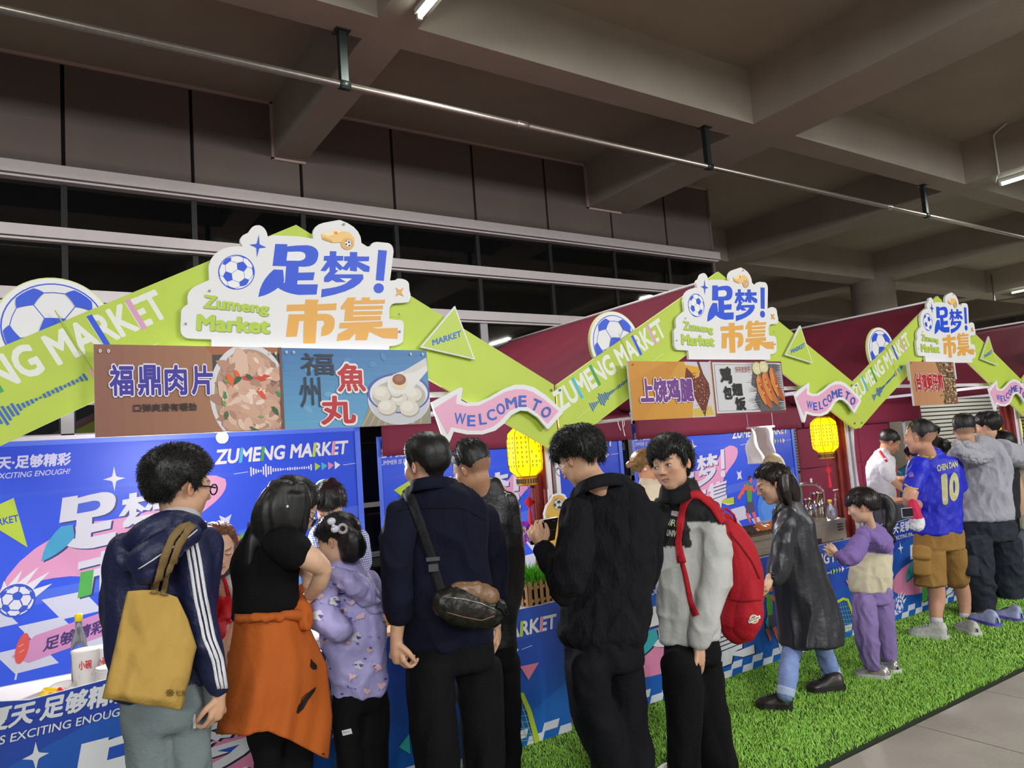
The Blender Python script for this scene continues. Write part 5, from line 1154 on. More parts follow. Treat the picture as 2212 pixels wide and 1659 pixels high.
def drape(u, v):
    xl = np.interp(v, [0, .35, .7, 1], [510, 497, 480, 470]); xr = np.interp(v, [0, .35, .7, 1], [654, 702, 714, 708]); yt = 1326; yb = np.interp(u, [0, .2, .45, .6, .8, 1], [1586, 1588, 1580, 1592, 1618, 1640])
    px = xl+(xr-xl)*u; py = yt+(yb-yt)*v
    d = (.14+.05*v)*max(math.sin(PI*(.04+.92*u)), 0)**.7
    q = P(px, py, p.y0-d+.02); f = .010*v*math.sin(u*19+3*v)+.006*math.sin(u*37+v*5)*v
    return (q.x, q.y-f-.006*math.sin(v*14+u*9)*(1-v), q.z)
oj = sheet('tied_jacket', drape, 60, 44, org, p.root, .006)
oj2 = p.garment('tied_sleeves', org, [[(640, 1290, .03, 18), (652, 1325, -.05, 22), (660, 1350, -.07, 16)], [(650, 1275, .1, 14), (655, 1310, .02, 16), (642, 1345, -.05, 16)], [(515, 1338, -.06, 9), (580, 1334, -.14, 10), (645, 1330, -.08, 12)]], .007, (.006, (14, 14, 14)))
A = Art(); A.poly([(668, 1424), (672, 1430), (680, 1437), (680, 1446), (672, 1447), (666, 1440)], '#1c1410'); A.poly([(678, 1483), (676, 1492), (662, 1512), (652, 1530), (640, 1541), (636, 1538), (640, 1524), (652, 1508), (664, 1494)], '#1c1410'); A.line([(660, 1496), (648, 1508), (646, 1520)], 1.6, '#1c1410'); A.ell((694, 1628), (2.2, 2.2), '#3a2014', 10)
decal('cloth_tear_print', bvh(oj), A, mat('printed_vinyl'), p.root, .009, 8)
legs(p, 'trousers', blk_tr, [(578, 1330, .02, 58, .6), (590, 1450, .02, 70, .55), (600, 1540, .02, 74, .5), (604, 1580, .02, 72, .5)], [(570, 1570, .0, 36), (580, 1660, .0, 34), (580, 'g.07', .0, 30)], [(642, 1570, .05, 36), (640, 1660, .05, 34), (640, 'g.07', .05, 30)])
for px, dy in ((580, .02), (640, .06)): simple_shoe(p, px, dy, .4, L_=.25)
p.limb([[(612, 1180, -.13, 20), (640, 1192, -.155, 26), (672, 1208, -.16, 26), (696, 1226, -.14, 20)], [(698, 1228, -.14, 19), (690, 1258, -.10, 18), (672, 1282, -.02, 15)]]+hand(P(668, 1288, 2.98), (-.6, .3, -.5), (0, .5, -1), 1, .9, .95))
p.limb([[(640, 1215, .10, 18), (664, 1236, .02, 17), (668, 1262, -.04, 15)]]+hand(P(664, 1225, 3.02), (-.3, .1, 1), (0, 1, .2), 1, .9, .9))
p.finish(h.parts, SKF, [[(605, 1140, 0, 20), (585, 1200, 0, 40, .6), (580, 1330, 0, 45, .6)], [(575, 1560, .0, 22), (580, 'g.1', .0, 14)], [(640, 1560, .05, 22), (640, 'g.1', .05, 14)]])
# 5 --- girl in lilac jacket ------------------------------------------------------
p = Person('girl in a lilac jacket printed with hearts and flowers, bow clip in her hair', 3.16, 775)
h = Head(p, 727, 1166, 0, 62, -22, 0, .205, SKF, fem=1, kid=1, nk=(733, 1228)); h.hair(hair_blk, zf=.2, ztemple=.05, zside=-.02, znape=-.22, top=.07, side=.06, back=.11, noise_=.012, tufts=900, tl=.08, lift=-.1, seed=12)
p.garment('tied_hair', hair_blk, [[(742, 1140, -.09, 12), (760, 1160, -.12, 22), (768, 1185, -.12, 22), (762, 1205, -.10, 12)], [(745, 1150, -.09, 20), (752, 1180, -.11, 22), (748, 1203, -.09, 12)]], .006, (.006, (40, 40, 12)), 2)
cl = mat('translucent_bow', '#cfd0dc', .15, spec=.8, alpha=.8)
m = MB(); q1 = Vector(h.w(np.array([-.16, -.40, .34])))
for dx, dz in ((-3, -15), (5, 6)):
    c = P(719+dx, 1138+dz*.8, 2.98); m.ball(c, (.019, .010, .015), 14, 8)
m.ball(P(720, 1136, 2.975), .008, 10, 6); m.build('bow_clip', cl, p.root, True)
MB().tube([P(740+9*math.cos(a), 1142+9*math.sin(a), 2.99) for a in [i*PI/6 for i in range(13)]], .006, 8).build('scrunchie', fabric('grey_scrunchie', '#a9a6ac'), p.root, True)
lil = mat('lilac_print_cloth', attr=True, rough=.5, bump=.2, bscale=60)
LC = np.array(lin('#a9a3d6'))
def lilac(A, N):
    C = np.tile(LC, (len(A), 1)); return C*(1+.06*wav(A*6, 5))[:, None]
lj = p.garment('jacket', lil, [[(732, 1222, 0, 28, .8), (745, 1242, 0, 52, .6), (752, 1290, 0, 66, .62), (762, 1360, 0, 68, .62), (771, 1430, 0, 63, .62), (776, 1500, 0, 60, .66)], [(715, 1252, -.06, 26), (696, 1290, -.11, 30), (700, 1335, -.14, 32), (730, 1358, -.15, 26), (748, 1350, -.1, 18)], [(790, 1255, 0, 26), (812, 1300, .03, 20), (822, 1320, .06, 14)]], .009, (.010, (9, 9, 6)), colfn=lilac)
p.garment('jacket_hood', lil, [[(702, 1240, -.08, 14), (735, 1250, -.13, 20), (765, 1262, -.15, 24), (795, 1290, -.11, 20), (812, 1325, -.06, 12)]], .007, (.010, (16, 16, 12)), colfn=lilac)
A = Art(); R = random.Random(21)
def heart(c, s, col, a=0):
    pts = []
    for i in range(16):
        t = 2*PI*i/16; x = 16*math.sin(t)**3/16; y = -(13*math.cos(t)-5*math.cos(2*t)-2*math.cos(3*t)-math.cos(4*t))/16; pts.append((c[0]+s*(x*math.cos(a)-y*math.sin(a)), c[1]+s*(x*math.sin(a)+y*math.cos(a))))
    A.poly(pts, col)
for (x, y) in ((770, 1375), (775, 1435), (688, 1330), (720, 1300), (800, 1300), (785, 1260)): 
    for k in range(5): A.ell((x+6*math.cos(k*1.257), y+6*math.sin(k*1.257)), (5, 5), '#d4cfd8', 12)
    heart((x+5, y+2), 5, '#4b449c', .2)
for (x, y, s_) in ((750, 1385, 9), (810, 1440, 10), (790, 1490, 8), (820, 1480, 9), (705, 1380, 8), (760, 1460, 8), (740, 1320, 8), (690, 1290, 8), (795, 1400, 7), (728, 1270, 7), (778, 1330, 8), (760, 1300, 7)): heart((x, y), s_, '#d8b4bc', R.uniform(-.6, .6))
for _ in range(26): heart((R.uniform(690, 830), R.uniform(1260, 1490)), 3, '#4b449c', R.uniform(-.5, .5))
for _ in range(16): x, y = R.uniform(685, 825), R.uniform(1260, 1490); A.line([(x, y), (x+3, y+4)], 1.2, '#5b54a8')
A.text('Smile', [(750, 1478), (770, 1486), (772, 1478), (752, 1470)], '#4b449c', .0)
decal('heart_print', bvh(lj), A, mat('printed_vinyl'), p.root, .002, 5)
legs(p, 'trousers', blk_tr, [(775, 1485, 0, 58, .66), (775, 1530, 0, 60, .64)], [(750, 1520, 0, 34), (752, 1600, 0, 33), (752, 'g.06', 0, 28)], [(804, 1520, 0, 34), (806, 1600, 0, 33), (806, 'g.06', 0, 28)])
A = Art(); A.poly([(738, 1578), (758, 1573), (761, 1584), (741, 1589)], '#c9c9c9'); A.text('Spw', [(742, 1585), (756, 1582), (755, 1577), (741, 1580)], '#444444', 0); decal('fabric_label', bvh(p.last), A, mat('printed_vinyl'), p.root, .003, 5)
for px in (752, 806): simple_shoe(p, px, .02, .4, up=wh_sh, sole=wh_sole, L_=.22)
p.finish(h.parts, SKF, [[(732, 1222, 0, 15), (750, 1290, 0, 38, .6), (772, 1490, 0, 36, .6)], [(752, 1500, 0, 20), (752, 'g.1', 0, 12)], [(804, 1500, 0, 20), (806, 'g.1', 0, 12)]])
# 6 --- man in navy shirt with crossbody bag ---------------------------------------
p = Person('man in a dark navy shirt carrying a black crossbody bag on his back', 2.85, 960)
h = Head(p, 919, 1004, 0, 48, -10, 0, .236, SK, fat=.4, nk=(938, 1056)); h.hair(hair_blk, zf=.24, zside=-.12, znape=-.28, top=.085, side=.045, back=.05, noise_=.012, tufts=2200, tl=.035, lift=.1, seed=5, fade=.5)
nv = fabric('dark_navy_shirt', '#0c0e22', .85, bscale=90, vscale=3)
tor = [(940, 1050, 0, 58, .8), (942, 1072, 0, 88, .6), (948, 1110, 0, 106, .5), (955, 1190, 0, 104, .52), (962, 1290, 0, 100, .55), (968, 1392, 0, 96, .6)]
sh = p.garment('shirt', nv, [tor, [(866, 1112, -.04, 36), (852, 1190, -.07, 36), (856, 1270, -.06, 34), (864, 1328, -.05, 28)], [(1040, 1120, .02, 34), (1062, 1200, .05, 34), (1066, 1290, .06, 30), (1066, 1335, .06, 26)]], .010, (.010, (7, 7, 4)))
collar(p, nv, [(884, 1060, .0), (893, 1058, -.07), (925, 1052, -.11), (960, 1050, -.10), (988, 1054, -.05), (994, 1058, .02)], .05)
ribbon('shirt_seam', bvh(sh), [(858, 1105), (900, 1098), (1000, 1098), (1050, 1125)], 1.5, black_c, p.root, .001, 24, .002, 1)
legs(p, 'trousers', blk_tr, [(972, 1385, 0, 92, .62), (975, 1440, 0, 96, .6)], [(928, 1430, 0, 52), (932, 1540, 0, 50), (945, 1640, 0, 48), (950, 'g.07', 0, 36)], [(1030, 1430, 0, 52), (1038, 1540, 0, 50), (1045, 1640, 0, 46), (1048, 'g.07', 0, 36)])
for px in (945, 1045): simple_shoe(p, px, .02, -.2)
p.limb([[(862, 1320, -.05, 17), (858, 1360, -.05, 15), (856, 1385, -.05, 13)]]+hand(P(856, 1380, 2.80), (.05, .1, -1), (1, .3, 0), 1, 1.25, 1.0))
p.limb([[(1068, 1330, .06, 14), (1070, 1352, .06, 13)]]+hand(P(1070, 1350, 2.91), (0, .1, -1), (-1, .4, 0), -1, .9, .95))
p.finish(h.parts, SK, [[(930, 1045, 0, 26), (948, 1110, 0, 60, .5), (968, 1400, 0, 52, .6)], [(930, 1420, 0, 26), (950, 'g.1', 0, 16)], [(1030, 1420, 0, 26), (1048, 'g.1', 0, 16)]])
cb = Person('black and brown crossbody bag on the back of the man in the navy shirt', 2.60, 1015, 'bag'); cb.root.name = 'crossbody_bag'; cb.root.location.z = P(1015, 1350, 2.6).z; bpy_loc[cb.root.name] = Vector(cb.root.location)
leather = mat('black_bag_nylon', '#16130f', .42, bump=.3, bscale=60); brn = mat('brown_bag_panel', '#7a5c40', .35, bump=.3, bscale=50)
b1 = cb.garment('bag_body', leather, [[(952, 1302, .02, 30, .8), (985, 1306, 0, 42, .8), (1030, 1318, 0, 40, .8), (1062, 1318, .0, 34, .8), (1078, 1312, .02, 20, .8)]], .008, (.004, (20, 20, 20)), 3)
cb.garment('bag_flap', brn, [[(985, 1272, -.0, 14), (1020, 1276, -.02, 20), (1055, 1288, -.01, 22), (1070, 1300, .0, 14)]], .007, (.006, (30, 30, 30)), 2)
T_ = bvh(b1); ribbon('bag_zip', T_, [(962, 1290), (1000, 1294), (1040, 1304), (1072, 1318)], 3, mat('zip_metal', '#9a9488', .3, metal=.8), cb.root, .003, 20, .002, 1); ribbon('bag_seam', T_, [(965, 1322), (1000, 1332), (1040, 1340), (1068, 1330)], 2, brn, cb.root, .002, 20, .002, 1)
sT = bvh(sh); wb = fabric('black_webbing', '#1c1c1f', .7)
ribbon('bag_strap', sT, [(880, 1058), (898, 1105), (915, 1155), (932, 1205), (948, 1262), (958, 1292)], (24, 20), wb, cb.root, .006, 26, .003, 3)
bk = onto(sT, 936, 1206, .012); M_ = Matrix.Translation(bk)@Matrix.Rotation(math.radians(-31), 4, 'Z'); MB().box((-.028, -.004, -.008), (.028, .004, .008), 0, M_).box((-.02, -.007, -.05), (.02, .005, -.02), 0, M_).build('strap_buckle', mat('grey_buckle', '#4c4c50', .4, metal=.4), cb.root)
ribbon('bag_strap', bvh(sh, b1), [(1072, 1308), (1084, 1312), (1096, 1330)], 12, wb, cb.root, .008, 8, .003, 2, y_fall=2.62)
# 7 --- man in black tee -----------------------------------------------------------
p = Person('man with a shaved fade haircut and glossy black top, head bent to the stall', 3.22, 1065)
h = Head(p, 1019, 1014, 0, 58, -26, 0, .238, SK2, fat=.6, nk=(1040, 1066)); h.hair(hair_blk, zf=.22, ztemple=.2, zside=.12, znape=.02, top=.13, side=.012, back=.02, noise_=.03, tufts=2200, tl=.09, lift=.7, seed=9, fade=1.2)
blt = mat('glossy_black_top', '#0a090b', .42, bump=.25, bscale=50, spec=.5)
tt = p.garment('top', blt, [[(1045, 1055, 0, 36, .8), (1058, 1078, 0, 58, .6), (1066, 1130, 0, 62, .6), (1066, 1220, 0, 58, .6), (1066, 1320, 0, 52, .62), (1068, 1400, 0, 50, .62)], [(1092, 1110, -.02, 26), (1104, 1190, -.03, 28), (1104, 1280, -.02, 24), (1098, 1340, 0, 18)]], .010, (.009, (7, 7, 4)))
legs(p, 'trousers', blk_tr, [(1072, 1390, 0, 46, .7), (1072, 1440, 0, 48, .7)], [(1045, 1430, .05, 34), (1040, 'g.07', .05, 26)], [(1096, 1430, 0, 30), (1096, 1560, 0, 29), (1100, 'g.07', 0, 25)])
A = Art(); A.line([(1088, 1062), (1094, 1066), (1092, 1072)], 1.2, '#c9c9c9'); A.line([(1094, 1066), (1102, 1068)], 1.2, '#c9c9c9'); decal('shoulder_mark', bvh(tt), A, mat('printed_vinyl'), p.root, .003, 6)
for px, dy in ((1045, .06), (1102, .0)): simple_shoe(p, px, dy, .2)
p.limb([[(1097, 1338, .0, 12), (1094, 1352, 0, 11)]]+hand(P(1094, 1350, 3.22), (0, .2, -1), (-1, .4, 0), -1, .9, .95), .005)
p.finish(h.parts, SK2, [[(1040, 1050, 0, 20), (1060, 1130, 0, 36, .6), (1068, 1400, 0, 34, .6)], [(1045, 1420, .05, 20), (1040, 'g.1', .05, 12)], [(1096, 1420, 0, 20), (1100, 'g.1', 0, 12)]])
# 8 --- man with tablet --------------------------------------------------------------
p = Person('young man in a crinkled black shirt and thin glasses looking down at a black tablet', 2.60, 1310)
h = Head(p, 1250, 992, 0, 55, -28, 0, .240, SK, nk=(1298, 1058, -0.02)); h.hair(hair_blk, zf=.14, ztemple=.14, zside=.05, znape=-.16, top=.13, side=.075, back=.11, noise_=.018, tufts=3000, tl=.12, lift=-.2, seed=15, fringe=1, tw=.006)
h.glasses(gold_fr, th=.007, w_=.10, h=.085)
crk = mat('crinkled_black_cloth', '#0a0a10', .85, var=.35, vscale=30, bump=.8, bscale=45, spec=.25, stretch=(1.6, 1.6, .7))
tor = [(1302, 1034, 0, 48, .8), (1308, 1046, 0, 62, .7), (1312, 1066, 0, 82, .55), (1316, 1110, 0, 95, .5), (1318, 1200, 0, 98, .55), (1312, 1300, 0, 99, .58), (1302, 1368, 0, 97, .6), (1316, 1402, 0, 72, .7)]
cs = p.garment('shirt', crk, [tor, [(1246, 1102, -.04, 34), (1246, 1150, -.06, 37), (1240, 1205, -.08, 40), (1226, 1262, -.06, 33)], [(1224, 1284, -.04, 25), (1204, 1245, .03, 26), (1188, 1210, .09, 23), (1175, 1184, .12, 19)], [(1392, 1110, 0, 36), (1402, 1190, .03, 30), (1380, 1270, .12, 26), (1330, 1290, .22, 20)]], .010, (.011, (12, 12, 6)))
collar(p, crk, [(1240, 1070, .0), (1256, 1062, -.08), (1290, 1050, -.13), (1330, 1044, -.13), (1362, 1048, -.07), (1368, 1052, 0)], .055)
legs(p, 'trousers', fabric('black_jersey_trousers', '#08090f', .8, bscale=50), [(1304, 1375, 0, 82, .66), (1305, 1440, 0, 84, .64)], [(1268, 1440, 0, 48), (1282, 1530, 0, 47), (1312, 1625, 0, 44), (1330, 'g.06', .02, 40)], [(1346, 1440, .03, 44), (1352, 1530, .03, 44), (1368, 1625, .03, 42), (1378, 'g.06', .03, 38)], fold=(.012, (7, 7, 3)))
for px, dy in ((1330, .02), (1378, .04)): simple_shoe(p, px, dy, -.1)
ty = 2.78
p.limb([[(1188, 1205, .10, 15), (1176, 1184, .13, 13.5)]]+hand(P(1173, 1182, 2.735), (-.42, .15, 1), (.75, .65, 0), -1, 1.15, .88, thumb=.1), .0042)
p.finish(h.parts, SK, [[(1290, 1040, 0, 28), (1306, 1110, 0, 60, .5), (1304, 1400, 0, 50, .6)], [(1270, 1430, 0, 26), (1330, 'g.1', .02, 16)], [(1346, 1430, 0, 26), (1378, 'g.1', .03, 16)]])
tab = empty('tablet', 'black tablet in a case held by the man in the crinkled shirt', 'tablet', P(1172, 1146, 2.80))
c0 = P(1176, 1146, 2.82); ex = (P(1212, 1137, 2.86)-P(1140, 1152, 2.78)).normalized(); ez = (Vector((-.15, -.35, 1))).normalized(); ez = (ez-ex*ez.dot(ex)).normalized(); ey = ez.cross(ex); M_ = Matrix.Translation(c0)@Matrix((ex, ey, ez)).transposed().to_4x4()
MB().box((-.088, -.006, -.055), (.088, .006, .055), 0, M_).build('tablet_case', mat('black_tablet_case', '#0b0b10', .35), tab)
MB().box((-.083, -.0075, -.002), (.083, -.006, 0.0), 0, M_).box((.045, -.0075, .042), (.062, -.006, .045), 0, M_).build('case_seam', mat('grey_line', '#77777c', .4), tab)
MB().box((-.080, .006, -.048), (.080, .0068, .048), 0, M_).build('tablet_screen', mat('dim_screen', '#20242c', .1, emit=.3), tab)
# 10 --- boy with red backpack ----------------------------------------------------------
p = Person('teenage boy in a black and white jacket looking back over his shoulder', 2.60, 1475)
h = Head(p, 1449, 1003, 0, 152, -2, 8, .250, SK, detail=1, look=.012, mouth=0, nk=(1466, 1078)); h.hair(hair_blk, zf=.13, ztemple=.10, zside=-.06, znape=-.25, top=.13, side=.065, back=.09, noise_=.010, tufts=2600, tl=.12, lift=-.6, seed=31, fringe=.8, tw=.006)
bw = mat('black_white_jacket', attr=True, rough=.75, bump=.25, bscale=60)
WT, BK = np.array(lin('#b5b6b2')), np.array(lin('#0a0a0c'))
def px_of(A):
    q = (A-np.array(EYE))@np.array(ROT); return CXP+FPX*q[:, 0]/-q[:, 2], CYP-FPX*q[:, 1]/-q[:, 2]
zlo, zhi, zsl = P(1450, 1183, 2.6).z, P(1535, 1131, 2.5).z, 0
sx_split = P(1490, 1200, 2.55).x
def jcol(A, N):
    sleeve = A[:, 0] > sx_split; lim = np.where(sleeve, zhi+.02*np.cos((A[:, 0]-sx_split)*16), zlo); return np.where((A[:, 2] < lim)[:, None], WT, BK)
tor = [(1462, 1062, 0, 40, .85), (1474, 1080, 0, 58, .7), (1488, 1120, 0, 68, .62), (1488, 1200, 0, 66, .62), (1488, 1300, 0, 67, .62), (1488, 1382, 0, 64, .62)]
bj = p.garment('jacket', bw, [tor, [(1520, 1105, -.06, 36), (1538, 1165, -.10, 38), (1544, 1240, -.12, 36), (1530, 1310, -.12, 32), (1516, 1360, -.11, 28), (1512, 1388, -.10, 23)], [(1436, 1120, .06, 24), (1432, 1200, .10, 20)]], .0085, (.010, (8, 8, 5)), colfn=jcol)
collar(p, fabric('black_collar', '#0e0e12', .8), [(1424, 1072, .02), (1432, 1082, -.05), (1452, 1086, -.11), (1482, 1078, -.12), (1504, 1064, -.06), (1508, 1056, .0)], .07)
A = Art(); A.poly([(1451, 1102), (1470, 1106), (1468, 1117), (1450, 1113)], '#c4bcc0'); A.text('TYM', [(1453, 1112), (1467, 1115), (1468, 1108), (1454, 1104)], '#6b6470', 0)
A.text('RB', [(1450, 1136), (1468, 1138), (1470, 1125), (1452, 1122)], '#c4cfa0', -.005); A.line([(1444, 1134), (1450, 1122)], 1.5, '#c4cfa0'); A.line([(1448, 1135), (1453, 1123)], 1.5, '#c4cfa0')
A.text('UNIVER', [(1440, 1157), (1469, 1162), (1471, 1147), (1442, 1143)], '#b9b7a8', .03); decal('chest_badges', bvh(bj), A, mat('printed_vinyl'), p.root, .003, 4)
legs(p, 'trousers', fabric('black_wide_trousers', '#07070a', .85), [(1494, 1372, 0, 58, .7), (1496, 1430, 0, 60, .7)], [(1470, 1430, -.02, 44), (1480, 1530, -.02, 42), (1478, 1640, .0, 40), (1478, 'g.07', .05, 36)], [(1518, 1430, .02, 44), (1528, 1530, .03, 44), (1546, 1640, .04, 46), (1552, 'g.06', .06, 42)], fold=(.010, (7, 7, 3)))
sc = GP(1452, 2.66, 0); shoe(p.root, sc+Vector((.10, .04, 0)), sc+Vector((-.16, .10, 0)), wh_sh, wh_sole); simple_shoe(p, 1548, .08, -.6, up=wh_sh, sole=wh_sole)
p.limb([[(1513, 1380, -.10, 15), (1510, 1394, -.10, 15)]]+hand(P(1510, 1390, 2.50), (-.1, 0, -1), (-.3, 1, 0), 1, .35, 1.0, spread=.25), .0042)
p.finish(h.parts, SK, [[(1462, 1075, 0, 18), (1486, 1120, 0, 42, .6), (1488, 1390, 0, 40, .6)], [(1472, 1420, 0, 24), (1478, 'g.1', .05, 14)], [(1520, 1420, 0, 24), (1552, 'g.1', .06, 14)]])
bp = Person('large red backpack worn by the teenage boy', 2.66, 1600, 'backpack'); bp.root.name = 'backpack'; bp.root.location.z = P(1600, 1368, 2.6).z; bpy_loc[bp.root.name] = Vector(bp.root.location)
redc = fabric('red_canvas', '#a81c28', .7, bscale=80); redd = fabric('dark_red_trim', '#7c141e', .7)
bb = bp.garment('bag_body', redc, [[(1566, 1120, 0, 12, 1.6), (1576, 1145, 0, 26, 1.7), (1590, 1190, .0, 40, 1.5), (1600, 1240, .0, 46, 1.4), (1602, 1290, 0, 46, 1.35), (1598, 1335, 0, 44, 1.3), (1594, 1358, 0, 38, 1.2)]], .008, (.006, (8, 8, 4)), 4)
bp.garment('front_pocket', redc, [[(1612, 1258, -.06, 28, 1.3), (1616, 1290, -.07, 32, 1.3), (1612, 1335, -.07, 34, 1.2), (1606, 1358, -.06, 28, 1.1)]], .008, (.005, (9, 9, 5)), 3)
T_ = bvh(bj, bb); T2 = bvh(*[c for c in bp.root.children])
ribbon('shoulder_strap', T_, [(1562, 1130), (1540, 1095), (1512, 1070), (1492, 1067), (1478, 1085), (1470, 1125), (1466, 1172), (1474, 1215)], (17, 14), redc, bp.root, .010, 34, .008, 3)
ribbon('lower_strap', T_, [(1473, 1210), (1480, 1240), (1492, 1300), (1505, 1330)], (8, 14), redc, bp.root, .005, 16, .003, 2)
ribbon('bag_seam', T2, [(1575, 1150), (1600, 1180), (1625, 1215), (1640, 1250)], 3, redd, bp.root, .003, 22, .003, 1); ribbon('bag_seam', T2, [(1570, 1292), (1600, 1300), (1642, 1296)], 3, redd, bp.root, .003, 18, .003, 1); ribbon('bag_seam', T2, [(1580, 1150), (1580, 1230), (1576, 1290)], 2, redd, bp.root, .003, 18, .002, 1)
hp = [P(1556, 1112, 2.60), P(1562, 1102, 2.60), P(1568, 1098, 2.6), P(1585, 1112, 2.6), P(1590, 1128, 2.62)]; MB().tube(hp, .006, 8).build('carry_handle', redc, bp.root, True)
A = Art(); A.ell((1628, 1337), (9.5, 9.5), '#d8d2c4', 24); A.ell((1628, 1337), (8, 8), '#c8a04c', 24); A.ell((1628, 1337), (5.2, 5.2), '#23306a', 20); A.poly([(1616, 1340), (1640, 1328), (1641, 1335), (1618, 1346)], '#e6e2da'); A.text('Dickies', [(1619, 1343), (1638, 1335), (1637, 1330), (1618, 1339)], '#23306a', .02)
decal('round_patch', T2, A, mat('printed_vinyl'), bp.root, .004, 4)
# 11 --- woman in black leather coat -----------------------------------------------------
p = Person('smiling woman with bobbed brown hair in a long black leather coat and blue jeans', 3.0, 1735)
h = Head(p, 1668, 1046, 0, 103, -16, 4, .232, SKF, fem=1, detail=1, eyes=2, mouth=.018, lips='#b0544e', nk=(1694, 1100)); h.hair(hair_dk, zf=.27, ztemple=.12, zside=-.02, znape=-.35, top=.07, side=.05, back=.09, noise_=.010, tufts=1400, tl=.12, lift=-.25, seed=41)
p.garment('bobbed_hair', hair_dk, [[(1682, 1022, -.02, 22, .9), (1697, 1045, -.02, 25, .9), (1708, 1070, -.02, 22, .8), (1716, 1092, -.02, 12, .7)], [(1690, 1030, -.08, 14), (1694, 1060, -.09, 15), (1700, 1082, -.08, 11)]], .006, (.005, (50, 50, 8)), 2)
lea = mat('black_leather', '#24252b', .38, bump=.25, bscale=30, spec=.5)
ct_ = p.garment('leather_coat', lea, [[(1690, 1088, 0, 14, .9), (1702, 1102, 0, 32, .8), (1712, 1130, 0, 43, .7), (1718, 1180, 0, 47, .7), (1728, 1240, 0, 54, .7), (1741, 1300, 0, 62, .75), (1749, 1345, 0, 67, .85), (1751, 1386, 0, 68, .9)], [(1704, 1115, -.12, 22), (1694, 1160, -.17, 25), (1692, 1200, -.17, 26), (1682, 1232, -.16, 24), (1672, 1252, -.15, 17)]], .009, (.008, (8, 8, 3.5)), 3)
collar(p, lea, [(1668, 1118, -.02), (1676, 1110, -.07), (1692, 1100, -.09), (1712, 1096, -.06), (1722, 1098, .0)], .05, .15, 'coat_collar')
p.limb([[(1670, 1244, -.15, 10), (1662, 1249, -.15, 9)]]+hand(P(1664, 1248, 2.85), (-.55, 0, -.6), (-.3, 1, .2), 1, .9, .88), .0044)
MB().tube([P(1667+3*math.cos(a), 1243+9*math.sin(a), 2.85-.03*math.cos(a)) for a in [i*PI/6 for i in range(13)]], .010, 8).build('wristwatch', blk_sh, p.root, True)
jean = fabric('light_blue_denim', '#7f93c4', .85, bscale=150, vscale=9, var=.14); cuff = fabric('pale_denim_cuff', '#a9b8d8', .85)
legs(p, 'jeans', jean, [(1742, 1350, 0, 40, .8), (1742, 1372, 0, 42, .8)], [(1724, 1350, .12, 18), (1714, 1395, .07, 19), (1706, 1430, .01, 20), (1702, 1465, -.06, 20), (1696, 1500, -.08, 18)], [(1768, 1365, .04, 22), (1782, 1410, .05, 19), (1796, 1455, .06, 19)], fold=(.005, (14, 14, 8)), voxel=.009)
p.garment('jeans_cuff', cuff, [TB(3.0, [(1699, 1484, -.08, 19.5), (1696, 1503, -.08, 19)], 'ff'), TB(3.0, [(1793, 1445, .06, 20), (1798, 1461, .06, 20)], 'ff')], .008, (.001, (9, 9, 9)), 1)
bshoe = mat('black_grey_leather_shoe', '#2b2826', .35, var=.25, vscale=40)
a, b = PZ(1712, 1536, .0), PZ(1636, 1532, .0); shoe(p.root, a, b, bshoe, dk_sole, .05, .085, .042, laces=blk_sh); a, b = PZ(1822, 1492, 0), PZ(1748, 1500, 0); shoe(p.root, a, b, bshoe, dk_sole, .05, .085, .042, laces=blk_sh)
p.finish(h.parts, SKF, [[(1690, 1090, 0, 12), (1714, 1140, 0, 26, .6), (1742, 1360, 0, 26, .6)], [(1719, 1370, .10, 9), (1707, 1430, .01, 10), (1697, 1512, -.08, 9)], [(1768, 1360, .04, 14), (1799, 1470, .06, 10)]])
# 12 --- little girl -------------------------------------------------------------------------
p = Person('little girl with a long ponytail in a purple and cream hooded top', 2.97, 1885)
h = Head(p, 1862, 1094, 0, 84, -12, 0, .222, SKF, fem=1, kid=1, nk=(1884, 1146)); h.hair(hair_dk, zf=.10, ztemple=.10, zside=-.02, znape=-.18, top=.09, side=.07, back=.09, noise_=.010, tufts=1200, tl=.10, lift=-.2, seed=51)
p.garment('ponytail', hair_blk, [[(1893, 1073, -.02, 6), (1908, 1076, -.03, 10), (1920, 1098, -.04, 15), (1922, 1122, -.05, 14), (1920, 1145, -.05, 9), (1932, 1168, -.05, 4)]], .0055, (.005, (45, 45, 10)), 2)
MB().tube([P(1899+3*math.cos(a), 1074+6*math.sin(a), 2.95-.02*math.cos(a)) for a in [i*PI/6 for i in range(13)]], .006, 8).build('red_hair_tie', mat('red_tie', '#d2404c', .6), p.root, True)
pc = mat('purple_cream_fleece', attr=True, rough=.9, bump=.3, bscale=120); PU, CR = np.array(lin('#8069a6')), np.array(lin('#c9c0a4'))
zA, xA = P(1885, 1195, 2.97).z, P(1862, 1200, 2.9).x
def gcol(A, N):
    lim = zA+.10*np.clip((A[:, 0]-P(1885, 1200, 2.97).x)*-2.2, -.3, 1); return np.where(((A[:, 2] < lim) & (A[:, 0] > xA))[:, None], CR, PU)
gt = p.garment('hooded_top', pc, [[(1884, 1136, 0, 13, .9), (1886, 1150, 0, 30, .75), (1884, 1185, 0, 40, .68), (1881, 1230, 0, 43, .68), (1880, 1262, 0, 44, .68), (1880, 1276, 0, 40, .68)]], .0075, (.006, (14, 14, 9)), colfn=gcol)
p.garment('sleeve', fabric('purple_fleece', '#8069a6', .9), [[(1868, 1152, -.07, 15), (1853, 1178, -.13, 19), (1840, 1200, -.15, 20), (1822, 1204, -.13, 15), (1814, 1200, -.11, 11)]], .0075, (.008, (18, 18, 12)))
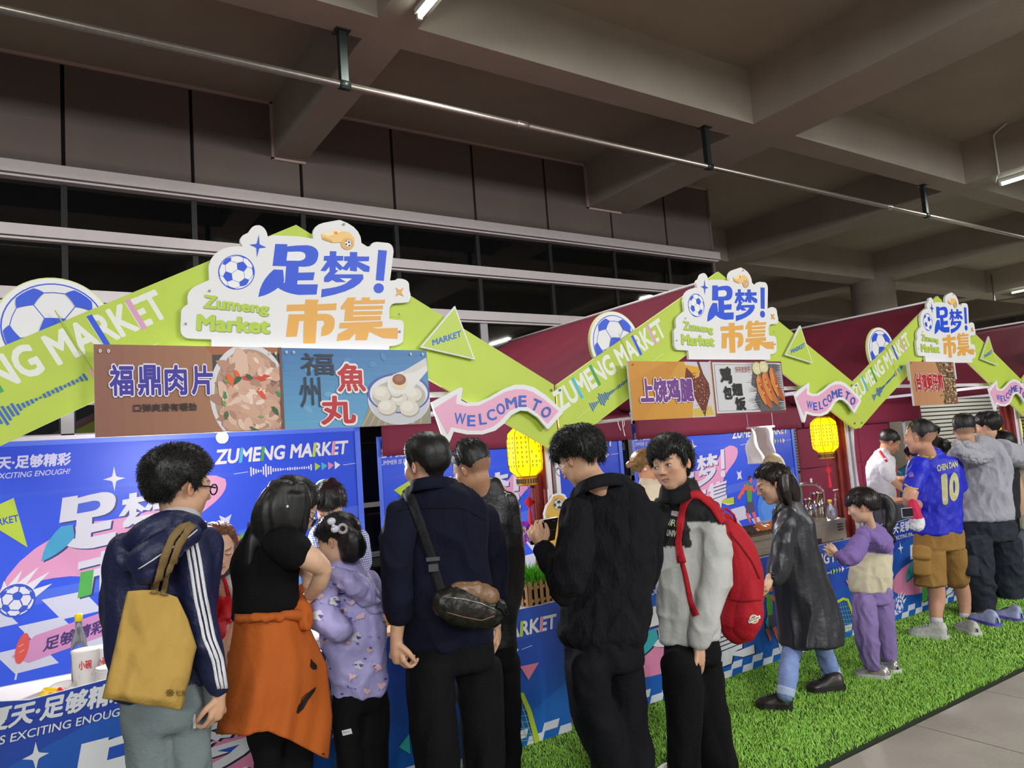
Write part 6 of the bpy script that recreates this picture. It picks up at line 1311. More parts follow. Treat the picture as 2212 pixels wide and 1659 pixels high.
p.garment('hood', fabric('purple_fleece', ''), [[(1868, 1142, -.07, 8), (1880, 1156, -.12, 12), (1898, 1172, -.13, 15), (1914, 1182, -.10, 12), (1922, 1172, -.05, 8), (1912, 1146, -.03, 8)]], .0065, (.006, (20, 20, 14)), 2)
p.limb([[(1816, 1200, -.11, 7), (1811, 1197, -.10, 6)]]+hand(P(1812, 1198, 2.88), (-.2, .3, .3), (.7, .7, 0), 1, 1.0, .72), .004)
pf = fabric('lilac_fleece_trousers', '#8773a8', .9)
legs(p, 'trousers', pf, [(1884, 1262, 0, 40, .7), (1884, 1300, 0, 42, .7)], [(1866, 1300, -.03, 24), (1870, 1360, -.03, 24), (1880, 1420, -.03, 20), (1884, 1438, -.03, 15)], [(1908, 1300, .04, 22), (1912, 1350, .04, 21), (1918, 1405, .04, 18), (1920, 1428, .04, 14)], fold=(.008, (12, 12, 6)), voxel=.008)
slv = mat('silver_sneaker', '#b9b3b0', .25, metal=.5, var=.2, vscale=50)
a, b = PZ(1922, 1470, 0), PZ(1851, 1462, 0); shoe(p.root, a, b, slv, wh_sole, .042, .07, .03, laces=white_s); a, b = PZ(1940, 1458, 0), PZ(1908, 1446, 0); shoe(p.root, a, b, slv, wh_sole, .042, .07, .03)
p.finish(h.parts, SKF, [[(1880, 1136, 0, 9), (1884, 1185, 0, 24, .6), (1882, 1290, 0, 24, .6)], [(1868, 1290, -.03, 12), (1886, 1452, -.03, 8)], [(1908, 1290, .04, 12), (1922, 1442, .04, 8)]])
# 14 --- man in blue jersey -----------------------------------------------------------------------
p = Person('man with a flat-top haircut in a blue number 10 football jersey and tan shorts', 3.22, 2025)
h = Head(p, 1986, 944, 0, 72, -2, 0, .262, '#c9967a', fat=1.1, detail=1, nk=(2008, 988)); h.hair(hair_blk, zf=.26, ztemple=.30, zside=.14, znape=.10, top=.085, side=.008, back=.02, noise_=.008, tufts=900, tl=.03, lift=.6, seed=61, fade=1.3)
jb = mat('blue_jersey_cloth', '#1420c0', .5, var=.08, vscale=4, bump=.2, bscale=60)
js_ = p.garment('jersey', jb, [[(2008, 980, 0, 22, .8), (2013, 994, 0, 44, .62), (2018, 1030, 0, 52, .56), (2020, 1080, 0, 53, .56), (2023, 1120, 0, 50, .58), (2025, 1152, 0, 48, .62)], [(1986, 1005, -.10, 21), (1978, 1035, -.12, 21), (1972, 1056, -.12, 19)], [(2056, 1005, .1, 20), (2070, 1050, .12, 18)]], .0085, (.008, (9, 9, 6)))
yl = mat('pale_yellow_trim', '#c8c46a', .6)
A = Art(); A.text('CHEN DAN', [(2025, 1019), (2068, 1009), (2067, 995), (2023, 1005)], '#bdbd8e', .035); A.text('1', [(2036, 1091), (2048, 1090), (2046, 1022), (2032, 1025)], '#bdb982', .05); A.text('0', [(2049, 1086), (2072, 1080), (2070, 1018), (2050, 1022)], '#bdb982', .055)
A.ell((1969, 1026), (5, 6), '#4a6ad6', 14); A.poly([(1964, 1028), (1974, 1026), (1974, 1030), (1964, 1031)], '#d05a70'); decal('jersey_lettering', bvh(js_), A, mat('printed_vinyl'), p.root, .004, 4)
ribbon('sleeve_trim', bvh(js_), [(1955, 1046), (1966, 1054), (1983, 1056)], 3, yl, p.root, .003, 12, .003, 1); MB().tube([P(2010+17*math.cos(a), 983+5*math.sin(a), 3.12+.10*abs(math.cos(a))) for a in [PI*i/10 for i in range(11)]], .006, 6).build('collar_trim', yl, p.root, True)
p.limb([[(1972, 1052, -.12, 15), (1965, 1075, -.12, 14.5), (1968, 1090, -.06, 13), (1985, 1090, .12, 11)], [(2068, 1050, .12, 12), (2062, 1085, .2, 11)]], .006)
shrt = fabric('tan_cargo_shorts', '#94703c', .8, bscale=90)
sg = legs(p, 'shorts', shrt, [(2027, 1145, 0, 47, .66), (2028, 1185, 0, 50, .66)], [(2008, 1190, -.04, 31, .95), (2008, 1225, -.04, 32, .95), (2009, 1262, -.04, 33, .95)], [(2055, 1185, .06, 28, .95), (2062, 1220, .08, 27, .95), (2066, 1252, .09, 25, .95)], fold=(.006, (10, 10, 5)), voxel=.009)
p.garment('cargo_pocket', shrt, [[(1992, 1192, -.11, 17, .5), (1992, 1215, -.115, 17, .5), (1993, 1238, -.11, 17, .5)], [(1991, 1184, -.12, 18, .45), (1991, 1204, -.125, 18.5, .45)]], .0065, (.002, (9, 9, 9)), 1)
p.limb([[(2018, 1250, -.04, 19), (2024, 1290, -.03, 17), (2022, 1320, -.03, 14), (2022, 1345, -.03, 11)], [(2068, 1245, .09, 17), (2080, 1280, .09, 15), (2084, 1310, .09, 12), (2084, 1338, .09, 10)]], .007)
sock = fabric('white_sock', '#d4d0d8', .9)
p.garment('sock', sock, [[(2022, 1334, -.03, 12.5), (2024, 1362, -.03, 13)], [(2084, 1328, .09, 11.5), (2086, 1354, .09, 12)]], .007, (.001, (9, 9, 9)), 1)
gsh = mat('grey_white_trainer', '#c2c2bc', .5, var=.2, vscale=45)
a, b = PZ(2048, 1383, 0), PZ(1966, 1374, 0); shoe(p.root, a, b, gsh, wh_sole, .05, .095, .034, laces=white_s, high=.012); a, b = PZ(2112, 1377, 0), PZ(2072, 1360, 0); shoe(p.root, a, b, gsh, wh_sole, .05, .09, .034)
p.finish(h.parts, '#c9967a', [[(2004, 974, 0, 16), (2018, 1030, 0, 32, .6), (2026, 1180, 0, 30, .6)]])
ph = empty('smartphone', 'phone in a clear case held low by the man in the blue jersey', 'phone', P(1962, 1110, 3.02)); c = P(1960, 1107, 3.02); M_ = Matrix.Translation(c)@Matrix.Rotation(-.5, 4, 'Z'); MB().box((-.045, -.004, -.035), (.04, .004, .035), 0, M_).build('phone_case', mat('clear_case', '#a9abc4', .2), ph); MB().box((-.040, -.006, -.030), (.04, -.004, .030), 0, M_).build('phone_screen', mat('dark_screen', '#0c0e1c', .1), ph)
tw_ = Person('red and white football scarf bundled under the arm of the jersey man', 3.02, 1982, 'scarf'); tw_.root.name = 'folded_scarf'; tw_.root.location.z = P(1982, 1140, 3.02).z; bpy_loc[tw_.root.name] = Vector(tw_.root.location)
zc = P(1980, 1119, 3.02).z
def scol(A, N): return np.where((A[:, 2] > zc)[:, None], np.array(lin('#c92a50')), np.array(lin('#dcdce2')))
tw_.garment('scarf_cloth', mat('scarf_fabric', attr=True, rough=.9), [[(1972, 1085, 0, 8), (1976, 1108, 0, 13), (1981, 1128, 0, 14), (1980, 1138, 0, 12)]], .006, (.006, (25, 25, 12)), 2, colfn=scol)
# 15 --- grey hoodie man --------------------------------------------------------------------------------
p = Person('man seen from behind in a pale grey hooded top and dark cargo trousers', 3.28, 2130)
h = Head(p, 2083, 928, 0, 8, -8, 0, .250, SK, nk=(2100, 972)); h.hair(hair_blk, zf=.25, ztemple=.2, zside=.06, znape=.0, top=.08, side=.03, back=.035, noise_=.012, tufts=1500, tl=.05, lift=.1, seed=71, fade=.9)
gh = fabric('pale_grey_jersey', '#a3a3ac', .85, bscale=60)
p.garment('hooded_top', gh, [[(2095, 962, 0, 26, .8), (2112, 980, 0, 50, .6), (2122, 1010, 0, 56, .56), (2124, 1060, 0, 52, .56), (2128, 1122, 0, 54, .6)], [(2160, 975, 0, 26), (2195, 985, .0, 24), (2240, 1000, .05, 22), (2270, 1005, .12, 18)], [(2068, 985, .04, 20), (2062, 1030, .12, 18)]], .009, (.011, (9, 9, 6)))
p.garment('hood', gh, [[(2066, 958, -.05, 9), (2076, 975, -.10, 12), (2100, 988, -.13, 15), (2128, 985, -.11, 14), (2142, 966, -.05, 11), (2130, 950, -.0, 9)], [(2086, 962, -.09, 10), (2106, 968, -.11, 12), (2124, 962, -.08, 9)]], .007, (.008, (18, 18, 18)), 2)
ch = fabric('charcoal_cargo_cloth', '#2b3038', .8, bscale=60)
legs(p, 'cargo_trousers', ch, [(2132, 1115, 0, 52, .66), (2134, 1165, 0, 54, .66)], [(2105, 1165, -.03, 32), (2112, 1225, -.03, 30), (2122, 1285, -.03, 26), (2124, 1336, -.03, 18)], [(2168, 1165, .05, 32), (2178, 1225, .05, 28), (2184, 1280, .05, 24), (2187, 1326, .05, 16)], fold=(.011, (12, 12, 8)), voxel=.009)
p.garment('trouser_pocket', ch, [[(2096, 1205, -.09, 14, .5), (2098, 1240, -.10, 14, .5)]], .007, (.003, (12, 12, 12)), 1)
bl = mat('blue_violet_trainer', '#b3bde6', .45, var=.35, vscale=14)
a, b = PZ(2156, 1357, 0), PZ(2100, 1340, 0); shoe(p.root, a, b, bl, mat('violet_sole', '#6a5ac8', .5, var=.3, vscale=12), .05, .095, .034, laces=blk_sh, high=.012); a, b = PZ(2208, 1346, 0), PZ(2152, 1334, 0); shoe(p.root, a, b, bl, mat('violet_sole'), .05, .095, .034, laces=blk_sh, high=.012)
p.finish(h.parts, SK, [[(2090, 960, 0, 14), (2118, 1010, 0, 34, .6), (2132, 1150, 0, 32, .6)], [(2106, 1200, -.03, 12), (2125, 1335, -.03, 9)], [(2170, 1200, .05, 12), (2187, 1325, .05, 9)]])
# 16, 17 --- two people beyond ------------------------------------------------------------------------------
p = Person('man with curly black hair half hidden behind the grey hooded top', 3.46, 2140)
h = Head(p, 2132, 922, 0, 70, -12, 0, .24, SKF, nk=(2144, 965)); h.hair(hair_blk, zf=.22, zside=.0, znape=-.2, top=.12, side=.06, back=.08, noise_=.04, tufts=1200, tl=.05, lift=.9, seed=81)
p.garment('shirt', fabric('dark_shirt', '#2a2c30'), [[(2140, 955, 0, 20, .8), (2150, 975, 0, 40, .6), (2155, 1040, 0, 40, .6), (2158, 1120, 0, 38, .6)]], .012); legs(p, 'trousers', blk_tr, [(2158, 1115, 0, 36, .6), (2160, 1150, 0, 36, .6)], [(2145, 1150, 0, 20), (2150, 'g.06', 0, 13)], [(2176, 1150, 0, 20), (2180, 'g.06', 0, 13)])
for px in (2150, 2180): simple_shoe(p, px, .0, -.5)
p.finish(h.parts, SKF, [[(2140, 955, 0, 12), (2158, 1130, 0, 24, .6)]])
p = Person('person with smooth black hair in a beige top at the right picture edge', 3.38, 2205)
h = Head(p, 2168, 962, 0, 20, -20, 0, .24, SK, fem=1, nk=(2186, 1000)); h.hair(hair_blk, zf=.2, zside=-.2, znape=-.45, top=.10, side=.09, back=.13, noise_=.006, tufts=500, tl=.08, lift=-.3, seed=85)
p.garment('beige_top', fabric('beige_cotton', '#a49f8e'), [[(2185, 992, 0, 18, .8), (2200, 1010, 0, 42, .6), (2206, 1060, 0, 40, .6), (2208, 1140, 0, 38, .62)], [(2240, 1040, 0, 16), (2238, 1110, .08, 14)]], .010, (.008, (9, 9, 5)))
legs(p, 'trousers', fabric('grey_cotton', '#5b6068'), [(2210, 1130, 0, 38, .65), (2212, 1170, 0, 38, .65)], [(2200, 1170, -.0, 22), (2204, 1250, 0, 20), (2206, 'g.06', 0, 16)], [(2232, 1170, .05, 20), (2236, 'g.06', .05, 16)])
for px in (2204, 2236): simple_shoe(p, px, .0, -.5, up=wh_sh, sole=wh_sole)
p.finish(h.parts, SK, [[(2180, 985, 0, 11), (2206, 1140, 0, 24, .6)]])
# sellers ------------------------------------------------------------------------------------------------------
redm = mat('red_apron_cloth', '#c81f2c', .6, bump=.2, bscale=50); wpol = fabric('white_polo', '#d3d6dc', .8)
p = Person('seller with tied light brown hair frowning down over the food, white top and red straps', 4.02, 478)
h = Head(p, 470, 1187, 0, 192, -14, 0, .245, SKF, fem=1, detail=1, eyes=2, nk=(480, 1245, 0.1)); h.hair(hair_brn, zf=.37, ztemple=.12, zside=-.05, znape=-.3, top=.06, side=.045, back=.07, noise_=.010, tufts=1200, tl=.09, lift=-.2, part=.0, seed=91)
p.garment('hair_bun', hair_dk, [[(440, 1135, .05, 9), (430, 1140, .09, 14), (432, 1152, .1, 11)]], .006, (.006, (40, 40, 40)), 2)
p.garment('white_top', fabric('cream_top', '#cfc6bd', .85), [[(478, 1228, .08, 22, .9), (486, 1245, .14, 48, .7), (490, 1290, .22, 56, .7), (490, 1350, .30, 54, .7), (488, 1430, .40, 52, .7)], [(520, 1262, .10, 22), (525, 1320, -.02, 20), (508, 1360, -.1, 17)], [(445, 1265, .1, 22), (440, 1330, .0, 20)]], .011, (.008, (9, 9, 6)))
T_ = bvh(p.last); ribbon('apron_strap', T_, [(478, 1238), (488, 1260), (494, 1290)], 8, redm, p.root, .004, 14, .003, 1); ribbon('apron_strap', T_, [(462, 1250), (470, 1300)], 8, redm, p.root, .004, 14, .003, 1); ribbon('apron_bib', T_, [(480, 1288), (484, 1345), (486, 1420)], (40, 70), redm, p.root, .006, 18, .003, 4)
p.garment('face_mask', mat('black_mask', '#1a1a22', .8), [[(452, 1232, .02, 8), (474, 1240, -.03, 10), (496, 1232, .02, 8)]], .006, (.001, (9, 9, 9)), 2)
p.limb([[(508, 1352, -.1, 13), (500, 1372, -.18, 11)]]+hand(P(498, 1372, 3.83), (-.3, -.9, -.3), (0, 0, -1), 1, .6, .9), .005)
p.garment('trousers', blk_tr, [[(488, 1420, .42, 50, .65), (488, 'g.75', .44, 46, .65)], [(468, 'g.8', .44, 24), (468, 'g.05', .46, 16)], [(512, 'g.8', .44, 24), (512, 'g.05', .46, 16)]], .014)
for px in (468, 512): simple_shoe(p, px, .44, 0, ang=-PI/2)
p.finish(h.parts, SKF, [[(476, 1225, .06, 15), (488, 1300, .22, 34, .6), (488, 'g.8', .44, 30, .6)]])
p = Person('seller in a white cap and blue checked shirt bending over the counter', 4.22, 715)
h = Head(p, 712, 1092, 0, 172, -48, 0, .245, SKF, fem=1, eyes=2, nk=(718, 1135, 0.15)); h.hair(hair_blk, zf=.2, ztemple=.1, zside=-.06, znape=-.3, top=.09, side=.06, back=.08, noise_=.03, tufts=1200, tl=.07, lift=.1, seed=95)
p.garment('white_cap', fabric('pale_cap', '#b4c8d8'), [[(685, 1064, .10, 7), (692, 1050, .12, 11, .9), (704, 1046, .13, 11), (714, 1050, .12, 6)]], .006, (.004, (30, 30, 30)), 2)
chk = mat('blue_checked_cotton', '#7a8fc8', .85)
def check_mat(m):
    nt = m.node_tree; N, L = nt.nodes, nt.links; tc = N.new('ShaderNodeTexCoord'); out = None
    for d, s_ in (('X', 1), ('Z', 1)):
        wv = N.new('ShaderNodeTexWave'); wv.bands_direction = d; wv.inputs['Scale'].default_value = 26; L.new(tc.outputs['Object'], wv.inputs[0])
        r = N.new('ShaderNodeMapRange'); r.inputs[1].default_value = .45; r.inputs[2].default_value = .55; L.new(wv.outputs['Fac'], r.inputs[0])
        if out is None: out = r.outputs[0]
        else: a = N.new('ShaderNodeMath'); a.operation = 'ADD'; L.new(out, a.inputs[0]); L.new(r.outputs[0], a.inputs[1]); out = a.outputs[0]
    cr = N.new('ShaderNodeValToRGB'); cr.color_ramp.elements[0].color = (*lin('#ccd2ea'), 1); cr.color_ramp.elements[1].color = (*lin('#3f4f9c'), 1); md = N.new('ShaderNodeMath'); md.operation = 'MULTIPLY'; md.inputs[1].default_value = .5
    L.new(out, md.inputs[0]); L.new(md.outputs[0], cr.inputs[0]); L.new(cr.outputs[0], N['Principled BSDF'].inputs['Base Color'])
check_mat(chk)
p.garment('checked_shirt', chk, [[(718, 1120, .12, 20, .8), (728, 1138, .16, 44, .6), (732, 1190, .2, 58, .6), (732, 1260, .22, 56, .6), (728, 1330, .24, 54, .6)], [(690, 1150, .1, 20), (682, 1210, .02, 18), (690, 1255, -.12, 15)], [(775, 1160, .12, 20), (783, 1220, .05, 18), (765, 1260, -.1, 15)]], .011, (.008, (9, 9, 6)))
p.limb([[(690, 1255, -.12, 11), (700, 1268, -.22, 9)]]+hand(P(700, 1268, 4.0), (.3, -.9, -.3), (0, 0, -1), 1, .6, .9), .005)
p.garment('trousers', blk_tr, [[(728, 1320, .24, 50, .6), (726, 'g.75', .26, 46, .65)], [(706, 'g.8', .26, 22), (706, 'g.05', .28, 14)], [(748, 'g.8', .26, 22), (748, 'g.05', .28, 14)]], .014)
for px in (706, 748): simple_shoe(p, px, .28, 0, ang=-PI/2)
p.finish(h.parts, SKF, [[(716, 1115, .1, 13), (732, 1190, .2, 34, .6), (728, 'g.8', .26, 30, .6)]])
p = Person('seller with a bleached hair bun and earphone in a cream jacket behind the boy', 4.35, 1410)
h = Head(p, 1398, 1008, 0, -82, -14, 0, .25, '#d39a76', fem=1, nk=(1400, 1052)); h.hair(hair_bl, zf=.25, ztemple=.1, zside=.0, znape=-.2, top=.06, side=.05, back=.07, noise_=.012, tufts=900, tl=.09, lift=-.2, seed=99)
p.garment('hair_bun', hair_bl, [[(1374, 1000, 0, 5), (1362, 1002, .0, 7.5), (1356, 1006, 0, 5)]], .006, (.006, (40, 40, 40)), 2)
MB().ball(P(1394, 1014, 4.24), .012, 10, 8).build('earphone', mat('white_plastic', '#e4dce4', .3), p.root, True)
p.garment('cream_jacket', fabric('cream_jacket_cloth', '#d8c8ae', .8), [[(1396, 1040, 0, 17, .9), (1402, 1056, 0, 34, .7), (1404, 1100, 0, 38, .7), (1404, 1160, 0, 36, .7), (1404, 1225, 0, 36, .7)], [(1425, 1070, -.05, 14), (1432, 1120, -.15, 13), (1440, 1165, -.2, 11)]], .010, (.009, (10, 10, 6)))
p.garment('trousers', blk_tr, [[(1404, 1215, 0, 33, .7), (1404, 'g.75', 0, 32, .7)], [(1392, 'g.8', 0, 17), (1392, 'g.05', 0, 11)], [(1420, 'g.8', .05, 17), (1420, 'g.05', .05, 11)]], .014)
for px in (1392, 1420): simple_shoe(p, px, .02, 0, ang=0)
p.limb([[(1440, 1162, -.2, 7), (1446, 1172, -.26, 6)]]+hand(P(1446, 1172, 4.1), (.4, -.8, -.2), (0, 0, -1), 1, .5, .9), .005)
p.finish(h.parts, '#d39a76', [[(1396, 1040, 0, 11), (1404, 1100, 0, 24, .6), (1404, 'g.8', 0, 22, .6)]])
p = Person('seller in a white polo shirt and red apron looking down at his work', 4.42, 1908)
h = Head(p, 1922, 956, 0, -72, -34, 0, .25, SK2, nk=(1907, 990)); h.hair(hair_blk, zf=.24, ztemple=.15, zside=.0, znape=-.1, top=.06, side=.02, back=.03, noise_=.01, tufts=900, tl=.03, lift=.2, seed=103, fade=.8)
pl = p.garment('polo_shirt', wpol, [[(1908, 978, 0, 13, .9), (1904, 992, 0, 26, .75), (1902, 1020, 0, 29, .75), (1904, 1050, 0, 27, .75), (1908, 1085, 0, 27, .75)], [(1908, 1000, -.12, 13), (1918, 1024, -.17, 13), (1926, 1034, -.18, 11)]], .008, (.006, (12, 12, 8)))
p.garment('apron', redm, [[(1914, 1060, -.0, 24, .9), (1913, 1085, 0, 27, .85), (1912, 1120, 0, 27, .85), (1912, 1150, 0, 27, .85)], [(1928, 1008, -.03, 8, 1.2), (1926, 1040, -.02, 11, 1.5), (1922, 1066, 0, 16, 1.3)]], .008, (.004, (12, 12, 8)))
ribbon('apron_strap', bvh(pl), [(1900, 974), (1908, 986), (1916, 998)], 5, redm, p.root, .004, 10, .003, 1)
p.limb([[(1922, 1030, -.17, 9), (1938, 1046, -.22, 8), (1958, 1060, -.26, 7)]]+hand(P(1958, 1060, 4.15), (.9, -.3, -.2), (0, 0, -1), 1, .5, .95), .005)
p.limb([[(1930, 1034, .1, 8), (1945, 1036, .0, 7.5), (1960, 1034, -.05, 7)]]+hand(P(1960, 1034, 4.35), (.9, -.3, 0), (0, 0, -1), 1, .5, .95), .005)
p.garment('trousers', blk_tr, [[(1910, 1140, 0, 25, .75), (1910, 'g.75', 0, 24, .75)], [(1900, 'g.8', 0, 13), (1900, 'g.05', 0, 9)], [(1920, 'g.8', .05, 13), (1920, 'g.05', .05, 9)]], .014)
for px in (1900, 1920): simple_shoe(p, px, .02, 0, ang=0)
p.finish(h.parts, SK2, [[(1908, 978, 0, 8), (1904, 1020, 0, 20, .7), (1910, 'g.8', 0, 18, .7)]])
# background passers-by
def far_person(lab_, y, px, py, topcol, yaw, hp=None, w_=22, hood=False):
    p = Person(lab_, y, px); k = ppm(P(px, py, y)); h = Head(p, px, py, 0, yaw, -10, 0, .24, SK2)
    h.hair(hair_blk, top=.09, side=.05, back=.07, tufts=300, seed=px, znape=-.3 if not hood else -.55, zside=-.05 if not hood else -.3)
    s_ = k; ty = py+.19*k
    p.garment('coat', fabric('far_cloth_'+topcol.strip('#'), topcol), [[(px, py+.12*k, 0, .07*k, .9), (px, ty, 0, .19*k, .55), (px, ty+.3*k, 0, .21*k, .55), (px, ty+.55*k, 0, .19*k, .6)], [(px-.2*k, ty+.04*k, 0, .055*k), (px-.24*k, ty+.5*k, 0, .05*k)], [(px+.2*k, ty+.04*k, 0, .055*k), (px+.24*k, ty+.5*k, 0, .05*k)]], .016)
    p.garment('trousers', blk_tr, [[(px, ty+.5*k, 0, .17*k, .6), (px, ty+.62*k, 0, .17*k, .6)], [(px-.09*k, ty+.6*k, 0, .08*k), (px-.09*k, 'g.05', 0, .05*k)], [(px+.09*k, ty+.6*k, 0, .08*k), (px+.09*k, 'g.05', 0, .05*k)]], .016)
    for d in (-.09, .09): simple_shoe(p, px+d*k, .02, .2)
    p.finish(h.parts, SK2, [[(px, py+.1*k, 0, .05*k), (px, ty+.5*k, 0, .13*k, .6)]])
far_person('distant man with short black hair in a dark coat before the shutters', 8.5, 2018, 932, '#3a3230', 120)
far_person('distant person in black with long black hair before the shutters', 6.2, 2040, 968, '#141416', 10, hood=True)
far_person('person in a teal jacket half hidden behind the blue jersey', 5.2, 1972, 985, '#235a70', 60)
# ================================================================ goods on the counters
TT_ = .752
def thing(nm, labl, cat, loc, group=None): e = empty(nm, labl, cat, loc, group); return e
def onT(px, y, z=TT_): return GP(px, y, z)
plast = mat('white_plastic_tub', '#e6e4e2', .4); redp = mat('red_print', '#cc2430', .5); clearp = mat('clear_plastic', '#dfe6ee', .08, trans=.9, spec=.5); yel = mat('yellow_cap', '#f0d818', .4)
def bottle(px, y, labl, h=.24, cap=yel, body=clearp, r=.034, z=TT_):
    c = GP(px, y, z); e = thing('bottle', labl, 'bottle', c)
    MB().lathe([(r*.9, 0), (r, .008), (r, h*.5), (r*.9, h*.62), (r*.42, h*.8), (r*.40, h*.92)], c, 20).build('bottle_body', body, e, True)
    MB().lathe([(r*.5, h*.90), (r*.5, h), (r*.42, h+.003)], c, 16).build('bottle_cap', cap, e, True)
    MB().lathe([(r*.88, .004), (r*.92, h*.28)], c, 20).build('bottle_content', mat('thin_sauce', '#c9b8a0', .3), e, True)
def tub(px, y, labl, r=.055, h=.16, rings=0):
    c = GP(px, y, TT_); e = thing('food_tub', labl, 'tub', c)
    MB().lathe([(r*.8, 0), (r*.85, .004), (r, h*.95), (r*1.06, h), (r*1.06, h+.006), (r*.9, h+.008)], c, 28).build('tub_body', plast, e, True)
    A = Art(); A.text('小碗', [(-.028, h*.55), (.028, h*.55), (.028, h*.8), (-.028, h*.8)], '#cc3038', .03); A.poly([(-.03, h*.3), (.03, h*.32), (.03, h*.42), (-.03, h*.40)], '#d4404a')
    f = lambda u, v: (c.x+(r*(.8+.2*v/h)+.001)*math.sin(u/r-.1), c.y-(r*(.8+.2*v/h)+.001)*math.cos(u/r-.1), c.z+v)
    A.build('printed_mark', e, f, (0, -1, 0), .0004)
    for k in range(rings): MB().lathe([(r*1.06, h+.01+k*.008), (r*1.08, h+.014+k*.008), (r*1.0, h+.016+k*.008)], c, 24).build('stacked_lid', plast, e, True)
tub(186, 3.95, 'tall white food tub with red print beside the bottle at left'); tub(222, 4.0, 'white paper tub with red print behind the mustard bag', .055, .15)
bottle(172, 4.12, 'clear glass bottle with a yellow cap behind the white tubs', .30)
e = thing('cup_stack', 'stack of white paper bowls on the white table by the bag', 'bowls', GP(236, 3.86, TT_))
for k in range(6): c = GP(236, 3.86, TT_); MB().lathe([(.035, k*.011), (.052, k*.011+.035), (.055, k*.011+.037), (.050, k*.011+.037)], c, 22).build('paper_bowl', plast, e, True)
def lump_mesh(c, r, seed, n=24, m=14, amp=.3, fr=3):
    D = make_dirs(n, m); d = 1+amp*wav(D*fr, seed); Q = D*d[:, None]*np.array(r)+np.array(c); return Q, grid_faces(n, m)
def lump(nm, c, r, ma, par, seed=1, **k): V, F = lump_mesh(c, r, seed, **k); return mesh(nm, V, F, ma, par, True)
c = GP(112, 3.74, TT_+.035); e = thing('snack_bag', 'small yellow and red snack packet at the counter edge', 'packet', c)
lump('packet_wrap', c, (.055, .02, .035), mat('yellow_packet', '#f0c820', .3), e, 3); lump('packet_print', c+Vector((.02, -.008, .004)), (.035, .018, .024), mat('red_packet', '#d82820', .3), e, 4)
c = GP(130, 3.86, TT_+.03); e = thing('foam_box', 'crumpled white foam wrap behind the snack packet', 'wrap', c); lump('foam_wrap', c, (.05, .03, .035), mat('white_foam', '#efefef', .9), e, 5)
for i, (px, y, col, lab_, r) in enumerate(((498, 3.80, '#c9a68c', 'clear bag of pale sliced meat between the two customers', (.07, .06, .05)), (505, 3.98, '#e4dfda', 'white plastic basin of dough between the two customers', (.09, .07, .035)), (490, 4.15, '#d9cfc6', 'white tray with wrapped food near the frowning seller', (.08, .06, .03)), (688, 3.80, '#d8cfcf', 'red and white food packet beside the lilac sleeve', (.05, .04, .03)))):
    c = GP(px, y, TT_+r[2]*.75); e = thing('food_bag', lab_, 'food bag', c); lump('bag_film', c, r, mat('bagged_food_%d' % i, col, .25, spec=.7), e, 20+i, amp=.22)
    MB().box((c.x-r[0]*1.1, c.y-r[1]*1.1, TT_), (c.x+r[0]*1.1, c.y+r[1]*1.1, TT_+.006)).build('bag_tray', plast, e)
c = GP(838, 3.95, TT_); e = thing('yellow_basket', 'yellow plastic basket with a notched rim beside the navy sleeve', 'basket', c); m = MB()
m.lathe([(.05, 0), (.07, .09), (.075, .095), (.068, .09), (.048, .006)], c, 24); m.build('basket_wall', mat('yellow_plastic', '#f0c010', .35), e, True)
MB().tube([c+Vector((-.07, 0, .09)), c+Vector((-.05, 0, .14)), c+Vector((.05, 0, .14)), c+Vector((.07, 0, .09))], .007, 8).build('basket_handle', mat('yellow_plastic'), e, True)
c = GP(832, 3.76, TT_); e = thing('cutting_board', 'pale wooden tray under the yellow basket', 'tray', c); MB().box((c.x-.1, c.y-.06, TT_), (c.x+.12, c.y+.1, TT_+.02)).build('tray_board', mat('pale_wood', '#d9b58c', .6, var=.1, vscale=12, stretch=(1, 8, 1)), e)
# flower planter
wood = mat('pine_wood', '#a98150', .6, var=.22, vscale=10, stretch=(6, 6, .6), bump=.2, bscale=40)
c0 = GP(1155, 3.74, TT_); pl_ = thing('flower_planter', 'wooden picket planter with bright green artificial grass and purple flowers', 'planter', c0)
X0, X1, Y0, Y1 = c0.x-.075, c0.x+.16, 3.69, 3.86
MB().box((X0+.01, Y0+.01, TT_+.005), (X1-.01, Y1-.01, TT_+.11)).build('planter_box', mat('dark_planter', '#2a1612', .7), pl_)
def picket(x, y, ax):
    w_ = .012; t_ = .004
    pts = [(-w_, 0), (w_, 0), (w_, .135), (0, .152), (-w_, .135)]
    f = (lambda u, z: (x+u, y, TT_+z)) if ax == 0 else (lambda u, z: (x, y+u, TT_+z))
    MB().prism(pts, f, (0, t_, 0) if ax == 0 else (t_, 0, 0)).build('picket', wood, pl_)
for i in range(6): picket(X0+.012+i*(X1-X0-.024)/5, Y0-.006, 0)
for i in range(4): picket(X0-.006, Y0+.01+i*(Y1-Y0-.02)/3, 1)
for i in range(4): picket(X1+.002, Y0+.01+i*(Y1-Y0-.02)/3, 1)
MB().box((X0, Y0, TT_+.02), (X1, Y0+.006, TT_+.038)).box((X0, Y0, TT_+.095), (X1, Y0+.006, TT_+.113)).box((X0, Y0, TT_+.02), (X0+.006, Y1, TT_+.038)).box((X0, Y0, TT_+.095), (X0+.006, Y1, TT_+.113)).build('planter_rail', wood, pl_)
R = random.Random(5); V = []; F = []
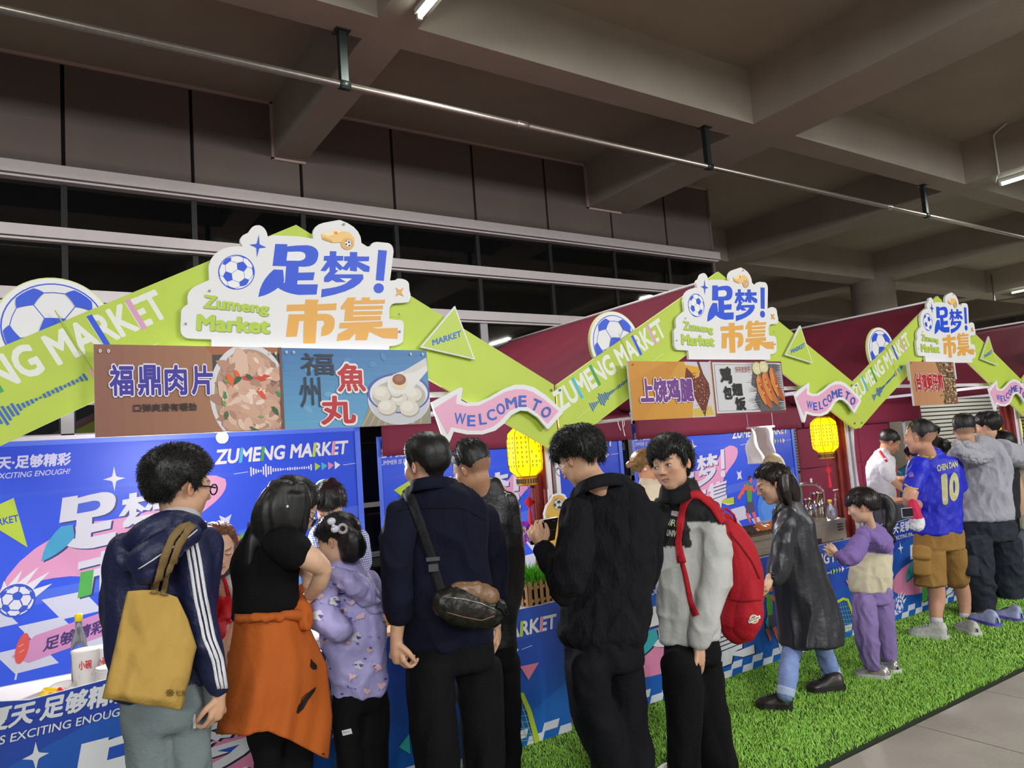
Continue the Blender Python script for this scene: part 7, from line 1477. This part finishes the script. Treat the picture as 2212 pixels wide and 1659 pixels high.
for i in range(1500):
    x, y = R.uniform(X0+.01, X1-.01), R.uniform(Y0+.01, Y1-.01); q = Vector((x, y, TT_+.10)); d = Vector((R.gauss(0, .45)+(x-(X0+X1)/2)*5, R.gauss(0, .45)-.1, 1)).normalized(); L_ = R.uniform(.05, .14)*(1.25 if x < c0.x+.05 else .8); n = Vector((-d.y, d.x, .1)).normalized()*.003
    k = len(V); e_ = q+d*L_+Vector((0, 0, -.012)); mm = q+d*L_*.6; V += [q-n, q+n, mm+n*1.3, mm-n*1.3, e_]; F += [(k, k+1, k+2, k+3), (k+3, k+2, k+4)]
tag(mesh('plant_leaves', V, F, mat('bright_leaf', '#5fbf2a', .5, var=.3, vscale=60), pl_), kind='stuff')
def flower(nm, c, col, r, n=14, seed=1):
    R = random.Random(seed); V = []; F = []
    for i in range(n*5):
        d = Vector((R.gauss(0, 1), R.gauss(0, 1), R.gauss(0, .8)+.3)).normalized(); t = d.cross(Vector((R.random(), R.random(), R.random()))).normalized(); k = len(V); p = Vector(c)
        V += [p+d*r*.35, p+d*r*.8+t*r*.22, p+d*r*1.05, p+d*r*.8-t*r*.22]; F.append((k, k+1, k+2, k+3))
    tag(mesh(nm, V, F, mat('petal_'+col.strip('#'), col, .5), pl_), kind='stuff')
flower('purple_bloom', P(1132, 1138, 3.78), '#b030c8', .038, seed=1); flower('purple_bloom', P(1140, 1162, 3.80), '#c860d8', .036, seed=2); flower('purple_bloom', P(1126, 1172, 3.8), '#c878e0', .032, seed=3); flower('blue_bloom', GP(1158, 3.74, TT_+.14), '#6a8fd8', .014, 6, 4); flower('blue_bloom', GP(1147, 3.74, TT_+.13), '#7aa0e0', .012, 6, 5); flower('blue_bloom', GP(1120, 3.74, TT_+.20), '#7aa0e0', .014, 6, 6)
for z in (.285, .24): c = GP(1128, 3.79, TT_+.1); MB().tube([c, P(1132, 1140 if z > .25 else 1165, 3.79)], .0025, 6).build('flower_stem', mat('bright_leaf'), pl_)
# yellow whistle standee
st = thing('whistle_standee', 'yellow cut-out whistle standee with a small soccer ball', 'standee', GP(1200, 3.66, TT_))
yS = 3.66; fs = lambda u, z: (P(u, z, yS).x, yS, P(u, z, yS).z)
O1 = [(1180, 1160), (1178, 1130), (1175, 1110), (1180, 1092), (1188, 1082), (1196, 1068), (1208, 1064), (1220, 1068), (1226, 1078), (1222, 1100), (1218, 1130), (1218, 1190), (1180, 1190)]
MB().prism(O1, fs, (0, .012, 0)).build('standee_board', board_w, st)
A = Art(); A.poly([(1199+(x-1199)*.88, 1125+(y-1125)*.93) for x, y in O1], '#e0b04c'); A.soccer((1206, 1089), (11.5, -12.5), rotm(.1, .1, .1), '#2a2a2a', '#dcdcd8', .05, .02); A.line([(1183, 1112), (1184, 1122)], .8, '#7a5c20'); A.ell((1196, 1074), (1, 1), '#7a5c20', 8); A.build('printed_face', st, fs, (0, -1, 0))
MB().box((st.location.x-.06, yS-.01, TT_), (st.location.x+.06, yS+.03, TT_+.008)).build('standee_foot', board_w, st)
# grill with cans
stl = mat('brushed_steel_panel', '#a39a8c', .35, metal=.5, var=.08, vscale=6); dstl = mat('dark_grill_steel', '#3c3228', .5, metal=.4)
gx0, gx1, gy0, gy1, gz = GP(1575, 3.72, .75).x, GP(1822, 3.72, .9).x, 3.68, 4.20, TT_
gr = thing('grill_cooker', 'long stainless flat-top grill with vent slots standing on the middle counter', 'grill', (gx0, gy0, gz))
gm = gx0+(gx1-gx0)*.64
MB().box((gx0, gy0+.03, gz+.01), (gm, gy1, gz+.13)).box((gx0-.01, gy0+.0, gz+.13), (gm, gy1, gz+.155)).box((gx0, gy0+.02, gz+.06), (gm, gy0+.03, gz+.085)).build('grill_body', stl, gr)
MB().box((gm+.01, gy0+.02, gz+.01), (gx1, gy1, gz+.155)).box((gm+.01, gy0+.015, gz+.155), (gx1+.005, gy1, gz+.175)).build('grill_end_box', stl, gr)
MB().box((gx0+.02, gy0+.03, gz+.155), (gm-.02, gy1-.03, gz+.165)).build('grill_plate', mat('oiled_plate', '#6f5430', .35, metal=.3, var=.3, vscale=30), gr)
for k in range(3): MB().box((gx1-.11, gy0+.012, gz+.085+.022*k), (gx1-.05, gy0+.022, gz+.092+.022*k)).build('vent_slot', dstl, gr)
MB().box((gm+.03, gy0+.01, gz+.012), (gm+.16, gy0+.022, gz+.05)).build('drip_slot', dstl, gr)
for k in range(22): x = gx0+.04+k*(gm-gx0-.08)/21; MB().box((x, gy0+.04, gz+.165), (x+.006, gy1-.05, gz+.172)).build('grill_bar', dstl, gr)
for xx in (gx0+.03, gx1-.03):
    for yy in (gy0+.05, gy1-.05): MB().lathe([(.015, 0), (.018, .012)], (xx, yy, gz-.001), 10).build('grill_foot', dstl, gr)
roast = mat('roast_chicken_skin', '#a85a24', .3, var=.4, vscale=35, spec=.7)
for i, (px, y, r, l) in enumerate(((1650, 3.86, (.075, .05, .036), 'golden roast chicken piece at the back of the grill'), (1622, 3.84, (.032, .03, .018), 'small browned chicken piece at the left of the grill'), (1672, 3.98, (.06, .045, .032), 'roast chicken leg behind the leather coat woman'), (1640, 4.02, (.06, .045, .03), 'second row roast chicken piece near the banner player'), (1434, 3.92, (.045, .04, .025), 'roast piece seen between the black shirt and the boy'))):
    zz = gz+.172 if px > 1500 else TT_+.02
    c = GP(px, y, zz+r[2]*.8); e = thing('roast_chicken', l, 'roast chicken', c); lump('meat', c, r, roast, e, 40+i, amp=.2, fr=2.4); lump('bone_end', c+Vector((-r[0]*1.0, -.01, -.004)), (r[0]*.35, r[1]*.3, r[2]*.35), mat('bone', '#c9965c', .5), e, 50+i, n=12, m=8, amp=.1)
    if px < 1500: MB().box((c.x-.07, c.y-.06, TT_), (c.x+.07, c.y+.06, TT_+.016)).build('meat_tray', stl, e)
mir = mat('polished_steel_can', '#c9c4c0', .12, metal=1)
for px, y, h, r, l in ((1772, 3.92, .25, .052, 'tall polished steel can on the grill'), (1752, 4.0, .20, .050, 'shorter polished steel can on the grill')):
    c = GP(px, y, gz+.175); e = thing('steel_can', l, 'can', c); MB().lathe([(r, 0), (r, h), (r*.95, h), (r*.95, .01)], c, 30).build('can_wall', mir, e, True); MB().lathe([(r*1.03, h-.012), (r*1.05, h-.006), (r*1.03, h)], c, 30).build('can_rim', mir, e, True)
    for k in (.3, .6): MB().lathe([(r*1.005, h*k), (r*1.015, h*k+.003), (r*1.005, h*k+.006)], c, 30).build('can_rib', mir, e, True)
for i, (px, y) in enumerate(((1738, 3.80), (1762, 3.78))): c = GP(px, y, gz+.19); e = thing('roast_chicken', ('brown sausage stub left of the steel cans', 'brown roast stub in front of the tall can')[i], 'roast chicken', c); lump('meat', c, (.03, .02, .015), roast, e, 60+i)
bottle(1797, 3.84, 'clear plastic bottle with a yellow cap right of the steel cans', .18, yel, clearp, .036, gz+.175)
bx = thing('pay_speaker', 'small blue and white payment display leaning behind the red backpack', 'device', GP(1600, 3.86, gz+.17)); c = GP(1600, 3.86, gz+.17); M_ = Matrix.Translation(c)@Matrix.Rotation(-.35, 4, 'X')@Matrix.Rotation(.5, 4, 'Z')
MB().box((-.055, -.01, .0), (.055, .01, .14), 0, M_).build('display_body', mat('pale_device', '#c9ced6', .4), bx); MB().box((-.045, -.013, .02), (.045, -.010, .09), 0, M_).box((-.045, -.013, .10), (.02, -.010, .11), 0, M_).build('display_screen', mat('device_blue', '#5a7cae', .3), bx)
rail = MB().tube([(GP(1690, 4.3, 1.1).x, 4.3, 1.0), (GP(1690, 4.3, 1.1).x, 4.3, 1.17), (GP(1740, 4.3, 1.1).x, 4.3, 1.18), (GP(1765, 4.3, 1.1).x, 4.3, 1.165), (GP(1778, 4.3, 1.1).x, 4.3, 1.10), (GP(1780, 4.3, 1.1).x, 4.3, .0)], .014, 10).tube([(GP(1690, 4.3, 1.1).x, 4.3, 1.0), (GP(1690, 4.3, 1.1).x, 4.3, .0)], .014, 10).build('steel_rail', mir, None, True); tag(rail, 'bent grey steel rail standing behind the cans', 'rail')
# plastic bags on ropes
rp = thing('hanging_bags', 'bundle of white plastic bags hung on white ropes from the tent corner', 'plastic bags', GP(1822, 3.85, 1.0))
film = mat('white_bag_film', '#e6dfe6', .3, alpha=.75, spec=.7)
MB().tube([P(1805, 975, 3.85), P(1818, 1040, 3.83), P(1822, 1062, 3.82)], .008, 8).tube([P(1818, 980, 3.8), P(1822, 1030, 3.8), P(1828, 1068, 3.8)], .005, 8).tube([P(1841, 890, 3.8), P(1846, 990, 3.8)], .005, 8).tube([P(1818, 983, 3.8), P(1846, 981, 3.8)], .004, 6).tube([P(1800, 1059, 3.8), P(1824, 1055, 3.8)], .006, 8).build('white_rope', mat('white_rope_cord', '#e6dde4', .7), rp, True)
A_, N_, F_ = fuse([TB(3.85, q) for q in ([(1824, 1052, 0, 5), (1824, 1075, 0, 14, .6), (1815, 1100, 0, 15, .6), (1822, 1130, 0, 18, .6)], [(1830, 1060, 0, 6), (1826, 1110, 0, 16, .6), (1835, 1160, 0, 14, .5), (1838, 1180, 0, 11, .5)], [(1812, 1068, -.02, 7), (1808, 1080, -.02, 6)])], .007, 2); A_ = folds(A_, N_, .012, (30, 30, 14), 77); mesh('bag_film', A_, F_.tolist(), film, rp, True)
# title standee on the far counter
s2 = thing('title_standee', 'small blue and white title standee between girl and seller', 'standee', GP(1850, 3.95, TT_)); yS2 = 3.95
def fs2(u, z): a = P(1845+(u-450)*.024-4, 1030, yS2); return (a.x, yS2, a.z)
ax_, az_ = P(1834, 985, yS2), P(1885, 1100, yS2)
fS = lambda u, z: (az_.x+(-.12+u*.24)*.9, yS2+.12*u, TT_+.02+z*.42)
MB().prism([(.05, 0), (.95, 0), (1, .3), (.9, .5), (.85, .85), (.6, .95), (.4, 1), (.1, .95), (.0, .6), (.05, .4)], lambda u, z: (ax_.x-.02+u*.17, yS2+.02*u, az_.z-.02+z*(ax_.z-az_.z+.06)), (0, .01, 0)).build('standee_board', board_w, s2)
A = Art(); A.text('足梦', [(.12, .52), (.85, .50), (.8, .88), (.1, .90)], '#2c58cc', .04); A.text('市集', [(.14, .10), (.9, .08), (.88, .42), (.12, .44)], '#2c58cc', .04); A.build('printed_face', s2, lambda u, z: (ax_.x-.02+u*.17, yS2+.02*u, az_.z-.02+z*(ax_.z-az_.z+.06)), (0, -1, 0)); MB().box((ax_.x, yS2, TT_), (ax_.x+.012, yS2+.012, az_.z)).build('standee_foot', board_w, s2)
# steel box on the third counter
bx0, bx1 = GP(1915, 3.75, 1).x, GP(1985, 3.75, 1).x; sb = thing('steel_food_box', 'grey steel food warmer on the third counter by the jersey man', 'food warmer', (bx0, 3.75, TT_))
MB().box((bx0, 3.70, TT_), (bx1, 4.15, TT_+.20)).build('warmer_body', mat('grey_steel_body', '#5c5f66', .4, metal=.5), sb); MB().box((bx0-.01, 3.69, TT_+.20), (bx1+.01, 4.16, TT_+.22)).build('warmer_rim', mir, sb); MB().box((bx0+.04, 3.74, TT_+.222), (bx1-.04, 4.1, TT_+.226)).build('warmer_lid', mat('wood_lid', '#c98f5c', .5), sb)
# sheet painted white as a reflection, and beige lid behind the leather coat woman
wr_ = thing('film_shield', 'crumpled plastic sheet whitened for a reflection, hung before the running player banner', 'plastic sheet', P(1642, 1000, 5.2)); sheet('plastic_film', lambda u, v: tuple(P(1616+54*u+3*math.sin(v*9), 1003-78*v-3*u, 5.2)+Vector((0, .03*math.sin(u*9+v*5), 0))), 16, 20, mat('white_reflection_film', '#f2f2f8', .25, spec=.8), wr_); MB().tube([P(1614, 925, 5.2), P(1672, 921, 5.2)], .012, 8).build('film_bar', pole_m, wr_, True)
for px in (1616, 1670): MB().tube([P(px, 923, 5.2), Vector((P(px, 923, 5.2).x, 5.2, 2.4))], .003, 5).build('film_cord', pole_m, wr_)
dl = thing('beige_hood', 'beige rounded plastic hood behind the leather coat woman', 'hood', GP(1672, 4.9, 1.2)); c = P(1672, 1012, 4.9); MB().ball(c, (.14, .10, .16), 24, 14).build('hood_shell', mat('beige_plastic', '#b3a984', .5), dl, True); MB().lathe([(.02, -c.z), (.02, -.1)], c, 10).build('hood_stand', pole_m, dl)
# post and switch between the rear banners
ps = thing('equipment_post', 'grey post with a small white switch between two rear banners', 'post', GP(1344, 6.6, 0)); x_ = P(1344, 1000, 6.6).x; MB().box((x_-.09, 6.6, 0), (x_+.09, 6.72, 2.0)).build('post_body', mat('grey_post', '#55606c', .6), ps); z_ = P(1346, 965, 6.6).z; MB().box((x_-.04, 6.585, z_-.04), (x_+.05, 6.6, z_+.05)).build('switch_plate', plast, ps); MB().box((x_-.04, 6.587, z_-.09), (x_+.05, 6.6, z_-.045)).build('switch_label', mat('blue_label', '#3450b0', .5), ps); MB().box((x_-.005, 6.58, z_-.01), (x_+.012, 6.585, z_+.02)).build('switch_knob', blk_sh, ps)
# white ties hanging from the eave of the third tent
ti = thing('white_ties', 'loose white ties dangling from the tent bar above the boy', 'ties', P(1340, 908, 3.75))
for a in ([(1334, 908), (1337, 920), (1341, 930)], [(1344, 906), (1346, 925), (1350, 942)], [(1348, 906), (1349, 918), (1345, 924)]): MB().tube([P(*q, 3.75) for q in a], .003, 6).build('tie', mat('white_rope_cord'), ti)
bar_ = MB().tube([P(1290, 912, 3.76), P(1368, 903, 3.76)], .012, 8).build('tent_cross_bar', pole_m, None, True); tag(bar_, 'short white tent bar left of the orange menu board', 'bar')
# back table with dark boxes seen between the first two banners
bt = thing('back_table', 'grey folding table behind the gap between the two left banners', 'table', (3.3, 7.4, 0)); MB().box((2.9, 7.3, .70), (4.1, 7.9, .73)).build('table_top', mat('grey_table', '#8d8f93', .5), bt)
for xx in (2.95, 4.02):
    for yy in (7.34, 7.82): MB().box((xx, yy, 0), (xx+.03, yy+.03, .70)).build('table_leg', dark_st, bt)
dbx = thing('black_monitor', 'black box-shaped monitor on the grey back table', 'monitor', (3.2, 7.5, .73)); MB().box((3.05, 7.5, .75), (3.5, 7.72, 1.12)).box((3.2, 7.55, .73), (3.35, 7.68, .76)).build('monitor_body', mat('black_box', '#121318', .3), dbx); MB().box((3.08, 7.495, .78), (3.47, 7.5, 1.09)).build('monitor_screen', mat('dark_screen'), dbx)
kb = thing('white_box', 'small white carton under the grey back table', 'box', (3.3, 7.6, 0)); MB().box((3.1, 7.5, 0), (3.5, 7.8, .3)).build('carton', mat('dull_carton', '#8f8a86', .8), kb); MB().box((3.1, 7.498, .14), (3.5, 7.5, .17)).build('carton_tape', mat('carton_tape', '#b9b08c', .4), kb)
